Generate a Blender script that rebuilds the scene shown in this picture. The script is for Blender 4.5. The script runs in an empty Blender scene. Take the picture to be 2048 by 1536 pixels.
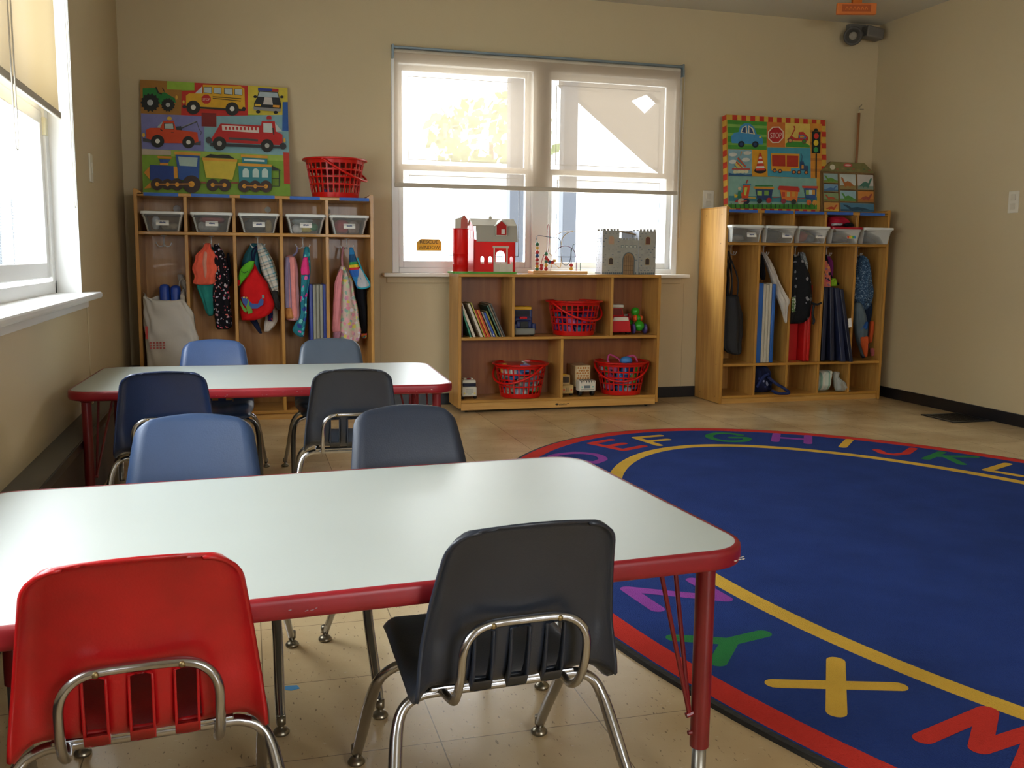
import bpy, bmesh, math, random
from mathutils import Vector, Matrix
random.seed(7)
SC = bpy.context.scene
COL = SC.collection
PI = math.pi
R = math.radians

# ------------------------------------------------------------ camera, sky, light, exposure
def setup_view():
    yaw, pitch, roll, h = 0.2733, 0.1329, 0.0101, 0.9405
    f = Vector((math.sin(yaw) * math.cos(pitch), math.cos(yaw) * math.cos(pitch), -math.sin(pitch)))
    r = Vector((math.cos(yaw), -math.sin(yaw), 0)); u = r.cross(f)
    r2 = r * math.cos(roll) + u * math.sin(roll); u2 = -r * math.sin(roll) + u * math.cos(roll)
    cd = bpy.data.cameras.new('camera'); cam = bpy.data.objects.new('camera', cd); COL.objects.link(cam)
    M = Matrix((( r2.x, u2.x, -f.x, 0), (r2.y, u2.y, -f.y, 0), (r2.z, u2.z, -f.z, h), (0, 0, 0, 1)))
    cam.matrix_world = M
    cd.sensor_width = 36; cd.lens = 36 * 1894.65 / 2048; cd.clip_start = 0.02; cd.clip_end = 200
    SC.camera = cam
    w = bpy.data.worlds.new('sky'); SC.world = w; w.use_nodes = True
    nt = w.node_tree; bg = nt.nodes['Background']
    tc = nt.nodes.new('ShaderNodeTexCoord'); sp = nt.nodes.new('ShaderNodeSeparateXYZ')
    rp = nt.nodes.new('ShaderNodeValToRGB')
    nt.links.new(tc.outputs['Generated'], sp.inputs[0]); nt.links.new(sp.outputs['Z'], rp.inputs['Fac'])
    rp.color_ramp.elements[0].position = 0.0; rp.color_ramp.elements[0].color = (0.63, 0.65, 0.66, 1)
    rp.color_ramp.elements[1].position = 0.35; rp.color_ramp.elements[1].color = (0.90, 0.95, 1.0, 1)
    nt.links.new(rp.outputs['Color'], bg.inputs['Color'])
    bg.inputs['Strength'].default_value = 9.0
    SC.view_settings.view_transform = 'Standard'; SC.view_settings.look = 'None'
    SC.view_settings.exposure = 0.97; SC.view_settings.gamma = 1.0
    SC.view_settings.use_curve_mapping = False
def portal(name, loc, rot, sx, sy):
    l = bpy.data.lights.new(name, 'AREA'); l.shape = 'RECTANGLE'; l.size = sx; l.size_y = sy
    l.cycles.is_portal = True
    o = bpy.data.objects.new(name, l); COL.objects.link(o); o.location = loc; o.rotation_euler = rot
    return o
setup_view()
YB, XL, XR, YF, ZC = 5.91, -0.66, 4.28, -3.2, 2.56       # back wall, left, right, wall behind the camera, ceiling
portal('daylight_back_window', (1.84, 6.12, 1.5), (R(-90), 0, 0), 1.95, 1.35)      # faces -Y
portal('daylight_left_window', (-0.85, 2.39, 1.6), (0, R(-90), 0), 1.75, 4.0)        # faces +X
portal('fill_light_front_opening', (1.9, -3.42, 1.5), (R(90), 0, 0), 1.9, 1.3)        # faces +Y; unseen opening added behind the camera for fill light

# ------------------------------------------------------------ materials
def lin(c):
    if isinstance(c, str):
        c = tuple(int(c[i:i + 2], 16) / 255 for i in (0, 2, 4))
    return tuple((x / 12.92 if x <= 0.04045 else ((x + 0.055) / 1.055) ** 2.4) for x in c[:3])
MATS = {}
def mat(name, col, rough=0.6, metal=0.0, bump=0.0, bscale=60, coat=0.0, var=0.0, vscale=6, spec=0.5, trans=0.0):
    if name in MATS: return MATS[name]
    m = bpy.data.materials.new(name); m.use_nodes = True; nt = m.node_tree; N = nt.nodes; b = N['Principled BSDF']
    c = lin(col)
    b.inputs['Base Color'].default_value = (*c, 1); b.inputs['Roughness'].default_value = rough
    b.inputs['Metallic'].default_value = metal; b.inputs['Coat Weight'].default_value = coat
    b.inputs['Specular IOR Level'].default_value = spec
    tc = N.new('ShaderNodeTexCoord')
    if var > 0:
        n = N.new('ShaderNodeTexNoise'); n.inputs['Scale'].default_value = vscale; n.inputs['Detail'].default_value = 5
        nt.links.new(tc.outputs['Object'], n.inputs['Vector'])
        rp = N.new('ShaderNodeValToRGB')
        rp.color_ramp.elements[0].position = 0.3; rp.color_ramp.elements[0].color = (*[x * (1 - var) for x in c], 1)
        rp.color_ramp.elements[1].position = 0.7; rp.color_ramp.elements[1].color = (*[min(1, x * (1 + var)) for x in c], 1)
        nt.links.new(n.outputs['Fac'], rp.inputs['Fac']); nt.links.new(rp.outputs['Color'], b.inputs['Base Color'])
    if bump > 0:
        n = N.new('ShaderNodeTexNoise'); n.inputs['Scale'].default_value = bscale; n.inputs['Detail'].default_value = 4
        nt.links.new(tc.outputs['Object'], n.inputs['Vector'])
        bp = N.new('ShaderNodeBump'); bp.inputs['Strength'].default_value = bump; bp.inputs['Distance'].default_value = 0.01
        nt.links.new(n.outputs['Fac'], bp.inputs['Height']); nt.links.new(bp.outputs['Normal'], b.inputs['Normal'])
    if trans > 0:
        t = N.new('ShaderNodeBsdfTranslucent'); t.inputs['Color'].default_value = (*c, 1)
        mx = N.new('ShaderNodeMixShader'); mx.inputs[0].default_value = trans
        nt.links.new(b.outputs[0], mx.inputs[1]); nt.links.new(t.outputs[0], mx.inputs[2])
        nt.links.new(mx.outputs[0], N['Material Output'].inputs['Surface'])
    MATS[name] = m
    return m
def paint_mat(name='printed_colours', rough=0.6):
    """flat printed / painted artwork: each little shape carries its own ink colour"""
    if name in MATS: return MATS[name]
    m = bpy.data.materials.new(name); m.use_nodes = True; nt = m.node_tree; b = nt.nodes['Principled BSDF']
    a = nt.nodes.new('ShaderNodeAttribute'); a.attribute_name = 'Ink'
    n = nt.nodes.new('ShaderNodeTexNoise'); n.inputs['Scale'].default_value = 25; n.inputs['Detail'].default_value = 3
    tc = nt.nodes.new('ShaderNodeTexCoord'); nt.links.new(tc.outputs['Object'], n.inputs['Vector'])
    mr = nt.nodes.new('ShaderNodeMapRange'); mr.inputs['To Min'].default_value = 0.82; mr.inputs['To Max'].default_value = 1.15
    nt.links.new(n.outputs['Fac'], mr.inputs['Value'])
    vm = nt.nodes.new('ShaderNodeVectorMath'); vm.operation = 'SCALE'
    nt.links.new(a.outputs['Color'], vm.inputs[0]); nt.links.new(mr.outputs[0], vm.inputs['Scale'])
    nt.links.new(vm.outputs[0], b.inputs['Base Color']); b.inputs['Roughness'].default_value = rough
    MATS[name] = m
    return m
def spots(name, base, cols, scale=60, thr=0.35, rough=0.85, base2=None, bump=0.3):
    """cloth print: scattered coloured spots on a base colour"""
    if name in MATS: return MATS[name]
    m = bpy.data.materials.new(name); m.use_nodes = True; nt = m.node_tree; N = nt.nodes; b = N['Principled BSDF']
    b.inputs['Roughness'].default_value = rough; b.inputs['Specular IOR Level'].default_value = 0.2
    tc = N.new('ShaderNodeTexCoord'); no = N.new('ShaderNodeTexNoise'); no.inputs['Scale'].default_value = scale * 0.7
    nt.links.new(tc.outputs['Object'], no.inputs['Vector'])
    mxv = N.new('ShaderNodeMix'); mxv.data_type = 'VECTOR'; mxv.inputs[0].default_value = 0.03
    nt.links.new(tc.outputs['Object'], mxv.inputs[4]); nt.links.new(no.outputs['Color'], mxv.inputs[5])
    v = N.new('ShaderNodeTexVoronoi'); v.inputs['Scale'].default_value = scale
    nt.links.new(mxv.outputs[1], v.inputs['Vector'])
    rp = N.new('ShaderNodeValToRGB'); rp.color_ramp.interpolation = 'CONSTANT'
    sep = N.new('ShaderNodeSeparateColor'); nt.links.new(v.outputs['Color'], sep.inputs[0]); nt.links.new(sep.outputs[0], rp.inputs['Fac'])
    e = rp.color_ramp.elements
    for i, c in enumerate(cols):
        q = e[i] if i < 2 else e.new(i / len(cols))
        q.position = i / len(cols); q.color = (*lin(c), 1)
    if len(cols) == 1: e[1].color = (*lin(cols[0]), 1)
    lt = N.new('ShaderNodeMath'); lt.operation = 'LESS_THAN'; lt.inputs[1].default_value = thr
    nt.links.new(v.outputs['Distance'], lt.inputs[0])
    mx = N.new('ShaderNodeMix'); mx.data_type = 'RGBA'
    nt.links.new(lt.outputs[0], mx.inputs[0]); mx.inputs[6].default_value = (*lin(base), 1)
    nt.links.new(rp.outputs['Color'], mx.inputs[7]); nt.links.new(mx.outputs[2], b.inputs['Base Color'])
    n2 = N.new('ShaderNodeTexNoise'); n2.inputs['Scale'].default_value = 25; n2.inputs['Detail'].default_value = 4
    nt.links.new(tc.outputs['Object'], n2.inputs['Vector'])
    bp = N.new('ShaderNodeBump'); bp.inputs['Strength'].default_value = bump; bp.inputs['Distance'].default_value = 0.02
    nt.links.new(n2.outputs['Fac'], bp.inputs['Height']); nt.links.new(bp.outputs['Normal'], b.inputs['Normal'])
    MATS[name] = m
    return m
def bands(name, cols, period, axis='Z', rough=0.85, tilt=0.0, cross=None, bump=0.25):
    """striped or plaid cloth"""
    if name in MATS: return MATS[name]
    m = bpy.data.materials.new(name); m.use_nodes = True; nt = m.node_tree; N = nt.nodes; b = N['Principled BSDF']
    b.inputs['Roughness'].default_value = rough; b.inputs['Specular IOR Level'].default_value = 0.2
    tc = N.new('ShaderNodeTexCoord'); mp = N.new('ShaderNodeMapping'); mp.inputs['Rotation'].default_value = (0, tilt, 0)
    nt.links.new(tc.outputs['Object'], mp.inputs['Vector'])
    sp = N.new('ShaderNodeSeparateXYZ'); nt.links.new(mp.outputs[0], sp.inputs[0])
    def ramp(ax, cs, per):
        d = N.new('ShaderNodeMath'); d.operation = 'DIVIDE'; d.inputs[1].default_value = per; nt.links.new(sp.outputs[ax], d.inputs[0])
        fr = N.new('ShaderNodeMath'); fr.operation = 'FRACT'; nt.links.new(d.outputs[0], fr.inputs[0])
        rp = N.new('ShaderNodeValToRGB'); rp.color_ramp.interpolation = 'CONSTANT'; e = rp.color_ramp.elements
        for i, (p, c) in enumerate(cs):
            q = e[i] if i < 2 else e.new(p)
            q.position = p; q.color = (*lin(c), 1)
        nt.links.new(fr.outputs[0], rp.inputs['Fac'])
        return rp.outputs['Color']
    c1 = ramp(axis, cols, period)
    if cross:
        c2 = ramp('X' if axis == 'Z' else 'Z', cross, period)
        mx = N.new('ShaderNodeMix'); mx.data_type = 'RGBA'; mx.inputs[0].default_value = 0.45
        nt.links.new(c1, mx.inputs[6]); nt.links.new(c2, mx.inputs[7]); c1 = mx.outputs[2]
    nt.links.new(c1, b.inputs['Base Color'])
    n2 = N.new('ShaderNodeTexNoise'); n2.inputs['Scale'].default_value = 25; nt.links.new(tc.outputs['Object'], n2.inputs['Vector'])
    bp = N.new('ShaderNodeBump'); bp.inputs['Strength'].default_value = bump; bp.inputs['Distance'].default_value = 0.02
    nt.links.new(n2.outputs['Fac'], bp.inputs['Height']); nt.links.new(bp.outputs['Normal'], b.inputs['Normal'])
    MATS[name] = m
    return m
def cloth(name, col, bump=0.5, rough=0.85):
    return mat(name, col, rough, bump=bump, bscale=22, var=0.12, vscale=18, spec=0.2)
def clear_mat(name, tint, opac=0.2, rough=0.15, milky=None):
    """thin clear sheet: mostly see-through, glossy, a little milky"""
    if name in MATS: return MATS[name]
    m = bpy.data.materials.new(name); m.use_nodes = True; nt = m.node_tree; N = nt.nodes; b = N['Principled BSDF']
    b.inputs['Base Color'].default_value = (*lin(tint), 1); b.inputs['Roughness'].default_value = rough
    t = N.new('ShaderNodeBsdfTransparent'); t.inputs['Color'].default_value = (0.97, 0.97, 0.97, 1)
    fr = N.new('ShaderNodeFresnel'); fr.inputs['IOR'].default_value = 1.35
    ad = N.new('ShaderNodeMath'); ad.operation = 'ADD'; ad.use_clamp = True; ad.inputs[1].default_value = opac
    nt.links.new(fr.outputs[0], ad.inputs[0])
    mx = N.new('ShaderNodeMixShader'); nt.links.new(ad.outputs[0], mx.inputs[0])
    nt.links.new(t.outputs[0], mx.inputs[1]); nt.links.new(b.outputs[0], mx.inputs[2])
    nt.links.new(mx.outputs[0], N['Material Output'].inputs['Surface'])
    MATS[name] = m
    return m
def pane_quad(mb, pts):
    mb.add(pts, [(0, 1, 2, 3)]); return mb
def glass_mat():
    if 'window_glass' in MATS: return MATS['window_glass']
    m = bpy.data.materials.new('window_glass'); m.use_nodes = True; nt = m.node_tree; N = nt.nodes; N.remove(N['Principled BSDF'])
    t = N.new('ShaderNodeBsdfTransparent'); t.inputs['Color'].default_value = (0.94, 0.96, 0.96, 1)
    g = N.new('ShaderNodeBsdfGlossy'); g.inputs['Roughness'].default_value = 0.02
    fr = N.new('ShaderNodeFresnel'); fr.inputs['IOR'].default_value = 1.45
    mx = N.new('ShaderNodeMixShader'); nt.links.new(fr.outputs[0], mx.inputs[0])
    nt.links.new(t.outputs[0], mx.inputs[1]); nt.links.new(g.outputs[0], mx.inputs[2])
    nt.links.new(mx.outputs[0], N['Material Output'].inputs['Surface'])
    MATS['window_glass'] = m
    return m
def shade_mat(name, col, open_, transl):
    """woven roller-shade fabric: open weave lets part of the light straight through"""
    if name in MATS: return MATS[name]
    m = bpy.data.materials.new(name); m.use_nodes = True; nt = m.node_tree; N = nt.nodes; N.remove(N['Principled BSDF'])
    c = (*lin(col), 1)
    d = N.new('ShaderNodeBsdfDiffuse'); d.inputs['Color'].default_value = c
    tl = N.new('ShaderNodeBsdfTranslucent'); tl.inputs['Color'].default_value = c
    tp = N.new('ShaderNodeBsdfTransparent'); tp.inputs['Color'].default_value = (1, 0.97, 0.92, 1)
    a = N.new('ShaderNodeMixShader'); a.inputs[0].default_value = transl
    nt.links.new(d.outputs[0], a.inputs[1]); nt.links.new(tl.outputs[0], a.inputs[2])
    b = N.new('ShaderNodeMixShader'); b.inputs[0].default_value = open_
    nt.links.new(a.outputs[0], b.inputs[1]); nt.links.new(tp.outputs[0], b.inputs[2])
    nt.links.new(b.outputs[0], N['Material Output'].inputs['Surface'])
    MATS[name] = m
    return m
def wood_mat(name, c1, c2, rough=0.38, scale=3.0, axis='Z', coat=0.15):
    if name in MATS: return MATS[name]
    m = bpy.data.materials.new(name); m.use_nodes = True; nt = m.node_tree; N = nt.nodes; b = N['Principled BSDF']
    tc = N.new('ShaderNodeTexCoord'); mp = N.new('ShaderNodeMapping')
    s = {'Z': (scale * 6, scale * 6, scale * 0.5), 'X': (scale * 0.5, scale * 6, scale * 6)}[axis]
    mp.inputs['Scale'].default_value = s; nt.links.new(tc.outputs['Object'], mp.inputs['Vector'])
    n = N.new('ShaderNodeTexNoise'); n.inputs['Scale'].default_value = 1.6; n.inputs['Detail'].default_value = 8; n.inputs['Distortion'].default_value = 0.8
    nt.links.new(mp.outputs[0], n.inputs['Vector'])
    rp = N.new('ShaderNodeValToRGB'); rp.color_ramp.elements[0].position = 0.35; rp.color_ramp.elements[0].color = (*lin(c1), 1)
    rp.color_ramp.elements[1].position = 0.68; rp.color_ramp.elements[1].color = (*lin(c2), 1)
    nt.links.new(n.outputs['Fac'], rp.inputs['Fac']); nt.links.new(rp.outputs['Color'], b.inputs['Base Color'])
    b.inputs['Roughness'].default_value = rough; b.inputs['Coat Weight'].default_value = coat
    MATS[name] = m
    return m

# ------------------------------------------------------------ mesh builder
def catmull(pts, n=6, closed=False):
    P = [Vector(p) for p in pts]; out = []; L = len(P)
    rng = range(L) if closed else range(L - 1)
    for i in rng:
        if closed: a, b, c, d = P[(i - 1) % L], P[i], P[(i + 1) % L], P[(i + 2) % L]
        else: a, b, c, d = P[max(i - 1, 0)], P[i], P[i + 1], P[min(i + 2, L - 1)]
        for k in range(n):
            t = k / n; t2 = t * t; t3 = t2 * t
            out.append(0.5 * ((2 * b) + (-a + c) * t + (2 * a - 5 * b + 4 * c - d) * t2 + (-a + 3 * b - 3 * c + d) * t3))
    if not closed: out.append(P[-1])
    return out
class MB:
    def __init__(s): s.v = []; s.f = []; s.mi = []; s.col = []; s.sm = []; s.cur = 0; s.ink = (0.5, 0.5, 0.5); s.smooth = False; s.used_ink = False
    def face(s, idx): s.f.append(tuple(idx)); s.mi.append(s.cur); s.col.append(s.ink); s.sm.append(s.smooth)
    def add(s, vs, fs):
        o = len(s.v); s.v += [tuple(x) for x in vs]
        for f in fs: s.face([o + i for i in f])
    def box(s, x0, y0, z0, x1, y1, z1, rot=None, piv=None):
        vs = [Vector((x, y, z)) for z in (z0, z1) for y in (y0, y1) for x in (x0, x1)]
        if rot is not None:
            pv = Vector(piv) if piv else Vector(((x0 + x1) / 2, (y0 + y1) / 2, (z0 + z1) / 2))
            vs = [rot @ (v - pv) + pv for v in vs]
        s.add(vs, [(0, 2, 3, 1), (4, 5, 7, 6), (0, 1, 5, 4), (2, 6, 7, 3), (0, 4, 6, 2), (1, 3, 7, 5)])
        return s
    def rbox(s, x0, y0, z0, x1, y1, z1, b=0.005, rot=None, piv=None):
        bm = bmesh.new(); bmesh.ops.create_cube(bm, size=1)
        c = Vector(((x0 + x1) / 2, (y0 + y1) / 2, (z0 + z1) / 2))
        for v in bm.verts: v.co = Vector((v.co.x * (x1 - x0), v.co.y * (y1 - y0), v.co.z * (z1 - z0)))
        bmesh.ops.bevel(bm, geom=list(bm.edges), offset=b, segments=2, affect='EDGES', profile=0.5)
        vs = [v.co.copy() for v in bm.verts]
        pv = (Vector(piv) - c) if piv else Vector((0, 0, 0))
        if rot is not None: vs = [rot @ (v - pv) + pv for v in vs]
        s.add([v + c for v in vs], [[q.index for q in f.verts] for f in bm.faces]); bm.free()
        return s
    def tube(s, pts, r, n=8, closed=False, caps=True):
        P = [Vector(p) for p in pts]; L = len(P); rs = r if isinstance(r, (list, tuple)) else [r] * L
        base = len(s.v); up = None; fr = []
        for i in range(L):
            if closed: t = P[(i + 1) % L] - P[i - 1]
            else: t = P[min(i + 1, L - 1)] - P[max(i - 1, 0)]
            t.normalize()
            if up is None:
                up = Vector((0, 0, 1)) if abs(t.z) < 0.9 else Vector((1, 0, 0))
            up = (up - t * up.dot(t)).normalized(); sd = t.cross(up)
            for k in range(n):
                a = 2 * PI * k / n
                s.v.append(tuple(P[i] + (up * math.cos(a) + sd * math.sin(a)) * rs[i]))
        for i in range(L if closed else L - 1):
            for k in range(n):
                a = base + i * n + k; b = base + i * n + (k + 1) % n; c = base + ((i + 1) % L) * n + (k + 1) % n; d = base + ((i + 1) % L) * n + k
                s.face((a, b, c, d))
        if caps and not closed:
            s.face([base + k for k in range(n)][::-1]); s.face([base + (L - 1) * n + k for k in range(n)])
        return s
    def lathe(s, prof, c=(0, 0, 0), n=24, axis='Z', sx=1, sy=1, M=None):
        base = len(s.v); c = Vector(c)
        for (r, z) in prof:
            for k in range(n):
                a = 2 * PI * k / n; p = Vector((r * math.cos(a) * sx, r * math.sin(a) * sy, z))
                if axis == 'Y': p = Vector((p.x, p.z, p.y))
                if axis == 'X': p = Vector((p.z, p.x, p.y))
                if M is not None: p = M @ p
                s.v.append(tuple(p + c))
        for i in range(len(prof) - 1):
            for k in range(n):
                s.face((base + i * n + k, base + i * n + (k + 1) % n, base + (i + 1) * n + (k + 1) % n, base + (i + 1) * n + k))
        if prof[0][0] > 1e-5: s.face([base + k for k in range(n)][::-1])
        if prof[-1][0] > 1e-5: s.face([base + (len(prof) - 1) * n + k for k in range(n)])
        return s
    def ball(s, c, r, n=14, sx=1, sy=1, sz=1):
        m = n // 2 + 1
        prof = [(max(1e-6, r * math.sin(PI * i / m)), -r * math.cos(PI * i / m) * sz) for i in range(m + 1)]
        return s.lathe(prof, c, n, sx=sx, sy=sy)
    def prism(s, poly, d0, d1, plane='XZ'):
        """polygon (counter-clockwise) extruded between d0 and d1"""
        n = len(poly)
        if plane == 'XZ': vs = [(x, d0, z) for x, z in poly] + [(x, d1, z) for x, z in poly]
        elif plane == 'YZ': vs = [(d0, y, z) for y, z in poly] + [(d1, y, z) for y, z in poly]
        else: vs = [(x, y, d0) for x, y in poly] + [(x, y, d1) for x, y in poly]
        fs = [tuple(range(n))[::-1], tuple(range(n, 2 * n))] + [(i, (i + 1) % n, n + (i + 1) % n, n + i) for i in range(n)]
        s.add(vs, fs); return s
    def build(s, name, mats, parent=None, smooth=None, world=False, bev=0, fix=True, weld=False):
        me = bpy.data.meshes.new(name); vs = s.v
        if world and parent is not None:
            inv = root_matrix(parent).inverted(); vs = [tuple(inv @ Vector(v)) for v in vs]
        me.from_pydata(vs, [], s.f)
        if not isinstance(mats, (list, tuple)): mats = [mats]
        for m in mats: me.materials.append(m)
        for i, p in enumerate(me.polygons):
            p.material_index = s.mi[i]; p.use_smooth = s.sm[i] if smooth is None else smooth
        if s.used_ink:
            ca = me.color_attributes.new('Ink', 'FLOAT_COLOR', 'CORNER')
            for i, p in enumerate(me.polygons):
                for li in p.loop_indices: ca.data[li].color = (*s.col[i], 1)
        if fix:
            bm = bmesh.new(); bm.from_mesh(me)
            if weld: bmesh.ops.remove_doubles(bm, verts=bm.verts, dist=1e-5)
            bmesh.ops.recalc_face_normals(bm, faces=bm.faces); bm.to_mesh(me); bm.free()
        o = bpy.data.objects.new(name, me); COL.objects.link(o)
        if parent is not None: o.parent = parent
        if bev:
            b = o.modifiers.new('bevel', 'BEVEL'); b.width = bev; b.segments = 2; b.limit_method = 'ANGLE'
        return o
def root_matrix(o):
    M = Matrix.Identity(4)
    while o is not None:
        M = Matrix.LocRotScale(o.location, o.rotation_euler, o.scale) @ M; o = o.parent
    return M
def autosmooth(o, ang=35):
    me = o.data
    for p in me.polygons: p.use_smooth = True
    bm = bmesh.new(); bm.from_mesh(me)
    for e in bm.edges:
        if len(e.link_faces) == 2 and e.calc_face_angle(0) > R(ang): e.smooth = False
    bm.to_mesh(me); bm.free()
    return o
def tag(o, label=None, cat=None, group=None, kind=None):
    if label: o['label'] = label
    if cat: o['category'] = cat
    if group: o['group'] = group
    if kind: o['kind'] = kind
    return o
def thing(name, label, cat, loc=(0, 0, 0), rz=0, group=None):
    o = bpy.data.objects.new(name, None); COL.objects.link(o); o.empty_display_size = 0.05
    o.location = loc; o.rotation_euler = (0, 0, rz)
    return tag(o, label, cat, group)
def dup(root, loc, rz=0, label=None, group=None):
    def cp(o, par):
        c = o.copy(); COL.objects.link(c); c.parent = par
        for ch in KIDS.get(o.name, []): cp(ch, c)
        return c
    r = cp(root, None); r.location = loc; r.rotation_euler = (0, 0, rz)
    if label: r['label'] = label
    if group: r['group'] = group
    return r
KIDS = {}
def index_kids():
    KIDS.clear()
    for o in bpy.data.objects:
        if o.parent: KIDS.setdefault(o.parent.name, []).append(o)
def struct(o): o['kind'] = 'structure'; return o

# flat artwork drawn on a plane (prints, signs, labels)
class Pic:
    def __init__(s, mb, P0, ux, uy, mapf=None, step=0.00012, start=0.0004):
        s.mb = mb; s.P0 = Vector(P0); s.ux = Vector(ux); s.uy = Vector(uy); s.n = s.ux.cross(s.uy).normalized()
        s.k = start; s.step = step; s.map = mapf or (lambda x, y: (x, y)); mb.used_ink = True
    def poly(s, pts, col, raw=False):
        s.k += s.step; s.mb.ink = lin(col)
        q = [(p if raw else s.map(*p)) for p in pts]
        vs = [s.P0 + s.ux * a + s.uy * b + s.n * s.k for a, b in q]
        o = len(s.mb.v); s.mb.v += [tuple(v) for v in vs]; s.mb.face(range(o, o + len(vs)))
    def rect(s, x0, y0, x1, y1, col): s.poly([(x0, y0), (x1, y0), (x1, y1), (x0, y1)], col)
    def ell(s, cx, cy, rx, ry, col, n=20, a0=0, a1=2 * PI):
        s.poly([(cx + rx * math.cos(a0 + (a1 - a0) * i / n), cy + ry * math.sin(a0 + (a1 - a0) * i / n)) for i in range(n + (0 if a1 - a0 > 6.28 else 1))], col)
    def line(s, pts, w, col):
        for (x0, y0), (x1, y1) in zip(pts, pts[1:]):
            L = math.hypot(x1 - x0, y1 - y0) or 1; nx, ny = -(y1 - y0) / L * w / 2, (x1 - x0) / L * w / 2
            s.poly([(x0 + nx, y0 + ny), (x0 - nx, y0 - ny), (x1 - nx, y1 - ny), (x1 + nx, y1 + ny)], col)
    def text(s, txt, x, y, h, col, wscale=1.0, flip=-1):
        """characters; x,y = lower left in picture units, flip=-1 when picture y runs downwards"""
        s.k += s.step; s.mb.ink = lin(col)
        for poly in glyphs(txt):
            q = [s.map(x + a * h * wscale, y + flip * b * h) for a, b in poly]
            o = len(s.mb.v)
            s.mb.v += [tuple(s.P0 + s.ux * a + s.uy * b + s.n * s.k) for a, b in q]; s.mb.face(range(o, o + len(q)))
GL = {}
def glyphs(txt):
    if txt in GL: return GL[txt]
    cu = bpy.data.curves.new('tmp', 'FONT'); cu.body = txt; cu.size = 1.0; cu.resolution_u = 3
    o = bpy.data.objects.new('tmp', cu); COL.objects.link(o)
    dg = bpy.context.evaluated_depsgraph_get(); me = bpy.data.meshes.new_from_object(o.evaluated_get(dg))
    res = [[(me.vertices[i].co.x, me.vertices[i].co.y) for i in p.vertices] for p in me.polygons]
    bpy.data.objects.remove(o); bpy.data.curves.remove(cu); bpy.data.meshes.remove(me)
    GL[txt] = res
    return res
def text_w(t): return max(a for p in glyphs(t) for a, b in p)

# hanging / slumped cloth: rows of (z, left x, right x) at depth Y
def drape(mb, rows, Y, d, seed=0, ripple=0.16, k=6, n=40, m=28, edge=0.0, ek=9, taper=True, yl=0.0):
    rnd = random.Random(seed); ph = rnd.uniform(0, 6); dr = rnd.uniform(-3, 3)
    P = catmull([(z, a, b) for z, a, b in rows], 5); sm0 = mb.smooth; mb.smooth = True
    zt, zb = P[0].x, P[-1].x; N = max(m, 12)
    # resample along height
    cum = [0]
    for i in range(1, len(P)): cum.append(cum[-1] + (P[i] - P[i - 1]).length)
    Q = []
    for j in range(N + 1):
        t = cum[-1] * j / N; i = 1
        while i < len(P) - 1 and cum[i] < t: i += 1
        u = (t - cum[i - 1]) / max(1e-9, cum[i] - cum[i - 1]); Q.append(P[i - 1].lerp(P[i], u))
    base = len(mb.v)
    for j, q in enumerate(Q):
        t = j / N; xc = (q.y + q.z) / 2; hw = max(0.004, abs(q.z - q.y) / 2)
        prof = min(1, math.sin(PI * min(1, max(0.0, t * 0.9 + 0.1))) ** 0.5 + 0.15) if taper else 1
        dd = min(d * prof, max(hw * 1.4, 0.006)); 
        if edge: hw *= 1 + edge * math.sin(t * ek * PI * 2 + ph)
        if j in (0, N): hw *= 0.75; dd *= 0.5
        for i in range(n):
            a = 2 * PI * i / n; ca, sa = math.cos(a), math.sin(a)
            x = math.copysign(abs(ca) ** 0.75, ca) * hw; y = math.copysign(abs(sa) ** 0.8, sa) * dd
            rp = 1 + ripple * math.sin(k * a + ph + dr * t * 2) + ripple * 0.5 * math.sin((k * 2 + 1) * a - dr * t * 5 + ph * 2)
            y *= rp; x *= 1 + 0.03 * math.sin(7 * t * PI + ph + a)
            mb.v.append((xc + x, Y + yl * t + y, q.x))
    for j in range(N):
        for i in range(n):
            mb.face((base + j * n + i, base + j * n + (i + 1) % n, base + (j + 1) * n + (i + 1) % n, base + (j + 1) * n + i))
    mb.face([base + i for i in range(n)]); mb.face([base + N * n + i for i in range(n)][::-1])
    mb.smooth = sm0
    return mb

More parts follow.
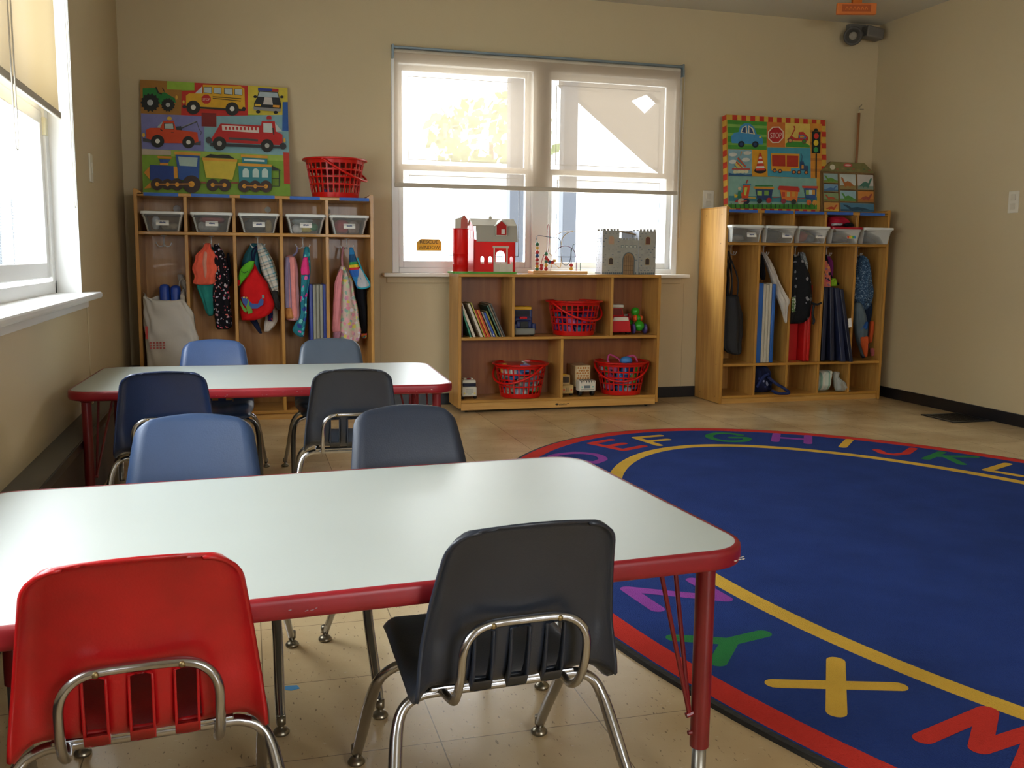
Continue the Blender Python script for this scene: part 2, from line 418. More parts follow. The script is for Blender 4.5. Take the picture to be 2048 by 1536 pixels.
# ------------------------------------------------------------ the room
WALLP = mat('wall_paint', 'c6b48f', 0.55, bump=0.06, bscale=90, var=0.02, vscale=1.2)
CEILP = mat('ceiling_paint', 'cbc6b4', 0.8, bump=0.05)
WHITE = mat('white_window_paint', 'e4e4e2', 0.35)
BLACKB = mat('black_vinyl', '15161a', 0.35)
def floor_material():
    m = bpy.data.materials.new('vinyl_floor_tiles'); m.use_nodes = True; nt = m.node_tree; N = nt.nodes; L = nt.links; b = N['Principled BSDF']
    tc = N.new('ShaderNodeTexCoord'); mp = N.new('ShaderNodeMapping')
    T = 0.3305; mp.inputs['Location'].default_value = (-0.013 / T, -1.715 / T, 0); mp.inputs['Scale'].default_value = (1 / T, 1 / T, 1)
    L.new(tc.outputs['Object'], mp.inputs['Vector']); sp = N.new('ShaderNodeSeparateXYZ'); L.new(mp.outputs[0], sp.inputs[0])
    def M(op, a, bv=None, clamp=False):
        n = N.new('ShaderNodeMath'); n.operation = op; n.use_clamp = clamp
        for i, x in enumerate((a, bv)):
            if x is None: continue
            if isinstance(x, (int, float)): n.inputs[i].default_value = x
            else: L.new(x, n.inputs[i])
        return n.outputs[0]
    def seam(o):
        f = M('FRACT', o); d = M('MINIMUM', f, M('SUBTRACT', 1.0, f)); return M('LESS_THAN', d, 0.0035)
    sm = M('MAXIMUM', seam(sp.outputs[0]), seam(sp.outputs[1]))
    fl = N.new('ShaderNodeVectorMath'); fl.operation = 'FLOOR'; L.new(mp.outputs[0], fl.inputs[0])
    wn = N.new('ShaderNodeTexWhiteNoise'); wn.noise_dimensions = '3D'; L.new(fl.outputs[0], wn.inputs['Vector'])
    tile = N.new('ShaderNodeMapRange'); tile.inputs['To Min'].default_value = 0.93; tile.inputs['To Max'].default_value = 1.04; L.new(wn.outputs['Value'], tile.inputs['Value'])
    # flecks, streaked along alternate directions
    def fleck(scale, rot, thr):
        m2 = N.new('ShaderNodeMapping'); m2.inputs['Scale'].default_value = scale; m2.inputs['Rotation'].default_value = (0, 0, rot)
        L.new(tc.outputs['Object'], m2.inputs['Vector'])
        n = N.new('ShaderNodeTexNoise'); n.inputs['Scale'].default_value = 1.0; n.inputs['Detail'].default_value = 2; L.new(m2.outputs[0], n.inputs['Vector'])
        return M('MULTIPLY', M('SUBTRACT', n.outputs['Fac'], thr, False), 14.0, True)
    f1 = fleck((150, 50, 1), 0.3, 0.655); f2 = fleck((60, 170, 1), 0.2, 0.69)
    n0 = N.new('ShaderNodeTexNoise'); n0.inputs['Scale'].default_value = 2.5; n0.inputs['Detail'].default_value = 6; L.new(tc.outputs['Object'], n0.inputs['Vector'])
    r0 = N.new('ShaderNodeValToRGB'); r0.color_ramp.elements[0].color = (*lin('bfa277'), 1); r0.color_ramp.elements[0].position = 0.3
    r0.color_ramp.elements[1].color = (*lin('dcc49a'), 1); r0.color_ramp.elements[1].position = 0.7
    L.new(n0.outputs['Fac'], r0.inputs['Fac'])
    sc = N.new('ShaderNodeVectorMath'); sc.operation = 'SCALE'; L.new(r0.outputs['Color'], sc.inputs[0]); L.new(tile.outputs[0], sc.inputs['Scale'])
    def mix(f, a, col):
        x = N.new('ShaderNodeMix'); x.data_type = 'RGBA'
        L.new(f, x.inputs[0]); L.new(a, x.inputs[6]); x.inputs[7].default_value = (*lin(col), 1); return x.outputs[2]
    c = mix(M('MULTIPLY', f1, 0.75), sc.outputs[0], '6d5a42'); c = mix(M('MULTIPLY', f2, 0.5), c, 'e6dcc6'); c = mix(M('MULTIPLY', sm, 0.75), c, '5e4e3c')
    L.new(c, b.inputs['Base Color'])
    n3 = N.new('ShaderNodeTexNoise'); n3.inputs['Scale'].default_value = 5; n3.inputs['Detail'].default_value = 5; L.new(tc.outputs['Object'], n3.inputs['Vector'])
    mr = N.new('ShaderNodeMapRange'); mr.inputs['To Min'].default_value = 0.12; mr.inputs['To Max'].default_value = 0.32; L.new(n3.outputs['Fac'], mr.inputs['Value'])
    L.new(mr.outputs[0], b.inputs['Roughness'])
    bp = N.new('ShaderNodeBump'); bp.inputs['Strength'].default_value = 0.05; bp.inputs['Distance'].default_value = 0.004
    L.new(n3.outputs['Fac'], bp.inputs['Height']); L.new(bp.outputs['Normal'], b.inputs['Normal'])
    return m
struct(MB().box(XL - 0.3, YF - 0.3, -0.1, XR + 0.3, YB + 0.3, 0).build('floor', floor_material()))
struct(MB().box(XL - 0.3, YF - 0.3, ZC, XR + 0.3, YB + 0.3, ZC + 0.1).build('ceiling', CEILP))
WX0, WX1, WZ0, WZ1 = 0.876, 2.796, 0.838, 2.17
b = MB(); T2 = 0.2
b.box(XL - T2, YB, 0, WX0, YB + T2, ZC); b.box(WX1, YB, 0, XR + T2, YB + T2, ZC)
b.box(WX0, YB, 0, WX1, YB + T2, WZ0); b.box(WX0, YB, WZ1, WX1, YB + T2, ZC)
struct(b.build('wall_back', WALLP))
LY0, LY1, LZ0, LZ1 = 0.5, 4.28, 0.765, 2.38
T3 = 0.135
b = MB(); b.box(XL - T3, YF, 0, XL, LY0, ZC); b.box(XL - T3, LY1, 0, XL, YB, ZC)
b.box(XL - T3, LY0, 0, XL, LY1, LZ0); b.box(XL - T3, LY0, LZ1, XL, LY1, ZC)
struct(b.build('wall_left', WALLP))
struct(MB().box(XR, YF, 0, XR + T2, YB, ZC).build('wall_right', WALLP))
FX0, FX1 = 1.0, 2.8  # opening added in the unseen wall, sized for its fill light
b = MB(); b.box(XL - T2, YF - T2, 0, FX0, YF, ZC); b.box(FX1, YF - T2, 0, XR + T2, YF, ZC)
b.box(FX0, YF - T2, 0, FX1, YF, 0.9); b.box(FX0, YF - T2, 2.1, FX1, YF, ZC)
struct(b.build('wall_front', WALLP))
# baseboards
def wavy_board(name, x0, y0, x1, y1, h, t):
    o = MB().rbox(min(x0, x1), min(y0, y1), 0.0, max(x0, x1), max(y0, y1), h, 0.003).build(name, BLACKB); struct(o); return o
wavy_board('baseboard_back', XL, YB - 0.012, XR, YB, 0.073, 0)
wavy_board('baseboard_right', XR - 0.012, YF, XR, YB - 0.012, 0.073, 0)
# raised ledge with a dark face along the left wall
LEDT = mat('ledge_grey_paint', '5c574f', 0.55); LEDF = mat('ledge_brown_face', '4b3f38', 0.6, var=0.15, vscale=5)
b = MB(); b.box(XL, YF, 0, -0.582, YB - 0.013, 0.262); b.cur = 1; b.box(XL, YF, 0.262, -0.568, YB - 0.013, 0.292); b.cur = 2; b.box(-0.568, YF, 0.262, -0.563, YB - 0.02, 0.29)
struct(b.build('trim_1', [LEDF, LEDT, BLACKB]))
# trim below left window sill, vertical molding
struct(MB().rbox(XL, LY0, 0.715, XL + 0.02, 4.33, 0.762, 0.004).build('trim_2', WHITE))
struct(MB().rbox(XL, 4.395, 0.292, XL + 0.006, 4.425, 0.715, 0.002).build('trim_3', WALLP))
struct(MB().rbox(0.84, YB - 0.015, 0.775, 2.83, YB, 0.815, 0.004).build('trim_4', WALLP))
b = MB(); b.box(0.80, YB - 0.004, 0.073, 0.806, YB, 0.775); b.box(2.86, YB - 0.004, 0.073, 2.866, YB, 0.775)
struct(b.build('trim_5', WALLP))

# ---- back window: two double-hung units
GL_ = glass_mat(); DK = mat('dark_glazing_strip', '3a3d40', 0.4)
w1 = thing('window_1', None, None, (1.836, YB, WZ0)); struct(w1)
b = MB(); fy0, fy1 = YB - 0.012, YB + 0.12
b.rbox(WX0, fy0, WZ0, 0.918, fy1, WZ1, 0.004); b.rbox(2.754, fy0, WZ0, WX1, fy1, WZ1, 0.004)
b.rbox(1.775, fy0, WZ0, 1.885, fy1, WZ1, 0.004)
b.rbox(0.918, fy0, WZ0, 1.775, fy1, 0.872, 0.003); b.rbox(1.885, fy0, WZ0, 2.754, fy1, 0.872, 0.003)
b.rbox(0.918, fy0, 2.10, 1.775, fy1, WZ1, 0.003); b.rbox(1.885, fy0, 2.10, 2.754, fy1, WZ1, 0.003)
b.build('window_frame', WHITE, w1, world=True)
def sash(x0, x1, z0, z1, y, st, rb, rt):
    b = MB(); d = 0.032
    b.rbox(x0, y, z0, x0 + st, y + d, z1, 0.003); b.rbox(x1 - st, y, z0, x1, y + d, z1, 0.003)
    b.rbox(x0 + st, y, z0, x1 - st, y + d, z0 + rb, 0.003); b.rbox(x0 + st, y, z1 - rt, x1 - st, y + d, z1, 0.003)
    s = b.build('sash', WHITE, w1, world=True)
    pane_quad(MB(), [(x0 + st, y + 0.016, z0 + rb), (x1 - st, y + 0.016, z0 + rb), (x1 - st, y + 0.016, z1 - rt), (x0 + st, y + 0.016, z1 - rt)]).build('pane', GL_, s, world=True)
    a, c, e, g = x0 + st + 0.04, x1 - st - 0.04, z0 + rb + 0.035, z1 - rt - 0.03; q = 0.0022
    b = MB(); yy0, yy1 = y + 0.019, y + 0.021
    b.box(a - q, yy0, e, a + q, yy1, g); b.box(c - q, yy0, e, c + q, yy1, g); b.box(a, yy0, e - q, c, yy1, e + q); b.box(a, yy0, g - q, c, yy1, g + q)
    b.build('glazing_line', DK, s, world=True)
for x0, x1 in ((0.918, 1.775), (1.885, 2.754)):
    sash(x0, x1, 0.872, 1.505, YB + 0.02, 0.034, 0.04, 0.035)
    sash(x0, x1, 1.47, 2.10, YB + 0.06, 0.034, 0.035, 0.03)
b = MB()
for x in (1.15, 1.55, 2.1, 2.5): b.rbox(x, YB + 0.004, 1.478, x + 0.05, YB + 0.022, 1.50, 0.004)
b.build('sash_lock', WHITE, w1, world=True)
MB().rbox(0.812, YB - 0.1, 0.815, 2.858, YB + 0.03, 0.838, 0.006).build('window_sill', mat('sill_paint', 'e2ded4', 0.4), w1, world=True)
# rescue sign stuck on the pane
def sign():
    b = MB(); P = 'XZ'
    poly = [(1.034, 0.976), (1.194, 0.976), (1.194, 1.03), (1.178, 1.05), (1.06, 1.05), (1.034, 1.028)]
    b.prism(poly, YB + 0.0265, YB + 0.028)
    pc = Pic(b, (1.034, YB + 0.0265, 0.976), (0.16, 0, 0), (0, 0, 0.074), start=0.0003)
    b.cur = 1
    pc.poly([(0.01, 0.02), (0.99, 0.02), (0.99, 0.72), (0.89, 0.97), (0.17, 0.97), (0.01, 0.69)], 'd8a93c', raw=True)
    pc.rect(0.03, 0.04, 0.97, 0.56, 'e9b52e')
    w = text_w('WINDOW'); pc.text('WINDOW', 0.08, 0.14, 1.0, '1a1713', 0.84 / w, 0.42)
    w = text_w('RESCUE'); pc.text('RESCUE', 0.12, 0.62, 1.0, '1a1713', 0.74 / w, 0.38)
    o = b.build('rescue_sign', [mat('sign_back', 'c9b98a', 0.6), paint_mat()], fix=False)
    tag(o, 'yellow RESCUE WINDOW sticker on the lower left window pane', 'sign')
sign()
# ---- roller shades
def roller_shade(name, label, along, a0, a1, zt, zb, pos, fabric, railcol):
    """along 'X': hangs on back wall; 'Y': on left wall"""
    loc = ((a0 + a1) / 2, pos, zb) if along == 'X' else (pos, (a0 + a1) / 2, zb)
    t = thing(name, label, 'window shade', loc)
    def B(mb, u0, v0, z0, u1, v1, z1, r=0.003):
        if along == 'X': mb.rbox(u0, pos - v1, z0, u1, pos - v0, z1, r)
        else: mb.rbox(pos + v0, u0, z0, pos + v1, u1, z1, r)
    b = MB()
    if along == 'X': b.add([(a0, pos, zb), (a1, pos, zb), (a1, pos, zt), (a0, pos, zt)], [(0, 1, 2, 3)])
    else: b.add([(pos, a0, zb), (pos, a1, zb), (pos, a1, zt), (pos, a0, zt)], [(0, 1, 2, 3)])
    b.build('fabric', fabric, t, world=True)
    b = MB(); B(b, a0, -0.006, zb - 0.012, a1, 0.008, zb + 0.014); b.build('bottom_bar', mat('shade_hem', 'b5aa97', 0.6), t, world=True)
    b = MB()
    if along == 'X': b.tube([(a0, pos + 0.018, zt - 0.005), (a1, pos + 0.018, zt - 0.005)], 0.019, 16)
    else: b.tube([(pos - 0.018, a0, zt - 0.005), (pos - 0.018, a1, zt - 0.005)], 0.019, 16)
    b.build('roller', mat('shade_roll', 'c9bda8', 0.7), t, world=True)
    b = MB(); B(b, a0 - 0.012, -0.03, zt + 0.012, a1 + 0.012, 0.012, zt + 0.026); b.build('head_rail', railcol, t, world=True)
    return t
SH = shade_mat('shade_fabric', 'bfae9a', 0.22, 0.2)
RAIL = mat('blue_grey_metal_rail', '8797a0', 0.3, metal=0.6)
sh1 = roller_shade('roller_shade', 'beige see-through roller shade half lowered over the back window', 'X', 0.89, 2.772, 2.165, 1.372, YB - 0.035, SH, RAIL)
def bead_chain(t, x0, y, zt, zb, w, ax='X'):
    pts = [(0, zt)] + [(0, zb + w / 2)] + [(w / 2 * (1 - math.cos(a)), zb + w / 2 - w / 2 * math.sin(a)) for a in (0.6, 1.2, 1.6, 2.0, 2.6)] + [(w, zb + w / 2), (w, zt)]
    P = [(x0 + a, y, z) if ax == 'X' else (x0, y + a, z) for a, z in pts]
    MB().tube(P, 0.0022, 6).build('pull_chain', mat('chain', 'b8b2a6', 0.4), t, world=True)
bead_chain(sh1, 2.785, YB - 0.02, 2.17, 1.08, 0.022)
for x in (0.883, 2.785): MB().rbox(x - 0.006, YB - 0.05, 2.12, x + 0.006, YB, 2.2, 0.002).build('bracket', RAIL, sh1, world=True)

# ---- left window
w2 = thing('window_2', None, None, (-0.78, 1.6, LZ0)); struct(w2)
b = MB(); x0, x1 = XL - 0.134, XL - 0.09
b.box(x0, LY1 - 0.035, LZ0, x1, LY1, LZ1); b.box(x0, LY0, LZ0, x1, LY0 + 0.035, LZ1)
b.box(x0, LY0, LZ0, x1, LY1, LZ0 + 0.06); b.box(x0, LY0, LZ1 - 0.04, x1, LY1, LZ1)
# white lining of the opening and casing on the wall
b.box(XL - 0.134, LY1 - 0.012, LZ0 + 0.01, XL + 0.004, LY1, LZ1); b.box(XL - 0.10, LY0, LZ0 + 0.01, XL + 0.004, LY0 + 0.012, LZ1)
b.box(XL - 0.10, LY0, LZ1 - 0.012, XL + 0.004, LY1, LZ1)
b.rbox(XL - 0.125, LY1 - 0.075, LZ0 + 0.06, XL - 0.09, LY1 - 0.035, LZ1 - 0.04, 0.003)
b.build('window_frame', WHITE, w2, world=True)
def lsash(y0, y1, z0, z1, x, st=0.05):
    b = MB(); d = 0.028
    b.rbox(x - d, y0, z0, x, y0 + st, z1, 0.004); b.rbox(x - d, y1 - st, z0, x, y1, z1, 0.004)
    b.rbox(x - d, y0 + st, z0, x, y1 - st, z0 + 0.06, 0.004); b.rbox(x - d, y0 + st, z1 - 0.05, x, y1 - st, z1, 0.004)
    s = b.build('sash', WHITE, w2, world=True)
    pane_quad(MB(), [(x - 0.015, y0 + st, z0 + 0.06), (x - 0.015, y1 - st, z0 + 0.06), (x - 0.015, y1 - st, z1 - 0.05), (x - 0.015, y0 + st, z1 - 0.05)]).build('pane', GL_, s, world=True)
ys = [4.205, 3.31, 2.42, 1.53, 0.535]
for i in range(4):
    lsash(ys[i + 1], ys[i] - 0.0, LZ0 + 0.075, 1.49, XL - 0.10 - (0.0 if i % 2 else 0.0))
    lsash(ys[i + 1], ys[i] - 0.0, 1.49, LZ1 - 0.04, XL - 0.102)
b = MB(); b.rbox(XL - 0.115, LY1 - 0.085, 1.40, XL - 0.085, LY1 - 0.045, 1.47, 0.004); b.build('catch', mat('cream_plastic', 'd8d2b4', 0.5), w2, world=True)
MB().rbox(XL - 0.10, LY0 - 0.05, 0.752, XL + 0.068, 4.385, 0.778, 0.008).build('window_sill', WHITE, w2, world=True)
SH2 = shade_mat('cream_shade_fabric', 'cbb48a', 0.012, 0.17)
sh2 = roller_shade('roller_shade', 'cream roller shade hanging in the left window with hanging cords', 'Y', 0.55, 4.10, 2.35, 1.465, XL - 0.02, SH2, WHITE)
bead_chain(sh2, XL + 0.008, 4.17, 2.33, 1.12, 0.05, 'Y')
bead_chain(sh2, XL + 0.02, 3.13, 2.33, 1.24, 0.04, 'Y')

# ---- outside: sunny ground, neighbour's siding, porch roof and posts, tree
struct(MB().box(XL - 0.25, YB + 0.25, -0.25, 16, 40, -0.15).box(-14, -10, -0.25, XL - 0.25, YB + 0.25, -0.15).build('ground', mat('pale_concrete', 'c2c6c8', 0.9)))
def house():
    t = thing('neighbour_house', 'white clapboard house with dark shutters seen through the left window', 'house', (-7, 3.0, -0.15))
    b = MB(); z = -0.15
    while z < 3.6:
        b.add([(-6.0, -4, z), (-6.0, 60, z), (-6.03, 60, z + 0.17), (-6.03, -4, z + 0.17)], [(0, 1, 2, 3)]); b.add([(-6.03, -4, z + 0.17), (-6.03, 60, z + 0.17), (-6.0, 60, z + 0.17), (-6.0, -4, z + 0.17)], [(0, 1, 2, 3)]); z += 0.17
    b.box(-9, -4, -0.15, -6.04, 60, 3.7)
    b.build('siding', mat('white_siding', 'dcdcda', 0.7), t, world=True)
    for y in (14.0, 27.2):
        b = MB().rbox(-6.00, y, 0.5, -5.94, y + 0.9, 2.4, 0.01); f = b.build('window', WHITE, t, world=True)
        b = MB().box(-5.945, y + 0.07, 0.57, -5.935, y + 0.83, 2.33); b.build('pane', mat('dark_pane', '3b444c', 0.1), f, world=True)
        for yy in (y - 0.42, y + 0.97):
            b = MB().box(-6.00, yy, 0.5, -5.97, yy + 0.35, 2.4)
            for k in range(24): b.box(-5.97, yy + 0.04, 0.54 + k * 0.077, -5.95, yy + 0.31, 0.59 + k * 0.077)
            b.build('shutter', mat('grey_shutter', '4d5358', 0.6), t, world=True)
house()
def porch():
    t = thing('porch', 'porch with square posts and sloping roof seen through the back window', 'porch', (3.0, 9.0, -0.15))
    PM = mat('porch_post_paint', '20252f', 0.6)
    for x in (2.47, 3.01): MB().rbox(x, 8.95, -0.15, x + 0.14, 9.09, 3.4, 0.006).build('post', PM, t, world=True)
    b = MB(); q = [(3.168, 2.489), (3.72, 2.065), (3.883, 2.362), (3.722, 2.487), (3.6, 3.3), (3.0, 3.3), (3.0, 2.6)]
    b.prism(q, 9.0, 9.12)
    b.prism([(3.72, 2.065), (3.951, 1.888), (4.6, 1.5), (4.6, 2.4), (4.03, 2.50), (3.883, 2.362)], 9.0, 9.12)
    b.prism([(3.722, 2.487), (3.929, 2.576), (4.03, 2.50), (4.6, 2.4), (4.6, 3.3), (3.6, 3.3)], 9.0, 9.12)
    b.build('gable_roof', mat('porch_roof_boards', '4f4840', 0.8), t, world=True)
porch()
def tree():
    t = thing('tree', 'pale hazy tree crown above a roofline seen through the back window', 'tree', (5.6, 22, -0.15))
    rnd = random.Random(3); b = MB()
    for k in range(420):
        a, c = rnd.uniform(0, 6.28), rnd.uniform(-1, 1); r = rnd.uniform(0.3, 1) ** 0.5
        p = Vector((5.6 + 1.6 * r * math.cos(a) * math.sqrt(1 - c * c), 22 + 1.2 * r * math.sin(a), 3.7 + 0.95 * r * c))
        n = Vector((rnd.uniform(-1, 1), rnd.uniform(-1, 1), rnd.uniform(-1, 1))).normalized(); u = n.orthogonal().normalized(); w = n.cross(u); s = rnd.uniform(0.1, 0.22)
        b.add([p - u * s, p + w * s * 0.6, p + u * s, p - w * s * 0.6], [(0, 1, 2, 3)])
    b.build('foliage', mat('leaves', '6f7f52', 0.8), t, world=True)
    MB().tube([(5.6, 22, -0.15), (5.65, 22, 1.5), (5.6, 22, 3.6)], [0.16, 0.12, 0.05], 10).build('trunk', mat('bark', '5b4a3a', 0.9), t, world=True)
tree()
def garage():
    t = thing('garage', 'low white building with flat roof behind the yard', 'building', (6.0, 18, -0.15))
    MB().box(-2, 18, -0.15, 14, 21, 2.55).build('wall', mat('white_siding', 'dcdcda', 0.7), t, world=True)
    MB().box(-2.2, 17.8, 2.55, 14.2, 21.2, 2.7).build('roof', mat('white_roof', 'e6e6e6', 0.6), t, world=True)
garage()

# ---- small fixtures
def plate(name, label, wall, c, w, h, holes):
    t = thing(name, label, 'electrical fitting', c)
    def P(mb, a0, d0, z0, a1, d1, z1, r):
        if wall == 'back': mb.rbox(c[0] + a0, YB - d1, c[2] + z0, c[0] + a1, YB - d0, c[2] + z1, r)
        elif wall == 'right': mb.rbox(XR - d1, c[1] + a0, c[2] + z0, XR - d0, c[1] + a1, c[2] + z1, r)
        else: mb.rbox(XL + d0, c[1] + a0, c[2] + z0, XL + d1, c[1] + a1, c[2] + z1, r)
    b = MB(); P(b, -w / 2, 0, -h / 2, w / 2, 0.007, h / 2, 0.0025); b.build('cover_plate', mat('almond_plastic', 'd9d2c0', 0.4), t, world=True)
    for (z, ww, hh) in holes:
        b = MB(); P(b, -ww / 2, 0.007, z - hh / 2, ww / 2, 0.012, z + hh / 2, 0.002); b.build('socket', mat('almond_plastic_2', 'cfc7b3', 0.4), t, world=True)
plate('wall_outlet', 'almond power outlet on back wall left of the right locker', 'back', (3.018, YB, 1.338), 0.08, 0.125, [(0.025, 0.034, 0.034), (-0.025, 0.034, 0.034)])
plate('wall_outlet', 'pale double round dial plate high on the right wall', 'right', (XR, 4.575, 1.286), 0.076, 0.125, [(0.026, 0.034, 0.034), (-0.026, 0.034, 0.034)])
plate('light_switch', 'white switch plate on left wall beside the window', 'left', (XL, 4.683, 1.318), 0.076, 0.125, [(0.0, 0.024, 0.05)])
def emergency_light():
    t = thing('emergency_light', 'grey twin head emergency lamp high in the back right corner', 'lamp', (4.08, YB, 2.47))
    G = mat('dark_grey_plastic', '4a463f', 0.5); G2 = mat('grey_box', '6a655c', 0.5)
    MB().rbox(4.01, YB - 0.05, 2.50, 4.14, YB, 2.545, 0.006).build('mounting_base', G2, t, world=True)
    M = Matrix.Rotation(R(-35), 3, 'Z') @ Matrix.Rotation(R(22), 3, 'X') @ Matrix.Rotation(R(90), 3, 'X')
    h = MB().lathe([(0.03, -0.05), (0.05, -0.03), (0.06, 0.02), (0.062, 0.04), (0.05, 0.042), (0.044, 0.03), (0.025, 0.022), (0.0001, 0.02)], (4.02, YB - 0.075, 2.462), 24, M=M).build('lamp_head', G, t, smooth=True, world=True)
    MB().lathe([(0.028, 0.026), (0.026, 0.034), (0.012, 0.038), (0.0001, 0.034)], (4.02, YB - 0.075, 2.462), 20, M=M).build('lens', mat('lamp_lens', '8a8272', 0.2), h, smooth=True, world=True)
    MB().rbox(4.10, YB - 0.12, 2.445, 4.235, YB - 0.03, 2.52, 0.01, rot=Matrix.Rotation(R(8), 3, 'Y')).build('lamp_head', G2, t, world=True)
    MB().tube([(4.06, YB - 0.06, 2.50), (4.10, YB - 0.07, 2.47)], 0.012, 8).build('swivel', G, t, world=True)
emergency_light()
def orange_box():
    t = thing('ceiling_sign', 'orange box sign fixed to the ceiling above the grey corner lamp', 'sign', (3.72, 5.38, 2.5))
    rz = Matrix.Rotation(R(-16), 3, 'Z')
    b = MB().rbox(3.60, 5.37, 2.468, 3.845, 5.40, 2.536, 0.004, rot=rz); bx = b.build('case', mat('orange_plastic', 'd9752a', 0.5), t, world=True)
    MB().box(3.69, 5.376, 2.53, 3.755, 5.394, 2.56).build('ceiling_mount', mat('orange_plastic', 'd9752a', 0.5), t, world=True)
    b = MB(); pc = Pic(b, rz @ Vector((-0.1, -0.016, -0.02)) + Vector((3.7225, 5.385, 2.502)), rz @ Vector((0.2, 0, 0)), (0, 0, 0.045), start=0.0006)
    pc.rect(0.03, 0.02, 0.93, 0.98, 'b4561a')
    for k in range(6): pc.line([(0.14 + k * 0.12, 0.25), (0.18 + k * 0.12, 0.7), (0.22 + k * 0.12, 0.3)], 0.03, 'd9752a')
    b.build('lettering', paint_mat(), bx, world=True, fix=False)
orange_box()
def vent():
    t = thing('floor_vent', 'black floor register grille beside the right wall baseboard', 'vent', (4.13, 4.73, 0))
    b = MB(); b.rbox(3.99, 4.59, 0.0, 4.262, 4.615, 0.006, 0.002); b.rbox(3.99, 4.855, 0.0, 4.262, 4.88, 0.006, 0.002); b.rbox(3.99, 4.6, 0, 4.015, 4.87, 0.006, 0.002); b.rbox(4.24, 4.6, 0, 4.262, 4.87, 0.006, 0.002)
    b.build('frame', BLACKB, t, world=True)
    b = MB()
    for k in range(16): b.box(4.015, 4.618 + k * 0.0148, 0.0015, 4.24, 4.624 + k * 0.0148, 0.005)
    for k in range(5): b.box(4.05 + k * 0.04, 4.615, 0.001, 4.056 + k * 0.04, 4.855, 0.0045)
    b.build('slats', mat('dark_bronze', '2a2723', 0.4, metal=0.5), t, world=True)
    MB().box(4.0, 4.6, 0.0003, 4.255, 4.87, 0.001).build('opening', mat('duct_shade_black', '050505', 0.9), t, world=True)  # black sheet stands in for the shade inside the vent
vent()
tag(MB().prism([(0.052, 2.022), (0.072, 2.012), (0.09, 2.018), (0.085, 2.034), (0.06, 2.036)], 0.0, 0.0012, 'XY').build('paper_scrap', mat('blue_scrap', '3f8fc4', 0.6)), 'tiny blue paper scrap lying on the floor under the near table', 'scrap')

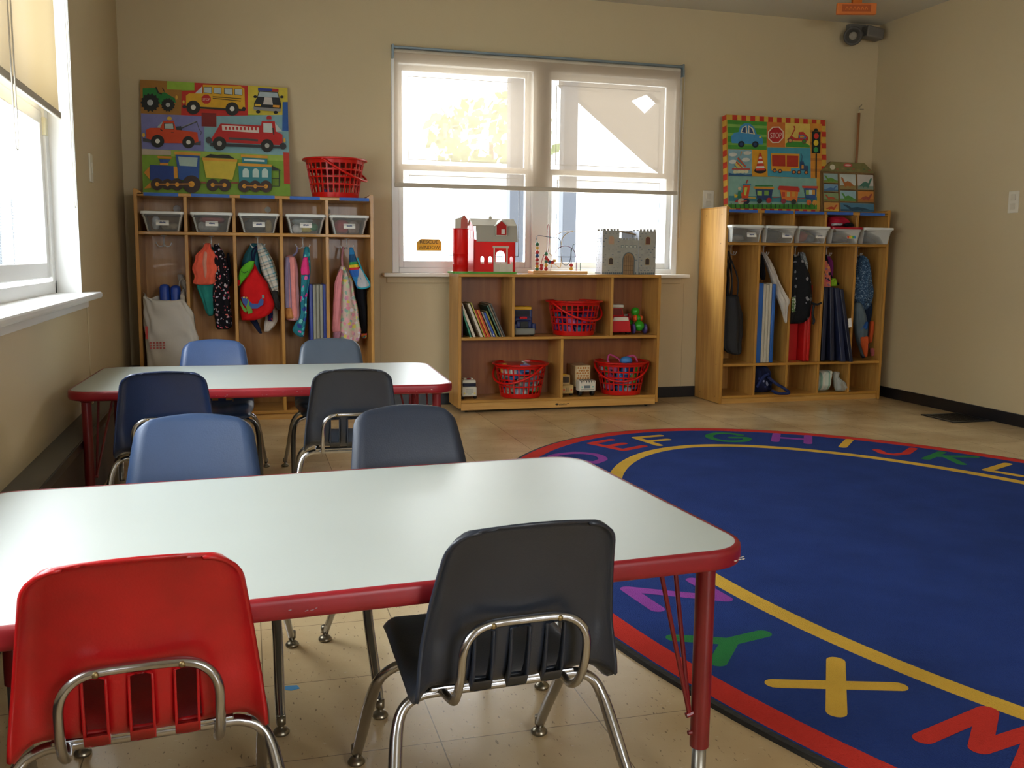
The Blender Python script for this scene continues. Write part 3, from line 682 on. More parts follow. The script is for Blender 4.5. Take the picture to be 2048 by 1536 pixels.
# ------------------------------------------------------------ rug
def rug():
    cx, cy, A, B, th = 2.315, 2.448, 1.514, 2.318, R(6.67)
    def E(a, off=0.0):
        x, y = A * math.cos(a), B * math.sin(a)
        nx, ny = math.cos(a) / A, math.sin(a) / B; l = math.hypot(nx, ny); x -= nx / l * off; y -= ny / l * off
        return (cx + x * math.cos(th) - y * math.sin(th), cy + x * math.sin(th) + y * math.cos(th))
    n = 160; b = MB(); H = 0.011
    def ring(o0, o1, z0, z1, m):
        b.cur = m; base = len(b.v)
        for i in range(n):
            a = 2 * PI * i / n; p, q = E(a, o0), E(a, o1); b.v += [(p[0], p[1], z0), (q[0], q[1], z1)]
        for i in range(n): b.face((base + 2 * i, base + 2 * ((i + 1) % n), base + 2 * ((i + 1) % n) + 1, base + 2 * i + 1))
    ring(0, 0.004, 0, H * 0.8, 1); ring(0.004, 0.018, H * 0.8, H * 0.9, 1); ring(0.018, 0.022, H * 0.9, H, 0)
    ring(0.022, 0.095, H, H, 2); ring(0.095, 0.475, H, H, 0); ring(0.475, 0.535, H, H, 3)
    b.cur = 0; base = len(b.v)
    for i in range(n): p = E(2 * PI * i / n, 0.535); b.v.append((p[0], p[1], H))
    b.face(range(base, base + n))
    STR = {'A': [[(0, 0), (.5, 1), (1, 0)], [(.22, .38), (.78, .38)]], 'B': [[(0, 0), (0, 1), (.6, 1), (.8, .78), (.6, .54), (0, .54)], [(.6, .54), (.9, .28), (.65, 0), (0, 0)]],
           'C': [[(.95, .8), (.7, 1), (.3, 1), (0, .7), (0, .3), (.3, 0), (.7, 0), (.95, .2)]], 'D': [[(0, 0), (0, 1), (.5, 1), (.9, .7), (.9, .3), (.5, 0), (0, 0)]],
           'E': [[(.85, 1), (0, 1), (0, 0), (.85, 0)], [(0, .5), (.7, .5)]], 'F': [[(.85, 1), (0, 1), (0, 0)], [(0, .5), (.7, .5)]],
           'G': [[(.95, .8), (.7, 1), (.3, 1), (0, .7), (0, .3), (.3, 0), (.75, 0), (1, .25), (1, .45), (.6, .45)]], 'H': [[(0, 0), (0, 1)], [(.9, 0), (.9, 1)], [(0, .5), (.9, .5)]],
           'I': [[(.45, 0), (.45, 1)]], 'J': [[(.8, 1), (.8, .3), (.6, 0), (.3, 0), (.05, .28)]], 'K': [[(0, 0), (0, 1)], [(.85, 1), (0, .42)], [(.25, .6), (.9, 0)]],
           'L': [[(0, 1), (0, 0), (.8, 0)]], 'M': [[(0, 0), (.12, 1), (.5, .2), (.88, 1), (1, 0)]], 'N': [[(0, 0), (0, 1), (.9, 0), (.9, 1)]],
           'O': [[(.5, 1), (.1, .8), (0, .5), (.1, .2), (.5, 0), (.9, .2), (1, .5), (.9, .8), (.5, 1)]], 'P': [[(0, 0), (0, 1), (.6, 1), (.85, .75), (.6, .48), (0, .48)]],
           'Q': [[(.5, 1), (.1, .8), (0, .5), (.1, .2), (.5, 0), (.9, .2), (1, .5), (.9, .8), (.5, 1)], [(.6, .3), (1, 0)]], 'R': [[(0, 0), (0, 1), (.6, 1), (.85, .75), (.6, .5), (0, .5)], [(.35, .5), (.9, 0)]],
           'S': [[(.9, .82), (.6, 1), (.25, .95), (.1, .72), (.8, .3), (.7, .05), (.3, 0), (0, .2)]], 'T': [[(.45, 0), (.45, 1)], [(0, 1), (.9, 1)]],
           'U': [[(0, 1), (0, .3), (.3, 0), (.6, 0), (.9, .3), (.9, 1)]], 'V': [[(0, 1), (.45, 0), (.9, 1)]], 'W': [[(0, 1), (.22, 0), (.5, .8), (.78, 0), (1, 1)]],
           'X': [[(0, 0), (.9, 1)], [(0, 1), (.9, 0)]], 'Y': [[(0, 1), (.45, .5)], [(.9, 1), (.45, .5), (.45, 0)]], 'Z': [[(0, 1), (.9, 1), (0, 0), (.9, 0)]]}
    pos = dict(D=(1.50, 4.13), E=(1.78, 4.37), F=(2.04, 4.43), G=(2.418, 4.43), H=(2.742, 4.32), I=(2.946, 4.142), J=(3.075, 3.93), K=(3.225, 3.71), L=(3.325, 3.42),
               Z=(1.135, 2.33), Y=(1.121, 1.993), X=(1.232, 1.718), W=(1.40, 1.43), A=(1.12, 2.62), B=(1.16, 2.95), C=(1.27, 3.30))
    cols = dict(A=3, B=5, C=4, D=6, E=2, F=3, G=5, H=6, I=3, J=2, K=5, L=3, M=6, N=2, O=5, P=3, Q=6, R=2, S=3, T=5, U=6, V=3, W=2, X=3, Y=5, Z=6)
    # remaining letters continue round the unseen half, clockwise between L and W
    def ang(p): return math.atan2(((p[1] - cy) * math.cos(th) - (p[0] - cx) * math.sin(th)) / B, ((p[0] - cx) * math.cos(th) + (p[1] - cy) * math.sin(th)) / A)
    aL, aW = ang(pos['L']), ang(pos['W']) 
    miss = 'MNOPQRSTUV'
    for i, ch in enumerate(miss):
        a = aL + (aW - aL) * (i + 1) / (len(miss) + 1); pos[ch] = E(a, 0.285)
    lay = 0
    for ch, (px, py) in pos.items():
        a = ang((px, py)); nx, ny = math.cos(a) / A, math.sin(a) / B; l = math.hypot(nx, ny); nx /= l; ny /= l
        ux, uy = nx * math.cos(th) - ny * math.sin(th), nx * math.sin(th) + ny * math.cos(th)      # outward = letter's up
        rx, ry = uy, -ux; S = 0.216; SW = 0.18; b.cur = cols[ch]; w = 0.0215
        for st in STR[ch]:
            P = [(px + rx * (u - .45) * SW + ux * (v - .5) * S, py + ry * (u - .45) * SW + uy * (v - .5) * S) for u, v in st]
            if len(P) > 5: P = [(q.x, q.y) for q in catmull([(p[0], p[1], 0) for p in P], 4)]
            for (x0, y0), (x1, y1) in zip(P, P[1:]):
                lay += 1; z = H + 0.0004 + (lay % 12) * 0.00005; aa = math.atan2(y1 - y0, x1 - x0); base = len(b.v); k = 8
                for j in range(k + 1): t = aa + PI / 2 + PI * j / k; b.v.append((x0 + w * math.cos(t), y0 + w * math.sin(t), z))
                for j in range(k + 1): t = aa - PI / 2 + PI * j / k; b.v.append((x1 + w * math.cos(t), y1 + w * math.sin(t), z))
                b.face(range(base, base + 2 * k + 2))
    def pile(n, c): return mat(n, c, 0.95, bump=0.7, bscale=260, var=0.10, vscale=5, spec=0.1)
    o = b.build('alphabet_rug', [pile('rug_blue', '283f82'), mat('rug_binding', '2c2a26', 0.9, bump=0.5), pile('rug_red', 'd23a30'), pile('rug_yellow', 'e2b548'), pile('rug_teal', '2b8f78'), pile('rug_green', '33854a'), pile('rug_purple', '9a4aa8')], fix=False)
    tag(o, 'large blue oval alphabet rug with red edge and yellow ring on the tiled floor', 'rug')
rug()

# ------------------------------------------------------------ tables
LAM = mat('grey_laminate', 'aab0aa', 0.36, var=0.03, vscale=3, bump=0.015, bscale=200, coat=0.0, spec=0.4)
REDB = mat('red_table_edge', '8d1721', 0.38, var=0.12, vscale=14)
REDL = mat('red_leg_paint', '781a1c', 0.35, var=0.12, vscale=10)
CHROME = mat('chrome', 'aeaeb0', 0.2, metal=1.0, var=0.08, vscale=12)
SCUFF = mat('edge_scuff', 'cfc6ae', 0.7); SCUFG = mat('grey_scuff', '8a7c80', 0.6)
def rrect(w, d, r, n=8):
    out = []
    for cx, cy, a0 in ((w / 2 - r, d / 2 - r, 0), (-w / 2 + r, d / 2 - r, 90), (-w / 2 + r, -d / 2 + r, 180), (w / 2 - r, -d / 2 + r, 270)):
        for i in range(n + 1): a = R(a0 + 90 * i / n); out.append((cx + r * math.cos(a), cy + r * math.sin(a)))
    return out
def make_table(label, loc, rz, w, d, scuffs, legc=None):
    t = thing('preschool_table', label, 'table', loc, rz, None)
    zt, th = 0.470, 0.034
    b = MB().prism(rrect(w - 0.016, d - 0.016, 0.076), zt - 0.03, zt, 'XY'); b.build('tabletop', LAM, t)
    prof = [(0.010, 0), (0.003, -0.0005), (0.0005, -0.004), (0, -0.010), (0, -0.024), (0.002, -0.031), (0.008, -0.034), (0.03, -0.034), (0.03, -0.03)]
    b = MB(); b.smooth = True; n = 0; base = 0
    for off, dz in prof:
        P = rrect(w - 2 * off, d - 2 * off, max(0.02, 0.084 - off), 10); n = len(P); b.v += [(x, y, zt + 0.0006 + dz) for x, y in P]
    for i in range(len(prof) - 1):
        for k in range(n): b.face((i * n + k, i * n + (k + 1) % n, (i + 1) * n + (k + 1) % n, (i + 1) * n + k))
    eb = b.build('edge_band', REDB, t)
    b = MB(); b.used_ink = False; rnd = random.Random(int(w * 1000))
    for (x, z, sx, sz, m) in scuffs:
        for k in range(5):
            q = [(x + rnd.uniform(-sx, sx), z + rnd.uniform(-sz, sz)) for _ in range(1)][0]; b.cur = m; a = rnd.uniform(0.001, 0.004); c = rnd.uniform(0.0004, 0.0011)
            b.prism([(q[0] - a, q[1]), (q[0], q[1] - c), (q[0] + a * 0.9, q[1] + c * 0.3), (q[0] + a * 0.1, q[1] + c)], -d / 2 - 0.0006, -d / 2 + 0.0004)
    b.build('scuff_marks', [SCUFF, SCUFG], eb)
    legc = legc or REDL
    for sx in (-1, 1):
        for sy in (-1, 1):
            x, y = sx * (w / 2 - 0.06), sy * (d / 2 - 0.07)
            b = MB(); b.lathe([(0.0165, 0.098), (0.0168, 0.10), (0.0168, 0.425), (0.022, 0.43), (0.022, 0.4355)], (x, y, 0), 20); b.tube([(x - sx * 0.01, y, 0.125), (x - sx * 0.023, y, 0.125)], 0.004, 8)
            lg = autosmooth(b.build('leg', legc, t))
            MB().lathe([(0.013, 0.0), (0.0145, 0.002), (0.0145, 0.012), (0.0125, 0.016), (0.0125, 0.11)], (x, y, 0), 18).build('leg_insert', mat('brushed_steel', '9a958a', 0.35, metal=0.9), lg, smooth=True)
            b = MB(); ax = (x - sx * 0.022, y, 0.160)
            for ex, ey in ((x - sx * 0.085, y - sy * 0.01), (x - sx * 0.03, y - sy * 0.06)):
                b.tube([(ex, ey, 0.436), ax], 0.0042, 8)
            b.tube([(x, y, 0.165), (ax[0] - sx * 0.006, y, 0.158)], 0.005, 8)
            b.build('brace', legc, lg)
    return t
make_table('nearest low grey topped table with red edge', (0.140, 1.69, 0), R(3.7), 1.285, 0.775, [(0.23, 0.447, 0.05, 0.004, 1), (0.2, 0.443, 0.12, 0.002, 0), (0.60, 0.455, 0.012, 0.004, 0), (-0.1, 0.45, 0.02, 0.003, 1)])
make_table('second low grey topped table with red edge by the left wall', (0.080, 3.83, 0), R(-2.2), 1.352, 0.765, [(-0.1, 0.446, 0.1, 0.004, 1), (0.55, 0.45, 0.05, 0.003, 0), (0.1, 0.455, 0.06, 0.002, 1)])

# ------------------------------------------------------------ chairs
def chair_shell(col):
    P = [(0.168, 0.268), (0.178, 0.285), (0.170, 0.300), (0.12, 0.304), (0.05, 0.298), (-0.02, 0.292), (-0.07, 0.290), (-0.108, 0.296), (-0.130, 0.318), (-0.142, 0.355), (-0.150, 0.395), (-0.164, 0.45), (-0.184, 0.51), (-0.206, 0.560), (-0.216, 0.577)]
    C = [(q.x, q.y) for q in catmull([(a, b, 0) for a, b in P], 5)]
    cum = [0]
    for a, b in zip(C, C[1:]): cum.append(cum[-1] + math.hypot(b[0] - a[0], b[1] - a[1]))
    T = cum[-1]
    def at(s):
        i = 1
        while i < len(C) - 1 and cum[i] < s: i += 1
        u = min(1, max(0, (s - cum[i - 1]) / max(1e-9, cum[i] - cum[i - 1])))
        p = (C[i - 1][0] + (C[i][0] - C[i - 1][0]) * u, C[i - 1][1] + (C[i][1] - C[i - 1][1]) * u)
        t = (C[i][0] - C[i - 1][0], C[i][1] - C[i - 1][1]); l = math.hypot(*t); t = (t[0] / l, t[1] / l)
        return p, (-t[1], t[0])            # sitter-side normal rotated
    sj = min(range(len(C)), key=lambda i: abs(C[i][1] - 0.312) + (10 if C[i][0] > 0 else 0)); SJ = cum[sj]
    def zs(z): i = min((k for k in range(len(C)) if k > sj - 4), key=lambda i: abs(C[i][1] - z)); return cum[i]
    s0, s1 = zs(0.309), zs(0.397)
    ns, NB = 58, []
    S = sorted(set([round(T * i / ns, 5) for i in range(ns + 1)]))
    S = [s for s in S if abs(s - s0) > 0.003 and abs(s - s1) > 0.003] + [s0, s1, T - 0.004, T - 0.002, 0.003]; S = sorted(set(S))
    def hw(s):
        if s < SJ: w = 0.150 + 0.020 * (s / SJ)
        else: w = 0.170 - 0.038 * ((s - SJ) / (T - SJ)) ** 1.15
        for e, r in ((T - s, 0.045), (s, 0.05)):
            if e < r: w -= r * (1 - math.sqrt(max(0, 1 - ((r - e) / r) ** 2)))
        return w
    xs = [0.0, 0.0155, 0.030]
    slots = [(-0.0735, -0.0435), (-0.015, 0.015), (0.0435, 0.0735)]
    U = sorted(set([round(x / 0.155, 5) for ab in slots for x in ab] + [i / 14 for i in range(-14, 15)] + [-0.965, 0.965, -0.985, 0.985]))
    U2 = []
    for u in U:
        if U2 and abs(u - U2[-1]) < 0.012:
            if any(abs(u * 0.155 - x) < 1e-4 for ab in slots for x in ab): U2[-1] = u
            continue
        U2.append(u)
    U = U2; grid = []; b = MB(); b.smooth = True
    for s in S:
        (y, z), n = at(s); w = hw(s); bk = max(0, min(1, (s - SJ) / 0.08)); row = []
        for u in U:
            q = abs(u); e = max(0, (q - 0.86) / 0.14); j = math.exp(-abs((s - SJ + 0.008) / 0.036) ** 1.5)
            fl = 0.014 * e ** 1.7 + 0.019 * j * max(0, (q - 0.74) / 0.26) ** 1.6
            ed = max(0, 1 - (T - s) / 0.014); fl = max(fl, 0.010 * ed ** 1.5)
            X = u * w * 0.94; Y = y + n[0] * fl + bk * 0.012 * u * u + (0 if s > SJ else 0); Z = z + n[1] * fl
            if s < SJ: Z += 0.012 * u * u * (s / SJ)
            else: Z -= 0.008 * u * u * min(1, (s - SJ) / (T - SJ))
            row.append(len(b.v)); b.v.append((X, Y, Z))
        grid.append(row)
    def inslot(i, k):
        sm = (S[i] + S[i + 1]) / 2; um = (U[k] + U[k + 1]) / 2 * 0.155
        return s0 < sm < s1 and any(a < um < c for a, c in slots)
    for i in range(len(S) - 1):
        for k in range(len(U) - 1):
            if not inslot(i, k): b.face((grid[i][k], grid[i][k + 1], grid[i + 1][k + 1], grid[i + 1][k]))
    return b, at, s0, s1, slots
CH_MESH = {}
def make_chair(label, loc, rz, col, group=None, rough=0.34, dirt=0.08):
    t = thing('school_chair', label, 'chair', loc, rz, group)
    M_ = mat('chair_plastic_' + col, col, rough, var=dirt, vscale=9, bump=0.06, bscale=300)
    if 'shell' not in CH_MESH:
        b, at, s0, s1, slots = chair_shell(col)
        sh = b.build('seat_shell', M_, t)
        md = sh.modifiers.new('thick', 'SOLIDIFY'); md.thickness = 0.0055; md.offset = 0
        # raised rims round the slots
        r = MB(); r.smooth = True; segs = [s0 + (s1 - s0) * i / 8 for i in range(9)]
        for a, c in slots:
            P = []
            def pt(x, s, o): (y, z), n = at(s); return (x * 0.97, y + n[0] * o + 0.004 * (x / .155) ** 2, z + n[1] * o)
            for s in segs: P.append((a, s))
            P += [(a + (c - a) * k / 4, s1 + 0.002) for k in range(1, 4)] + [(c, s) for s in segs[::-1]] + [(a + (c - a) * k / 4, s0 - 0.002) for k in (3, 2, 1)]
            dp = [0.006 + 0.012 * max(0, 1 - (s - s0) / (s1 - s0)) for x, s in P]; base = len(r.v); n_ = len(P)
            for (x, s), q in zip(P, dp):
                xi = a if x <= a + 1e-6 else (c if x >= c - 1e-6 else x); ox = -0.0018 if xi == a else (0.0018 if xi == c else 0)
                r.v += [pt(x + ox, s, -0.002), pt(x + ox, s, q), pt(x - ox, s, q), pt(x - ox, s, -0.002)]
            for i in range(n_):
                j = (i + 1) % n_
                for k in range(4): r.face((base + 4 * i + k, base + 4 * j + k, base + 4 * j + (k + 1) % 4, base + 4 * i + (k + 1) % 4))
            # little scoop closing the slot bottom
            lo = [pt(a, s0, 0.0), pt(c, s0, 0.0), pt(c, s0, 0.018), pt(a, s0, 0.018)]; hi = [pt(a, s0 + 0.012, 0.018), pt(c, s0 + 0.012, 0.018), pt(c, s0 - 0.002, 0.0), pt(a, s0 - 0.002, 0.0)]
            r.add(lo + [pt(a, s0 + 0.016, 0.017), pt(c, s0 + 0.016, 0.017)], [(0, 1, 2, 3), (3, 2, 5, 4)])
        rm = r.build('slot_rim', M_, sh)
        CH_MESH['shell'] = sh; CH_MESH['rim'] = rm
        fr = []
        def arc(pts, n=5): return catmull(pts, n)
        # rear tube frame
        half = [(0.207, -0.195, 0.022), (0.196, -0.155, 0.09), (0.182, -0.105, 0.175), (0.172, -0.078, 0.225), (0.158, -0.068, 0.252), (0.132, -0.066, 0.266), (0.10, -0.066, 0.268)]
        pts = [(-x, y, z) for x, y, z in half] + [(0, -0.066, 0.268)] + half[::-1]; P = arc(pts); rr = [0.0085 + 0.0022 * math.exp(-((abs(p.x) - 0.182) / 0.012) ** 2) - 0.001 * max(0, (0.08 - p.z) / 0.08) for p in P]
        CH_MESH['rear'] = MB().tube(P, rr, 12).build('rear_frame', CHROME, t, smooth=True)
        half = [(0.182, 0.232, 0.022), (0.180, 0.19, 0.08), (0.178, 0.125, 0.165), (0.172, 0.088, 0.22), (0.158, 0.070, 0.248), (0.132, 0.064, 0.262), (0.10, 0.062, 0.268)]
        pts = [(-x, y, z) for x, y, z in half] + [(0, 0.062, 0.268)] + half[::-1]; P = arc(pts); rr = [0.0085 + 0.0022 * math.exp(-((abs(p.x) - 0.178) / 0.008) ** 2) - 0.001 * max(0, (0.08 - p.z) / 0.08) for p in P]
        CH_MESH['front'] = MB().tube(P, rr, 12).build('front_frame', CHROME, t, smooth=True)
        b = MB(); 
        for x in (-0.11, 0.11): b.tube([(x, -0.066, 0.272), (x, 0.062, 0.272)], 0.006, 8)
        b.rbox(-0.12, -0.08, 0.275, 0.12, -0.05, 0.281, 0.002); CH_MESH['rails'] = b.build('side_rail', CHROME, t)
        pts = [(-0.096, -0.120, 0.276), (-0.098, -0.148, 0.296), (-0.098, -0.170, 0.335), (-0.096, -0.178, 0.378), (-0.082, -0.178, 0.402), (-0.055, -0.176, 0.413), (0, -0.172, 0.413)]
        pts = pts + [(-x, y, z) for x, y, z in pts[-2::-1]]
        pts = [(-0.1, -0.075, 0.272)] + pts + [(0.1, -0.075, 0.272)]
        CH_MESH['support'] = sp = MB().tube(arc(pts), 0.0068, 12).build('back_support', CHROME, t, smooth=True)
        for x in (-0.052, 0.052):
            s_ = MB().lathe([(0.0001, 0.0), (0.003, 0.0003), (0.0048, 0.0022), (0.0048, 0.004)], (x, -0.184, 0.412), 10, axis='Y').build('screw', mat('brass_screw', '8c7a52', 0.4, metal=0.8), sp, smooth=True); CH_MESH.setdefault('screws', []).append(s_)
        CH_MESH['feet'] = []
        for x, y in ((-0.208, -0.197), (0.208, -0.197), (-0.1825, 0.235), (0.1825, 0.235)):
            g = MB().lathe([(0.0001, 0.0), (0.014, 0.0), (0.0165, 0.003), (0.0165, 0.006), (0.012, 0.012), (0.006, 0.015), (0.006, 0.02), (0.0092, 0.021), (0.0092, 0.038)], (x, y, 0), 16).build('foot_glide', mat('worn_steel', '8b8270', 0.3, metal=0.9), t, smooth=True); CH_MESH['feet'].append(g)
    else:
        def cp(o, par, m=None):
            c = o.copy(); COL.objects.link(c); c.parent = par
            if m is not None:
                if c.material_slots[0].material != m:
                    key = o.name + m.name
                    if key not in CH_MESH: d = o.data.copy(); d.materials[0] = m; CH_MESH[key] = d
                    c.data = CH_MESH[key]
            return c
        s = cp(CH_MESH['shell'], t, M_); cp(CH_MESH['rim'], s, M_)
        for k in ('rear', 'front', 'rails'): cp(CH_MESH[k], t)
        sp = cp(CH_MESH['support'], t)
        for k in CH_MESH['screws']: cp(k, sp)
        for k in CH_MESH['feet']: cp(k, t)
    return t
make_chair('charcoal chair at the nearest table with its back to the viewer, beside the red chair', (0.372, 1.452, 0), R(3.6), '282e39', 'small school chairs', dirt=0.12)
make_chair('bright red plastic chair tucked at the nearest table', (-0.159, 1.42, 0), R(4.5), 'ad1216', 'small school chairs', dirt=0.22)
make_chair('mid blue textured chair on the far side of the nearest table, facing the viewer', (-0.13, 2.065, 0), R(178), '233959', 'small school chairs', rough=0.45)
make_chair('dark navy chair on the far side of the nearest table, facing the viewer', (0.395, 2.10, 0), R(187), '252d3c', 'small school chairs', rough=0.45)
make_chair('deep navy chair with its back to the viewer at left end of the second table', (-0.272, 3.375, 0), R(3), '1b2b4c', 'small school chairs')
make_chair('charcoal chair with its back to the viewer at right of the second table', (0.338, 3.34, 0), R(-2), '2a303a', 'small school chairs')
make_chair('slate blue chair behind the second table in front of the white bag', (-0.142, 4.10, 0), R(180), '34496f', 'small school chairs')
make_chair('slate grey chair behind the second table in front of the hanging pink jacket', (0.352, 4.085, 0), R(179), '414b58', 'small school chairs')

# ------------------------------------------------------------ coat lockers
BIRCH = wood_mat('birch_ply', 'b98640', 'd2a156'); BIRCHX = wood_mat('birch_ply_shelf', 'b98640', 'd2a156', axis='X')
EDGE = wood_mat('ply_edge', 'a87428', 'c08c3a', rough=0.45, axis='Z'); EDGEX = wood_mat('ply_edge_long', 'a87428', 'c08c3a', rough=0.45, axis='X')
TAPE = mat('blue_masking_tape', '2f62b5', 0.6, var=0.08, vscale=30)
HOOKM = mat('hook_metal', 'd6d4cf', 0.3, metal=0.3)
def panel(b, x0, y0, z0, x1, y1, z1):
    """sheet with its front edge strip in the second material"""
    b.cur = 0; b.box(x0, y0 + 0.003, z0, x1, y1, z1); b.cur = 1; b.rbox(x0, y0, z0, x1, y0 + 0.006, z1, 0.0015); b.cur = 0
def make_locker(label, loc, W, H, tapes, D=0.355):
    t = thing('coat_locker', label, 'coat locker', loc)
    th = 0.018; pit = (W - th) / 5; zt, zs, zl, zb = H - 0.029, H - 0.235, 0.256, 0.045
    for i in range(2):
        b = MB(); x = 0 if i == 0 else W - th
        b.box(x, 0.006, 0.004, x + th, D, H - 0.012); b.cur = 1; b.rbox(x, 0, 0, x + th, 0.006, H, 0.002)
        b.prism([(x, H - 0.012), (x + th, H - 0.012), (x + th, H - 0.001), (x, H - 0.001)], 0.006, D); 
        s = 1 if i == 0 else -1; xe = x + th if i == 0 else x
        b.prism([(xe - s * 0.001, zt + 0.0), (xe + s * 0.035, zt + 0.0), (xe - s * 0.001, H - 0.002)][::s], 0.001, 0.012)
        sp = b.build('side_panel', [BIRCH, EDGE], t)
        b = MB()
        for zz in (H - 0.05, zs + 0.0, zl, zb):
            for yy in (0.06, D - 0.08): b.lathe([(0.0001, -0.0005), (0.004, -0.0005), (0.004, 0.001)], (x + (0 if i == 0 else th), yy, zz), 8, axis='X')
        b.build('screw_caps', mat('screw_cap', '6e5430', 0.5), sp)
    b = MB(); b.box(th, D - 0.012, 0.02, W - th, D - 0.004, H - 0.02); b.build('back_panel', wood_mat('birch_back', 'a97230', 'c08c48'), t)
    for k in range(1, 5):
        b = MB(); panel(b, k * pit, 0.004, zb, k * pit + th, D - 0.012, zt); b.build('divider', [BIRCH, EDGE], t)
    for z0 in (zt, zs, zl, zb):
        b = MB(); b.cur = 0; b.box(th, 0.006, z0 - 0.008, W - th, D - 0.012, z0 + 0.008); b.cur = 1; b.rbox(th, 0.001, z0 - 0.009, W - th, 0.008, z0 + 0.009, 0.003)
        b.build({zt: 'top_board', zb: 'bottom_board'}.get(z0, 'shelf'), [BIRCHX, EDGEX], t)
    MB().box(th, 0.02, 0, W - th, 0.032, zb - 0.008).build('kick_board', BIRCHX, t)
    for a, c in tapes:
        MB().rbox(a, -0.0006, zt - 0.0085, c, 0.012, zt + 0.0095, 0.0005).build('blue_tape', TAPE, t)
    for k in range(5):
        x = (k + 0.5) * pit + 0.008; y = 0.16; b = MB(); z = zs - 0.009
        b.lathe([(0.016, 0), (0.016, -0.004), (0.006, -0.006), (0.0001, -0.006)], (x, y, z), 14)
        b.tube([(x, y, z - 0.004), (x, y, z - 0.055)], 0.0035, 8)
        for a in (R(180), R(0), R(90)):
            b.tube(catmull([(x, y, z - 0.05), (x + 0.012 * math.cos(a), y - 0.012 * math.sin(a), z - 0.062), (x + 0.03 * math.cos(a), y - 0.03 * math.sin(a), z - 0.060), (x + 0.04 * math.cos(a), y - 0.04 * math.sin(a), z - 0.045)], 4), 0.003, 8)
            b.ball((x + 0.04 * math.cos(a), y - 0.04 * math.sin(a), z - 0.044), 0.0045, 8)
        b.build('coat_hook', HOOKM, t, smooth=True)
    return t
LW, LH = 1.288, 1.288
make_locker('five bay birch coat locker on the left with blue tape along its top', (-0.573, 5.54, 0), LW, LH,
            [(0.052, 0.23), (0.296, 0.497), (0.552, 0.739), (0.821, 0.987), (1.096, 1.264)])
make_locker('five bay birch coat locker in the right corner, its side panel in view', (2.962, 5.54, 0), 1.222, 1.278,
            [(0.02, 0.223), (0.273, 0.483), (0.495, 0.711), (0.731, 0.93), (0.985, 1.176)])
def disc(x, z, r, col, label):
    o = MB().lathe([(0.0001, 0.0), (r, 0.0), (r, -0.003), (r * 0.25, -0.004), (0.0001, -0.0035)], (x, 5.8822, z), 18, axis='Y').build('felt_disc', mat('disc_' + col, col, 0.6), smooth=False)
    tag(o, label, 'disc'); return o
disc(-0.374, 1.199, 0.021, 'ffffff', 'white round disc on the back of the leftmost upper cubby')
disc(0.135, 1.206, 0.018, 'b8b4a6', 'grey round disc on the back of the third upper cubby, left locker')
disc(0.455 + 0.03, 1.203, 0.017, 'a9a596', 'dark centred grey disc in the fifth upper cubby, left locker')

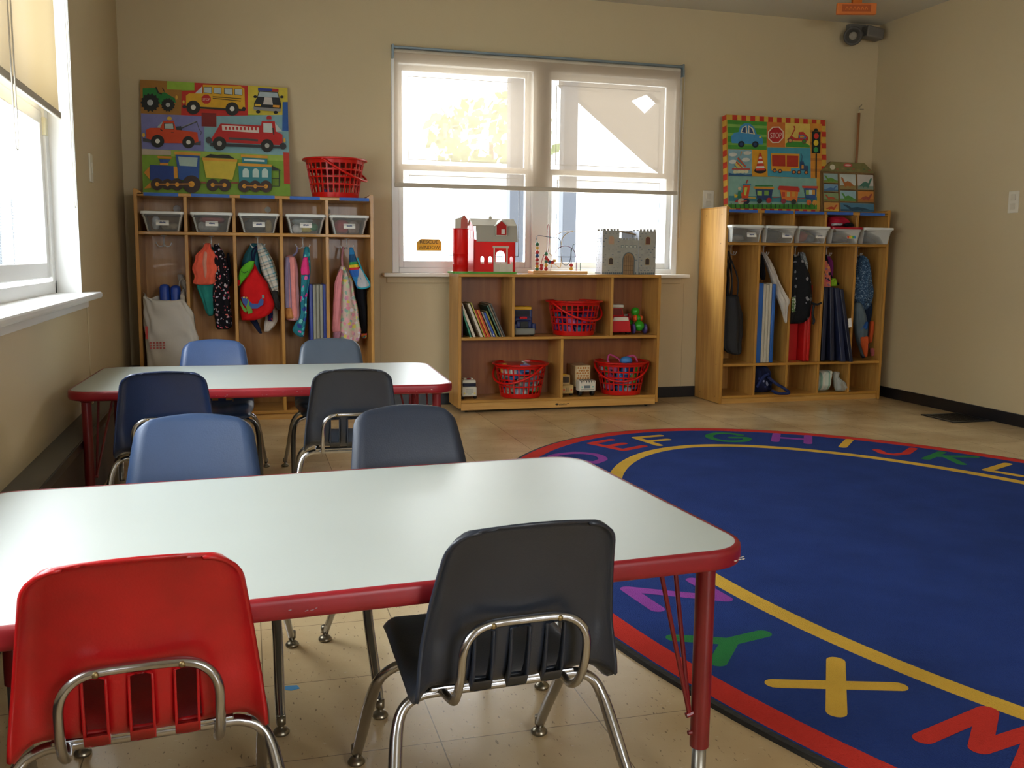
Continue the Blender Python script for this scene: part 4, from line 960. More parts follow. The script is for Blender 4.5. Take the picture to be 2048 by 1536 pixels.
# ------------------------------------------------------------ name bins
CLEAR = clear_mat('clear_tub_plastic', 'cfd2cf', 0.16, 0.2)
LIDW = mat('white_lid_plastic', 'dcdeda', 0.35); LIDR = mat('red_lid_plastic', 'a8192c', 0.35)
def make_bin(label, cx, y0, zb, w, h, depth, lid, name, contents, group='name bins', tilt=0, lab=True, wb=None):
    t = thing('storage_bin', label, 'storage bin', (cx, y0 + depth / 2, zb), tilt, group)
    wb = wb or w * 0.72; d2 = depth / 2; db = depth * 0.82 / 2
    def ring(wd, dp, z, n=6, r=0.02): return [(x, y, z) for x, y in rrect(wd, dp, r, n)]
    b = MB(); b.smooth = True; lv = [(0.0, wb, db * 2), (0.002, wb + 0.004, db * 2 + 0.004), (h * 0.72, w * 0.90, depth * 0.93), (h * 0.72 + 0.002, w * 0.935, depth * 0.95), (h - 0.012, w * 0.955, depth * 0.965), (h - 0.012, w * 0.985, depth * 0.985)]
    for z, ww, dd in lv: b.v += ring(ww, dd, z)
    n = len(ring(1, 1, 0))
    for i in range(len(lv) - 1):
        for k in range(n): b.face((i * n + k, i * n + (k + 1) % n, (i + 1) * n + (k + 1) % n, (i + 1) * n + k))
    b.face(range(n)); b.build('tub', CLEAR, t)
    b = MB(); b.smooth = True; o = len(b.v); ll = [(h - 0.016, w), (h - 0.004, w), (h - 0.001, w - 0.006), (h - 0.001, w - 0.02), (h - 0.005, w - 0.026)]
    for z, ww in ll: b.v += ring(ww, depth - (w - ww), z)
    for i in range(len(ll) - 1):
        for k in range(n): b.face((i * n + k, i * n + (k + 1) % n, (i + 1) * n + (k + 1) % n, (i + 1) * n + k))
    b.smooth = False; b.face(range((len(ll) - 1) * n, len(ll) * n))
    autosmooth(b.build('lid', lid, t), 50)
    if lab:
        lw, lh = 0.066, 0.028; lx = name[1] if isinstance(name, tuple) else 0.0; nm = name[0] if isinstance(name, tuple) else name
        z = h * 0.42; sl = (d2 * 0.93 - db) / (h * 0.72); b = MB(); yf = -(db + z * sl) - 0.0012
        b.box(lx - lw / 2, yf, z - lh / 2, lx + lw / 2, yf + 0.0008, z + lh / 2); M = Matrix.Rotation(math.atan(-sl), 3, 'X')
        b.cur = 1; pc = Pic(b, (lx - lw / 2, yf, z - lh / 2), (lw, 0, 0), (0, 0, lh), start=0.0003)
        rnd = random.Random(nm); x = 0.28; pts = []
        for k in range(11): pts.append((x, 0.5 + (0.22 if k % 2 else -0.12) * rnd.uniform(0.6, 1.2))); x += 0.045
        pc.line(pts, 0.045, '2b3a6a' if lab is True else '2b3a6a')
        if lab == 'rainbow':
            for k, c in enumerate(('d94a3a', 'e8a33a', 'd8cf3c', '55a84a', '3f8fc4')): pc.rect(0.02 + k * 0.19, 0.02, 0.21 + k * 0.19, 0.98, c)
        b.v = [tuple(M @ (Vector(v) - Vector((0, yf, z))) + Vector((0, yf, z))) for v in b.v]
        b.build('name_label', [mat('paper_white', 'e6e2da', 0.7), paint_mat()], t, fix=False)
    # folded clothes inside, one lump each
    for i, (x, zz, rx, rz, c) in enumerate(contents):
        q = MB(); rows = [(zz + rz, x - rx * 0.5, x + rx * 0.5), (zz + rz * 0.5, x - rx * 0.95, x + rx * 0.95), (zz, x - rx, x + rx), (zz - rz * 0.6, x - rx * 0.9, x + rx * 0.9), (zz - rz, x - rx * 0.6, x + rx * 0.6)]
        drape(q, [(a + zb, l + cx, r + cx) for a, l, r in rows], y0 + depth * (0.5 - 0.05 * (i % 3)), depth * 0.3, seed=i * 7 + int(cx * 100), m=12, n=20, ripple=0.12)
        o = q.build('folded_clothing', mat('fold_' + c, c, 0.85, bump=0.4, bscale=40, var=0.15, vscale=40)); 
        tag(o, None, 'clothing', 'spare clothes in the bins'); o['label'] = 'folded spare clothing lump inside ' + name_of(label)
    return t
def name_of(l): return 'the ' + ' '.join(l.split()[:9])
zb = 1.0625
LC = [(-0.428, 'white note paper inside white lidded bin, first cubby left locker', 'Iv', [(-0.045, 0.05, 0.022, 0.036, 'dfe3e8'), (0.03, 0.03, 0.045, 0.022, '9c8a72')]),
      (-0.173, 'bin of grey and red clothes, second cubby left locker', 'Ma', [(-0.02, 0.035, 0.06, 0.03, 'a9a8a3'), (0.0, 0.07, 0.07, 0.018, '9b4a50')]),
      (0.077, 'bin of black and tan clothes, third cubby left locker', 'Th', [(-0.02, 0.045, 0.055, 0.04, '2f3236'), (0.055, 0.04, 0.022, 0.035, 'a98b54')]),
      (0.333, 'bin of white, yellow and green clothes, fourth cubby left locker', 'Fi', [(-0.04, 0.03, 0.03, 0.026, 'd9d6cf'), (0.012, 0.03, 0.03, 0.02, 'd2bd62'), (0.05, 0.04, 0.024, 0.02, '3f8a5c'), (-0.01, 0.07, 0.06, 0.018, '8f9a98')]),
      (0.575, 'bin of red and pink clothes, fifth cubby left locker', 'Ol', [(-0.03, 0.045, 0.045, 0.04, 'a8404a'), (0.035, 0.04, 0.035, 0.036, '9a7f70')])]
for x, lb, nm, ct in LC: make_bin(lb, x, 5.50, zb - 0.0005, 0.224, 0.108, 0.34, LIDW, nm, ct)
RC = [(3.085, 'nearly empty white lidded bin, first cubby right locker', ('Lu', 0.03), [(0, 0.03, 0.05, 0.02, '8d8578')], LIDW, True),
      (3.328, 'bin of dark clothes with torn label, second cubby right locker', ('Le', 0.04), [(-0.02, 0.045, 0.07, 0.04, '33373a')], LIDW, True),
      (3.567, 'bin of dusky red clothes, third cubby right locker', ('Ga', 0.045), [(-0.03, 0.045, 0.06, 0.036, '8f4a48'), (0.04, 0.03, 0.04, 0.025, '6b6f74')], LIDW, True),
      (3.812, 'red lidded bin with small rainbow label, fourth cubby right locker', ('Ra', 0.035), [(0, 0.04, 0.08, 0.035, '6a6560')], LIDR, 'rainbow'),
      (4.05, 'white lidded bin of dark clothes, last cubby right locker', 'X', [(0, 0.045, 0.085, 0.042, '3c4146')], LIDW, False)]
for x, lb, nm, ct, lid, la in RC: make_bin(lb, x, 5.462, 1.0525, 0.232, 0.108, 0.36, lid, nm, ct, lab=la, wb=0.19)

# ------------------------------------------------------------ low shelf unit
def shelf_unit():
    X0, X1, Y0, Y1, Z = 1.217, 2.525, 5.54, 5.808, 0.84
    t = thing('toy_shelf', 'low open birch toy shelf with five compartments under the back window', 'shelf unit', ((X0 + X1) / 2, 5.68, 0)); th = 0.018
    for x in (X0, X1 - th):
        b = MB(); panel(b, x, Y0, 0.03, x + th, Y1, Z - 0.018); b.build('side_panel', [BIRCH, EDGE], t, world=True)
    MB().box(X0 + th, Y1 - 0.01, 0.05, X1 - th, Y1 - 0.003, Z - 0.018).build('back_panel', wood_mat('birch_shaded_back', '8a4f22', '9c602e'), t, world=True)  # shade of the recess put into a darker, redder back colour
    b = MB(); b.box(X0, Y0 + 0.004, Z - 0.018, X1, Y1, Z); b.cur = 1; b.rbox(X0, Y0, Z - 0.018, X1, Y0 + 0.008, Z, 0.003); b.build('top_board', [BIRCHX, EDGEX], t, world=True)
    for z, nm in ((0.451, 'shelf'), (0.068, 'bottom_board')):
        b = MB(); b.box(X0 + th, Y0 + 0.006, z - 0.009, X1 - th, Y1 - 0.01, z + 0.009); b.cur = 1; b.rbox(X0 + th, Y0 + 0.001, z - 0.009, X1 - th, Y0 + 0.009, z + 0.009, 0.003); b.build(nm, [BIRCHX, EDGEX], t, world=True)
    for x, z0, z1 in ((1.558, 0.460, 0.822), (2.197, 0.460, 0.822), (1.874, 0.077, 0.442)):
        b = MB(); panel(b, x - th / 2, Y0 + 0.003, z0, x + th / 2, Y1 - 0.01, z1); b.build('divider', [BIRCH, EDGE], t, world=True)
    b = MB(); b.box(X0 + th, Y0 + 0.003, 0.0165, X1 - th, Y0 + 0.018, 0.059)
    b.cur = 1; pc = Pic(b, (1.835, Y0 + 0.003, 0.028), (0.11, 0, 0), (0, 0, 0.016))
    pc.ell(0.1, 0.5, 0.1, 0.4, '3a2b1a'); pc.line([(0.24, 0.3), (0.34, 0.7), (0.42, 0.3), (0.52, 0.7), (0.6, 0.35), (0.72, 0.6), (0.8, 0.8)], 0.12, '4a3822'); pc.line([(0.22, 0.1), (0.7, 0.12)], 0.08, '4a3822')
    b.build('plinth', [BIRCHX, paint_mat()], t, world=True, fix=False)
    for x in (X0 + 0.06, X1 - 0.06):
        for y in (Y0 + 0.05, Y1 - 0.05):
            MB().lathe([(0.012, -0.009), (0.014, -0.005), (0.014, 0.005), (0.012, 0.009)], (x, y, 0.0145), 14, axis='X').tube([(x, y, 0.014), (x, y, 0.06)], 0.006, 8).build('caster', mat('black_rubber', '1c1b1a', 0.6), t, world=True)
shelf_unit()

# ------------------------------------------------------------ red laundry style baskets
RPL = mat('red_basket_plastic', 'd8170f', 0.3, trans=0.18)
BK = {}
def make_basket(label, loc, rz, sc=1.0, hang=38):
    t = thing('toy_basket', label, 'basket', loc, rz, 'red baskets')
    t.scale = (sc, sc, sc)
    r0, r1, H = 0.127, 0.165, 0.222; rr = lambda z: r0 + (r1 - r0) * z / H
    if 'body' not in BK:
        b = MB(); n = 28
        def band(z0, z1, o=0.0015):
            b.lathe([(rr(z0) - o, z0), (rr(z0) + o, z0), (rr(z1) + o, z1), (rr(z1) - o, z1), (rr(z0) - o, z0)], (0, 0, 0), 56)
        band(0.002, 0.03); zs_ = [0.03, 0.076, 0.116, 0.156, 0.196]
        for z in zs_[1:4]: band(z - 0.0045, z + 0.0045, 0.002)
        band(0.190, 0.214)
        for k in range(n):
            a = 2 * PI * (k + 0.5) / n; ca, sa = math.cos(a), math.sin(a); w = 0.0042
            q = []
            for z in (0.028, 0.192):
                for rd in (-0.0015, 0.002):
                    for sg in (-w, w): R_ = rr(z) + rd; q.append((R_ * ca - sg * sa, R_ * sa + sg * ca, z))
            b.add(q, [(0, 1, 3, 2), (4, 6, 7, 5), (0, 4, 5, 1), (2, 3, 7, 6), (0, 2, 6, 4), (1, 5, 7, 3)])
        b.lathe([(0.0001, 0.0), (r0 - 0.004, 0.0), (r0 + 0.001, 0.002), (r0 - 0.003, 0.004), (0.0001, 0.004)], (0, 0, 0), 56)
        BK['body'] = autosmooth(b.build('basket_body', RPL, t), 40)
        b = MB(); P = [((r1 + 0.008) * math.cos(2 * PI * k / 56), (r1 + 0.008) * math.sin(2 * PI * k / 56), H - 0.007) for k in range(56)]
        b.lathe([(r1 - 0.004, H - 0.016), (r1 + 0.004, H - 0.003), (r1 + 0.014, H - 0.002), (r1 + 0.018, H - 0.006), (r1 + 0.018, H - 0.012), (r1 + 0.014, H - 0.014), (r1 + 0.004, H - 0.012)], (0, 0, 0), 56)
        BK['rim'] = b.build('rim', RPL, t, smooth=True)
        b = MB(); rh = r1 + 0.012; tl = R(hang); P = []
        for k in range(33):
            a = PI * k / 32; y = -rh * math.sin(a) * 1.02; z = -abs(y) * math.sin(tl); y *= math.cos(tl) ** 0.2
            P.append((rh * math.cos(a), y * 1.03, H - 0.012 + z))
        b2 = MB().tube(P, [0.0068] * 33, 10)
        b2.ball((rh, 0, H - 0.012), 0.009, 10); b2.ball((-rh, 0, H - 0.012), 0.009, 10)
        BK['handle'] = b2.build('carry_handle', RPL, t, smooth=True)
    else:
        for k in ('body', 'rim', 'handle'): c = BK[k].copy(); COL.objects.link(c); c.parent = t
    return t
def fill(group, label, loc, cols, n, z0, z1, seed, sc=1.0, shape='mix'):
    rnd = random.Random(seed)
    for k in range(n):
        z = z0 + (z1 - z0) * (k + 0.5) / n; rm = (0.127 + 0.038 * z / 0.222) * sc - 0.045
        a = k * 2.4 + rnd.uniform(-.2, .2); r = rm * (0.97 if k % 5 else 0.35); c = cols[k % len(cols)]
        s = rnd.uniform(0.022, 0.032) * sc; b = MB(); M = (Matrix.Rotation(rnd.uniform(0, 3), 3, 'Z') @ Matrix.Rotation(rnd.uniform(-.5, .5), 3, 'X'))
        ty = k % 3
        if ty == 0: b.rbox(-s * 1.1, -s * 0.8, -s * 0.8, s * 1.1, s * 0.8, s * 0.8, 0.003, rot=M)
        elif ty == 1: b.lathe([(s * 0.7, -s), (s * 0.95, -s * 0.9), (s * 0.95, s * 0.9), (s * 0.6, s)], (0, 0, 0), 14, M=M)
        else: b.ball((0, 0, 0), s, 12, 1.1, 0.8, 0.9)
        o = b.build('toy_piece', mat('toy_' + c, c, 0.4), smooth=(ty == 2)); o.location = (loc[0] + r * math.cos(a), loc[1] + r * math.sin(a), loc[2] + max(z, s + 0.008))
        tag(o, label, 'toy', group)
BASKETS = [((0.515, 5.70, 1.2685), 'red lattice basket standing on top of the left locker', R(62), 1.02), ((1.985, 5.655, 0.4605), 'red lattice basket on the upper middle shelf', R(22), 0.99),
           ((1.640, 5.655, 0.0775), 'red lattice basket of paper scraps on the lower left shelf', R(-52), 0.97), ((2.315, 5.655, 0.0775), 'red lattice basket of pink and blue toys, lower right shelf', R(-22), 0.97)]
for lc, lb, rz, s in BASKETS: make_basket(lb, lc, rz, s)
fill('purple pieces in the basket on the locker', 'dark purple toy piece low inside the basket on the left locker', (0.47, 5.64, 1.2685), ['3f3566', '4a3a7a', '54425a'], 3, 0.02, 0.05, 1, 0.5)
fill('toys in the upper shelf basket', 'small purple, pink or teal toy piece inside the upper shelf basket', BASKETS[1][0], ['4a3a7a', 'b84a90', '2f7a9a', '5a2f6a', 'c86aa8', '3f4f8a'], 44, 0.02, 0.135, 2, 0.99)
fill('toys in the lower left basket', 'small pale or bright toy piece inside the lower left basket', BASKETS[2][0], ['c8c4b8', '3f6fb0', 'd2cfc6', 'd8b83c', 'b8a890', '6fae44', 'd8d4cc', '9aa6b8'], 60, 0.02, 0.19, 3, 0.97)
fill('toys in the lower right basket', 'small blue, green or pink toy piece inside the lower right basket', BASKETS[3][0], ['3f7fc0', '2c3f7a', 'c8c8d0', '6fae44', '30343c', 'c04a80', '4a9ad0'], 60, 0.02, 0.185, 4, 0.97)
for k, (dx, dy, dz, tl) in enumerate([(-0.06, -0.02, 0.215, 25), (0.06, 0.0, 0.21, -12)]):
    c = BASKETS[3][0]; M = Matrix.Rotation(R(tl), 3, 'Y') @ Matrix.Rotation(R(60), 3, 'X'); b = MB()
    P = [M @ Vector((x, y, 0)) + Vector((c[0] + dx, c[1] + dy, c[2] + dz)) for x, y in rrect(0.09, 0.06, 0.02, 4)]
    tag(b.tube(P, 0.006, 8, closed=True).build('toy_ring', mat('toy_c04a80', 'c04a80', 0.4), smooth=True), ['pink frame shaped toy leaning out of the lower right basket', 'pink frame shaped toy at right on top of the lower right basket'][k], 'toy')
tag(MB().ball((2.325, 5.60, 0.295), 0.034, 16, 1.2, 1, 0.8).build('toy_ball', mat('toy_3f7fc0', '3f7fc0', 0.4), smooth=True), 'blue rounded toy heaped on top of the lower right basket', 'toy')

# ------------------------------------------------------------ things hung and stood in the lockers
def hung(name, label, cat, rows, Y, d, m, seed=0, extra=None, **kw):
    b = MB(); drape(b, rows, Y, d, seed, **kw)
    ext = extra or []
    if not ext:
        o = b.build(name, m); tag(o, label, cat); return o
    zb_ = rows[-1][0]; xc = sum(r[1] + r[2] for r in rows) / len(rows) / 2
    t = thing(name, label, cat, (xc, Y, zb_)); b.build('body', m, t, world=True)
    for nm, rws, y, dd, mm, k in ext:
        q = MB()
        if nm in ('strap', 'cord', 'zipper', 'seam', 'handle_strap', 'strand'): q.tube(catmull([(x, yy, z) for x, yy, z in rws], 6), dd, 8)
        else: drape(q, rws, y, dd, seed + 11, **k)
        q.build(nm, mm, t, world=True, smooth=True if nm in ('strap', 'cord', 'zipper', 'seam', 'handle_strap', 'strand') else None)
    return t
S = 'strap'
# left locker, bay 1: white paper bag with two blue rolls
def paper_bag():
    t = thing('shopping_bag', 'large white shopping bag standing in the first bay of the left locker', 'bag', (-0.40, 5.62, 0.265))
    b = MB(); rows = [(0.715, -0.543, -0.345, 5.66), (0.69, -0.541, -0.318, 5.62), (0.60, -0.541, -0.285, 5.61), (0.50, -0.541, -0.262, 5.60), (0.40, -0.540, -0.252, 5.60), (0.268, -0.535, -0.265, 5.60)]
    base = 0; rnd = random.Random(4); n = 48; N = 26; R_ = catmull([(a, c, e) for a, c, e, f in rows], 6)
    V = []
    for j in range(N + 1):
        q = R_[int(j * (len(R_) - 1) / N)]; t_ = j / N; xc, hw = (q.y + q.z) / 2, (q.z - q.y) / 2
        for i in range(n):
            a = 2 * PI * i / n; ca, sa = math.cos(a), math.sin(a); x = math.copysign(abs(ca) ** 0.42, ca) * hw; y = math.copysign(abs(sa) ** 0.5, sa) * (0.085 + 0.01 * t_)
            wr = 0.004 * math.sin(5 * a + 9 * t_) + 0.0035 * math.sin(11 * a - 17 * t_) + 0.003 * math.sin(23 * t_ + 3 * a)
            z = q.x + (0.022 * math.sin(a * 2 + 0.6) + 0.01 * math.sin(5 * a)) * (1 - t_) ** 6 - (0.03 if sa < -0.3 else 0) * (1 - t_) ** 8
            yy = 5.585 + y + wr * sa * 1.5; xx = xc + x + wr * ca
            if yy > 5.532: xx = min(xx, -0.330)
            b.v.append((xx, yy, z))
    b.smooth = True
    for j in range(N):
        for i in range(n): b.face((j * n + i, j * n + (i + 1) % n, (j + 1) * n + (i + 1) % n, (j + 1) * n + i))
    b.face([N * n + i for i in range(n)])
    m = mat('white_bag_paper', 'cfcac2', 0.6, bump=0.5, bscale=9, trans=0.1)
    bg = b.build('bag_body', m, t, world=True); md = bg.modifiers.new('thick', 'SOLIDIFY'); md.thickness = 0.0015
    b = MB(); pc = Pic(b, (-0.52, 5.487, 0.42), (0.09, 0, 0), (0, 0, 0.05), start=0.003)
    for k in range(3):
        for j in range(5): pc.rect(0.05 + j * 0.19, 0.1 + k * 0.3, 0.17 + j * 0.19, 0.28 + k * 0.3, 'b05048')
    pc.rect(-0.16, 1.2, -0.02, 2.6, 'b83a34')
    b.build('red_print', paint_mat(), bg, world=True, fix=False)
    b = MB(); b.tube(catmull([(-0.36, 5.70, 0.70), (-0.365, 5.72, 0.78), (-0.345, 5.73, 0.80), (-0.325, 5.73, 0.76), (-0.315, 5.71, 0.66)], 5), 0.0035, 6).build('bag_handle', m, t, world=True, smooth=True)
paper_bag()
BLUEM = mat('blue_nap_mat_vinyl', '2347a8', 0.42, var=0.08, vscale=20)
for k, x in enumerate((-0.440, -0.3825)):
    b = MB(); b.rbox(x - 0.026, 5.61, 0.40, x + 0.026, 5.70, 0.772 - 0.006 * k, 0.018)
    tag(autosmooth(b.build('rolled_mat', BLUEM), 60), ['left one of two blue rolled mats standing in the white bag', 'right one of two blue rolled mats standing in the white bag'][k], 'mat')
hung('plastic_bag', 'crumpled clear plastic bag behind the blue rolls in the white bag', 'bag', [(0.826, -0.379, -0.347), (0.79, -0.372, -0.332), (0.738, -0.352, -0.326), (0.67, -0.350, -0.326)], 5.76, 0.02, clear_mat('film', 'dddcd8', 0.4, 0.25), 3)
# bay 2
t = hung('backpack', 'teal shark faced backpack with coral ruffled front, second bay left locker', 'backpack', [(0.99, -0.20, -0.175), (0.90, -0.255, -0.165), (0.78, -0.274, -0.172), (0.726, -0.263, -0.159), (0.672, -0.245, -0.170), (0.617, -0.228, -0.178), (0.589, -0.215, -0.189)], 5.715, 0.045, cloth('teal_cloth', '2f8f86'), 5,
  extra=[('ruffle', [(1.003, -0.215, -0.190), (0.97, -0.236, -0.178), (0.93, -0.268, -0.158), (0.889, -0.285, -0.152), (0.848, -0.284, -0.155), (0.808, -0.286, -0.156), (0.778, -0.282, -0.176), (0.769, -0.250, -0.205)], 5.655, 0.03, cloth('coral_cloth', 'ee6a50'), dict(edge=0.13, ek=3.4, k=9, ripple=0.3, m=60)),
         ('front_panel', [(0.955, -0.222, -0.200), (0.90, -0.232, -0.206), (0.84, -0.228, -0.208), (0.80, -0.222, -0.212)], 5.628, 0.012, cloth('peach_cloth', 'd99a86'), dict(k=4))])
hung('jacket', 'black jacket with pink floral print hanging in the second bay, left locker', 'jacket', [(0.997, -0.172, -0.148), (0.944, -0.171, -0.113), (0.876, -0.171, -0.099), (0.808, -0.168, -0.083), (0.74, -0.185, -0.093), (0.671, -0.184, -0.088), (0.602, -0.180, -0.084), (0.534, -0.175, -0.084), (0.516, -0.172, -0.093)], 5.66, 0.038, spots('black_floral', '17161c', ['e8776a', 'd8a0a8', 'b9b0c0', 'e0556a', 'cfc8cc'], 52, 0.32), 8, ripple=0.28, k=5,
  extra=[('sleeve', [(0.95, -0.10, -0.088), (0.88, -0.112, -0.083), (0.80, -0.104, -0.078), (0.76, -0.10, -0.085)], 5.69, 0.025, cloth('black_cloth', '15151a'), {})])
# bay 3
hung('hooded_towel', 'teal hooded cover hanging at the back of the third bay', 'clothing', [(1.007, 0.035, 0.07), (0.946, -0.002, 0.082), (0.876, -0.025, 0.085), (0.80, 0.0, 0.08), (0.72, 0.01, 0.06)], 5.78, 0.035, cloth('teal_dark_cloth', '3b7e8a'), 2)
hung('cap', 'bright green cap with stitched smile above the red drawstring bag', 'cap', [(0.906, 0.02, 0.05), (0.872, -0.02, 0.042), (0.83, -0.038, 0.018), (0.789, -0.044, -0.017), (0.764, -0.046, -0.036)], 5.60, 0.02, cloth('green_cloth', '5fb02c'), 3, ripple=0.1,
  extra=[('seam', [(-0.025, 5.579, 0.85), (-0.008, 5.577, 0.838), (0.012, 5.577, 0.85)], 0, 0.0016, mat('dark_thread', '1d3a1d', 0.7), {}), ('brim', [(0.80, -0.046, -0.030), (0.78, -0.048, -0.033), (0.766, -0.047, -0.038)], 5.59, 0.015, cloth('red_cloth', 'd11a1e'), {})])
def red_bag():
    rows = [(0.888, 0.036, 0.052), (0.85, 0.008, 0.068), (0.823, -0.014, 0.086), (0.775, -0.028, 0.118), (0.707, -0.034, 0.139), (0.645, -0.036, 0.153), (0.603, -0.036, 0.13), (0.572, -0.032, 0.06), (0.566, -0.02, 0.03)]
    t = thing('drawstring_bag', 'red drawstring bag with a blue and green dinosaur patch, third bay', 'bag', (0.05, 5.65, 0.57))
    b = MB(); drape(b, rows, 5.655, 0.045, 4, ripple=0.10, k=5); bd = b.build('body', cloth('red_cloth', 'd11a1e'), t, world=True)
    b = MB(); pc = Pic(b, (0, 5.598, 0), (1, 0, 0), (0, 0, 1), start=0.0)
    blue = [(-0.030, 0.705), (-0.012, 0.708), (0.004, 0.690), (0.018, 0.668), (0.045, 0.655), (0.068, 0.668), (0.080, 0.70), (0.094, 0.688), (0.098, 0.665), (0.085, 0.648), (0.06, 0.640), (0.03, 0.640), (0.0, 0.642), (-0.018, 0.655), (-0.024, 0.68)]
    pc.poly([(-0.03, 0.70), (-0.012, 0.706), (0.006, 0.688), (0.0, 0.66), (-0.02, 0.665)], '2f4f94', raw=True)
    pc.poly([(-0.02, 0.672), (0.004, 0.69), (0.03, 0.665), (0.06, 0.645), (0.06, 0.637), (0.0, 0.636)], '2f4f94', raw=True)
    pc.poly([(0.03, 0.665), (0.062, 0.664), (0.075, 0.69), (0.083, 0.694), (0.094, 0.684), (0.09, 0.66), (0.066, 0.643), (0.04, 0.64)], '2f4f94', raw=True)
    pc.poly([(-0.004, 0.645), (0.014, 0.698), (0.012, 0.66), (0.03, 0.628), (0.03, 0.612), (0.006, 0.606)], '5f9a2c', raw=True)
    pc.poly([(-0.034, 0.69), (-0.018, 0.65), (0.0, 0.628), (-0.004, 0.612), (-0.02, 0.625), (-0.036, 0.66)], '5f9a2c', raw=True)
    for x, z in ((-0.014, 0.700), (0.0, 0.698)): pc.ell(x, z, 0.005, 0.005, 'e8c83c', 10); pc.ell(x, z, 0.002, 0.002, '222222', 8)
    pc.rect(0.085, 0.694, 0.098, 0.714, '6f8a8a')
    b.build('dinosaur_patch', paint_mat(), bd, world=True, fix=False)
    b = MB(); b.tube(catmull([(0.045, 5.66, 0.886), (0.05, 5.68, 0.94), (0.068, 5.70, 0.99)], 5), 0.006, 6); b.tube(catmull([(0.042, 5.66, 0.886), (0.035, 5.69, 0.95), (0.06, 5.70, 0.99)], 5), 0.005, 6)
    b.build('drawstring', cloth('navy_cloth', '1c2440'), t, world=True, smooth=True)
red_bag()
PLAID = bands('plaid', [(0, 'c6bfb0'), (0.22, '3f98a8'), (0.30, 'd5cfc2'), (0.48, '57504a'), (0.56, 'c6bfb0'), (0.72, '2f8ea4'), (0.80, 'd9d5ca')], 0.075, 'Z', tilt=0.35, cross=[(0, 'd8d2c4'), (0.3, '8f8a80'), (0.4, 'd8d2c4'), (0.7, '6fa0a8')])
hung('shirt', 'grey and turquoise plaid shirt hanging at right of the third bay', 'shirt', [(1.007, 0.062, 0.10), (0.946, 0.070, 0.135), (0.878, 0.082, 0.165), (0.808, 0.10, 0.178), (0.739, 0.134, 0.184), (0.669, 0.150, 0.185), (0.64, 0.158, 0.184)], 5.72, 0.04, PLAID, 7, ripple=0.3, k=5)
hung('scarf', 'dark fluffy scarf end below the plaid shirt', 'scarf', [(0.735, 0.142, 0.176), (0.69, 0.145, 0.182), (0.65, 0.155, 0.186), (0.625, 0.17, 0.186)], 5.67, 0.02, cloth('charcoal_fluff', '33322f', 0.9), 7)
hung('jacket', 'navy jacket sleeve hanging below the red drawstring bag', 'jacket', [(0.70, 0.0, 0.09), (0.60, 0.0, 0.08), (0.567, 0.01, 0.058), (0.532, 0.034, 0.068), (0.50, 0.055, 0.078), (0.483, 0.067, 0.084)], 5.73, 0.018, cloth('navy_cloth', '1c2440'), 6)
hung('pouch', 'cream cloth pouch hanging low at right of the third bay', 'bag', [(0.66, 0.12, 0.17), (0.60, 0.108, 0.176), (0.544, 0.097, 0.168), (0.51, 0.094, 0.14), (0.492, 0.096, 0.122)], 5.745, 0.018, cloth('cream_cloth', 'c9c0b4'), 9)
hung('mitten', 'small navy and red mitten in front of the cream pouch', 'mitten', [(0.64, 0.12, 0.145), (0.60, 0.118, 0.146), (0.558, 0.118, 0.142)], 5.70, 0.012, spots('navy_red', '1d2450', ['b8203a'], 70, 0.35), 9)
# bay 4
t = hung('backpack', 'pastel pink and lilac backpack hanging at left of the fourth bay', 'backpack', [(0.94, 0.23, 0.262), (0.92, 0.216, 0.28), (0.879, 0.213, 0.290), (0.776, 0.212, 0.294), (0.672, 0.212, 0.295), (0.602, 0.212, 0.294), (0.574, 0.216, 0.292), (0.561, 0.232, 0.285)], 5.66, 0.05, cloth('pastel_pink', 'd8a0a8'), 3, ripple=0.06, k=4, taper=False,
  extra=[('side_pocket', [(0.93, 0.218, 0.242), (0.85, 0.213, 0.238), (0.70, 0.212, 0.236), (0.60, 0.214, 0.238)], 5.622, 0.02, cloth('lilac', 'a9a0c8'), {}), ('front_pocket', [(0.93, 0.245, 0.272), (0.85, 0.243, 0.274), (0.72, 0.246, 0.276), (0.60, 0.25, 0.28), (0.575, 0.255, 0.275)], 5.612, 0.012, cloth('salmon_cloth', 'e0908c'), {}),
         ('zipper', [(0.241, 5.604, 0.90), (0.243, 5.602, 0.78), (0.247, 5.604, 0.62)], 0, 0.0025, cloth('lilac_dark', '8d86a8'), {}), ('bottom_panel', [(0.64, 0.212, 0.25), (0.60, 0.21, 0.258), (0.575, 0.218, 0.262)], 5.615, 0.02, cloth('sand_orange', 'c98a50'), {}),
         (S, [(0.262, 5.67, 0.935), (0.285, 5.68, 0.955), (0.292, 5.69, 0.985)], 0, 0.006, cloth('lilac_dark', '8d86a8'), {})])
MER = spots('mermaid_print', '2f8290', ['e0408f', '57c0c4', '3b4f9a', 'e76fb0', '7fd0c8'], 34, 0.42)
hung('backpack', 'hot pink and teal patterned bag hanging at right of the fourth bay', 'backpack', [(0.99, 0.330, 0.358), (0.914, 0.318, 0.362), (0.844, 0.312, 0.362), (0.775, 0.306, 0.354), (0.698, 0.302, 0.340), (0.60, 0.300, 0.336), (0.565, 0.280, 0.332), (0.508, 0.252, 0.325), (0.466, 0.291, 0.319)], 5.655, 0.035, MER, 5, ripple=0.2,
     extra=[('front_pocket', [(0.93, 0.322, 0.345), (0.88, 0.308, 0.350), (0.845, 0.305, 0.354), (0.828, 0.31, 0.35)], 5.618, 0.016, cloth('hot_pink', 'e63f86'), {})])
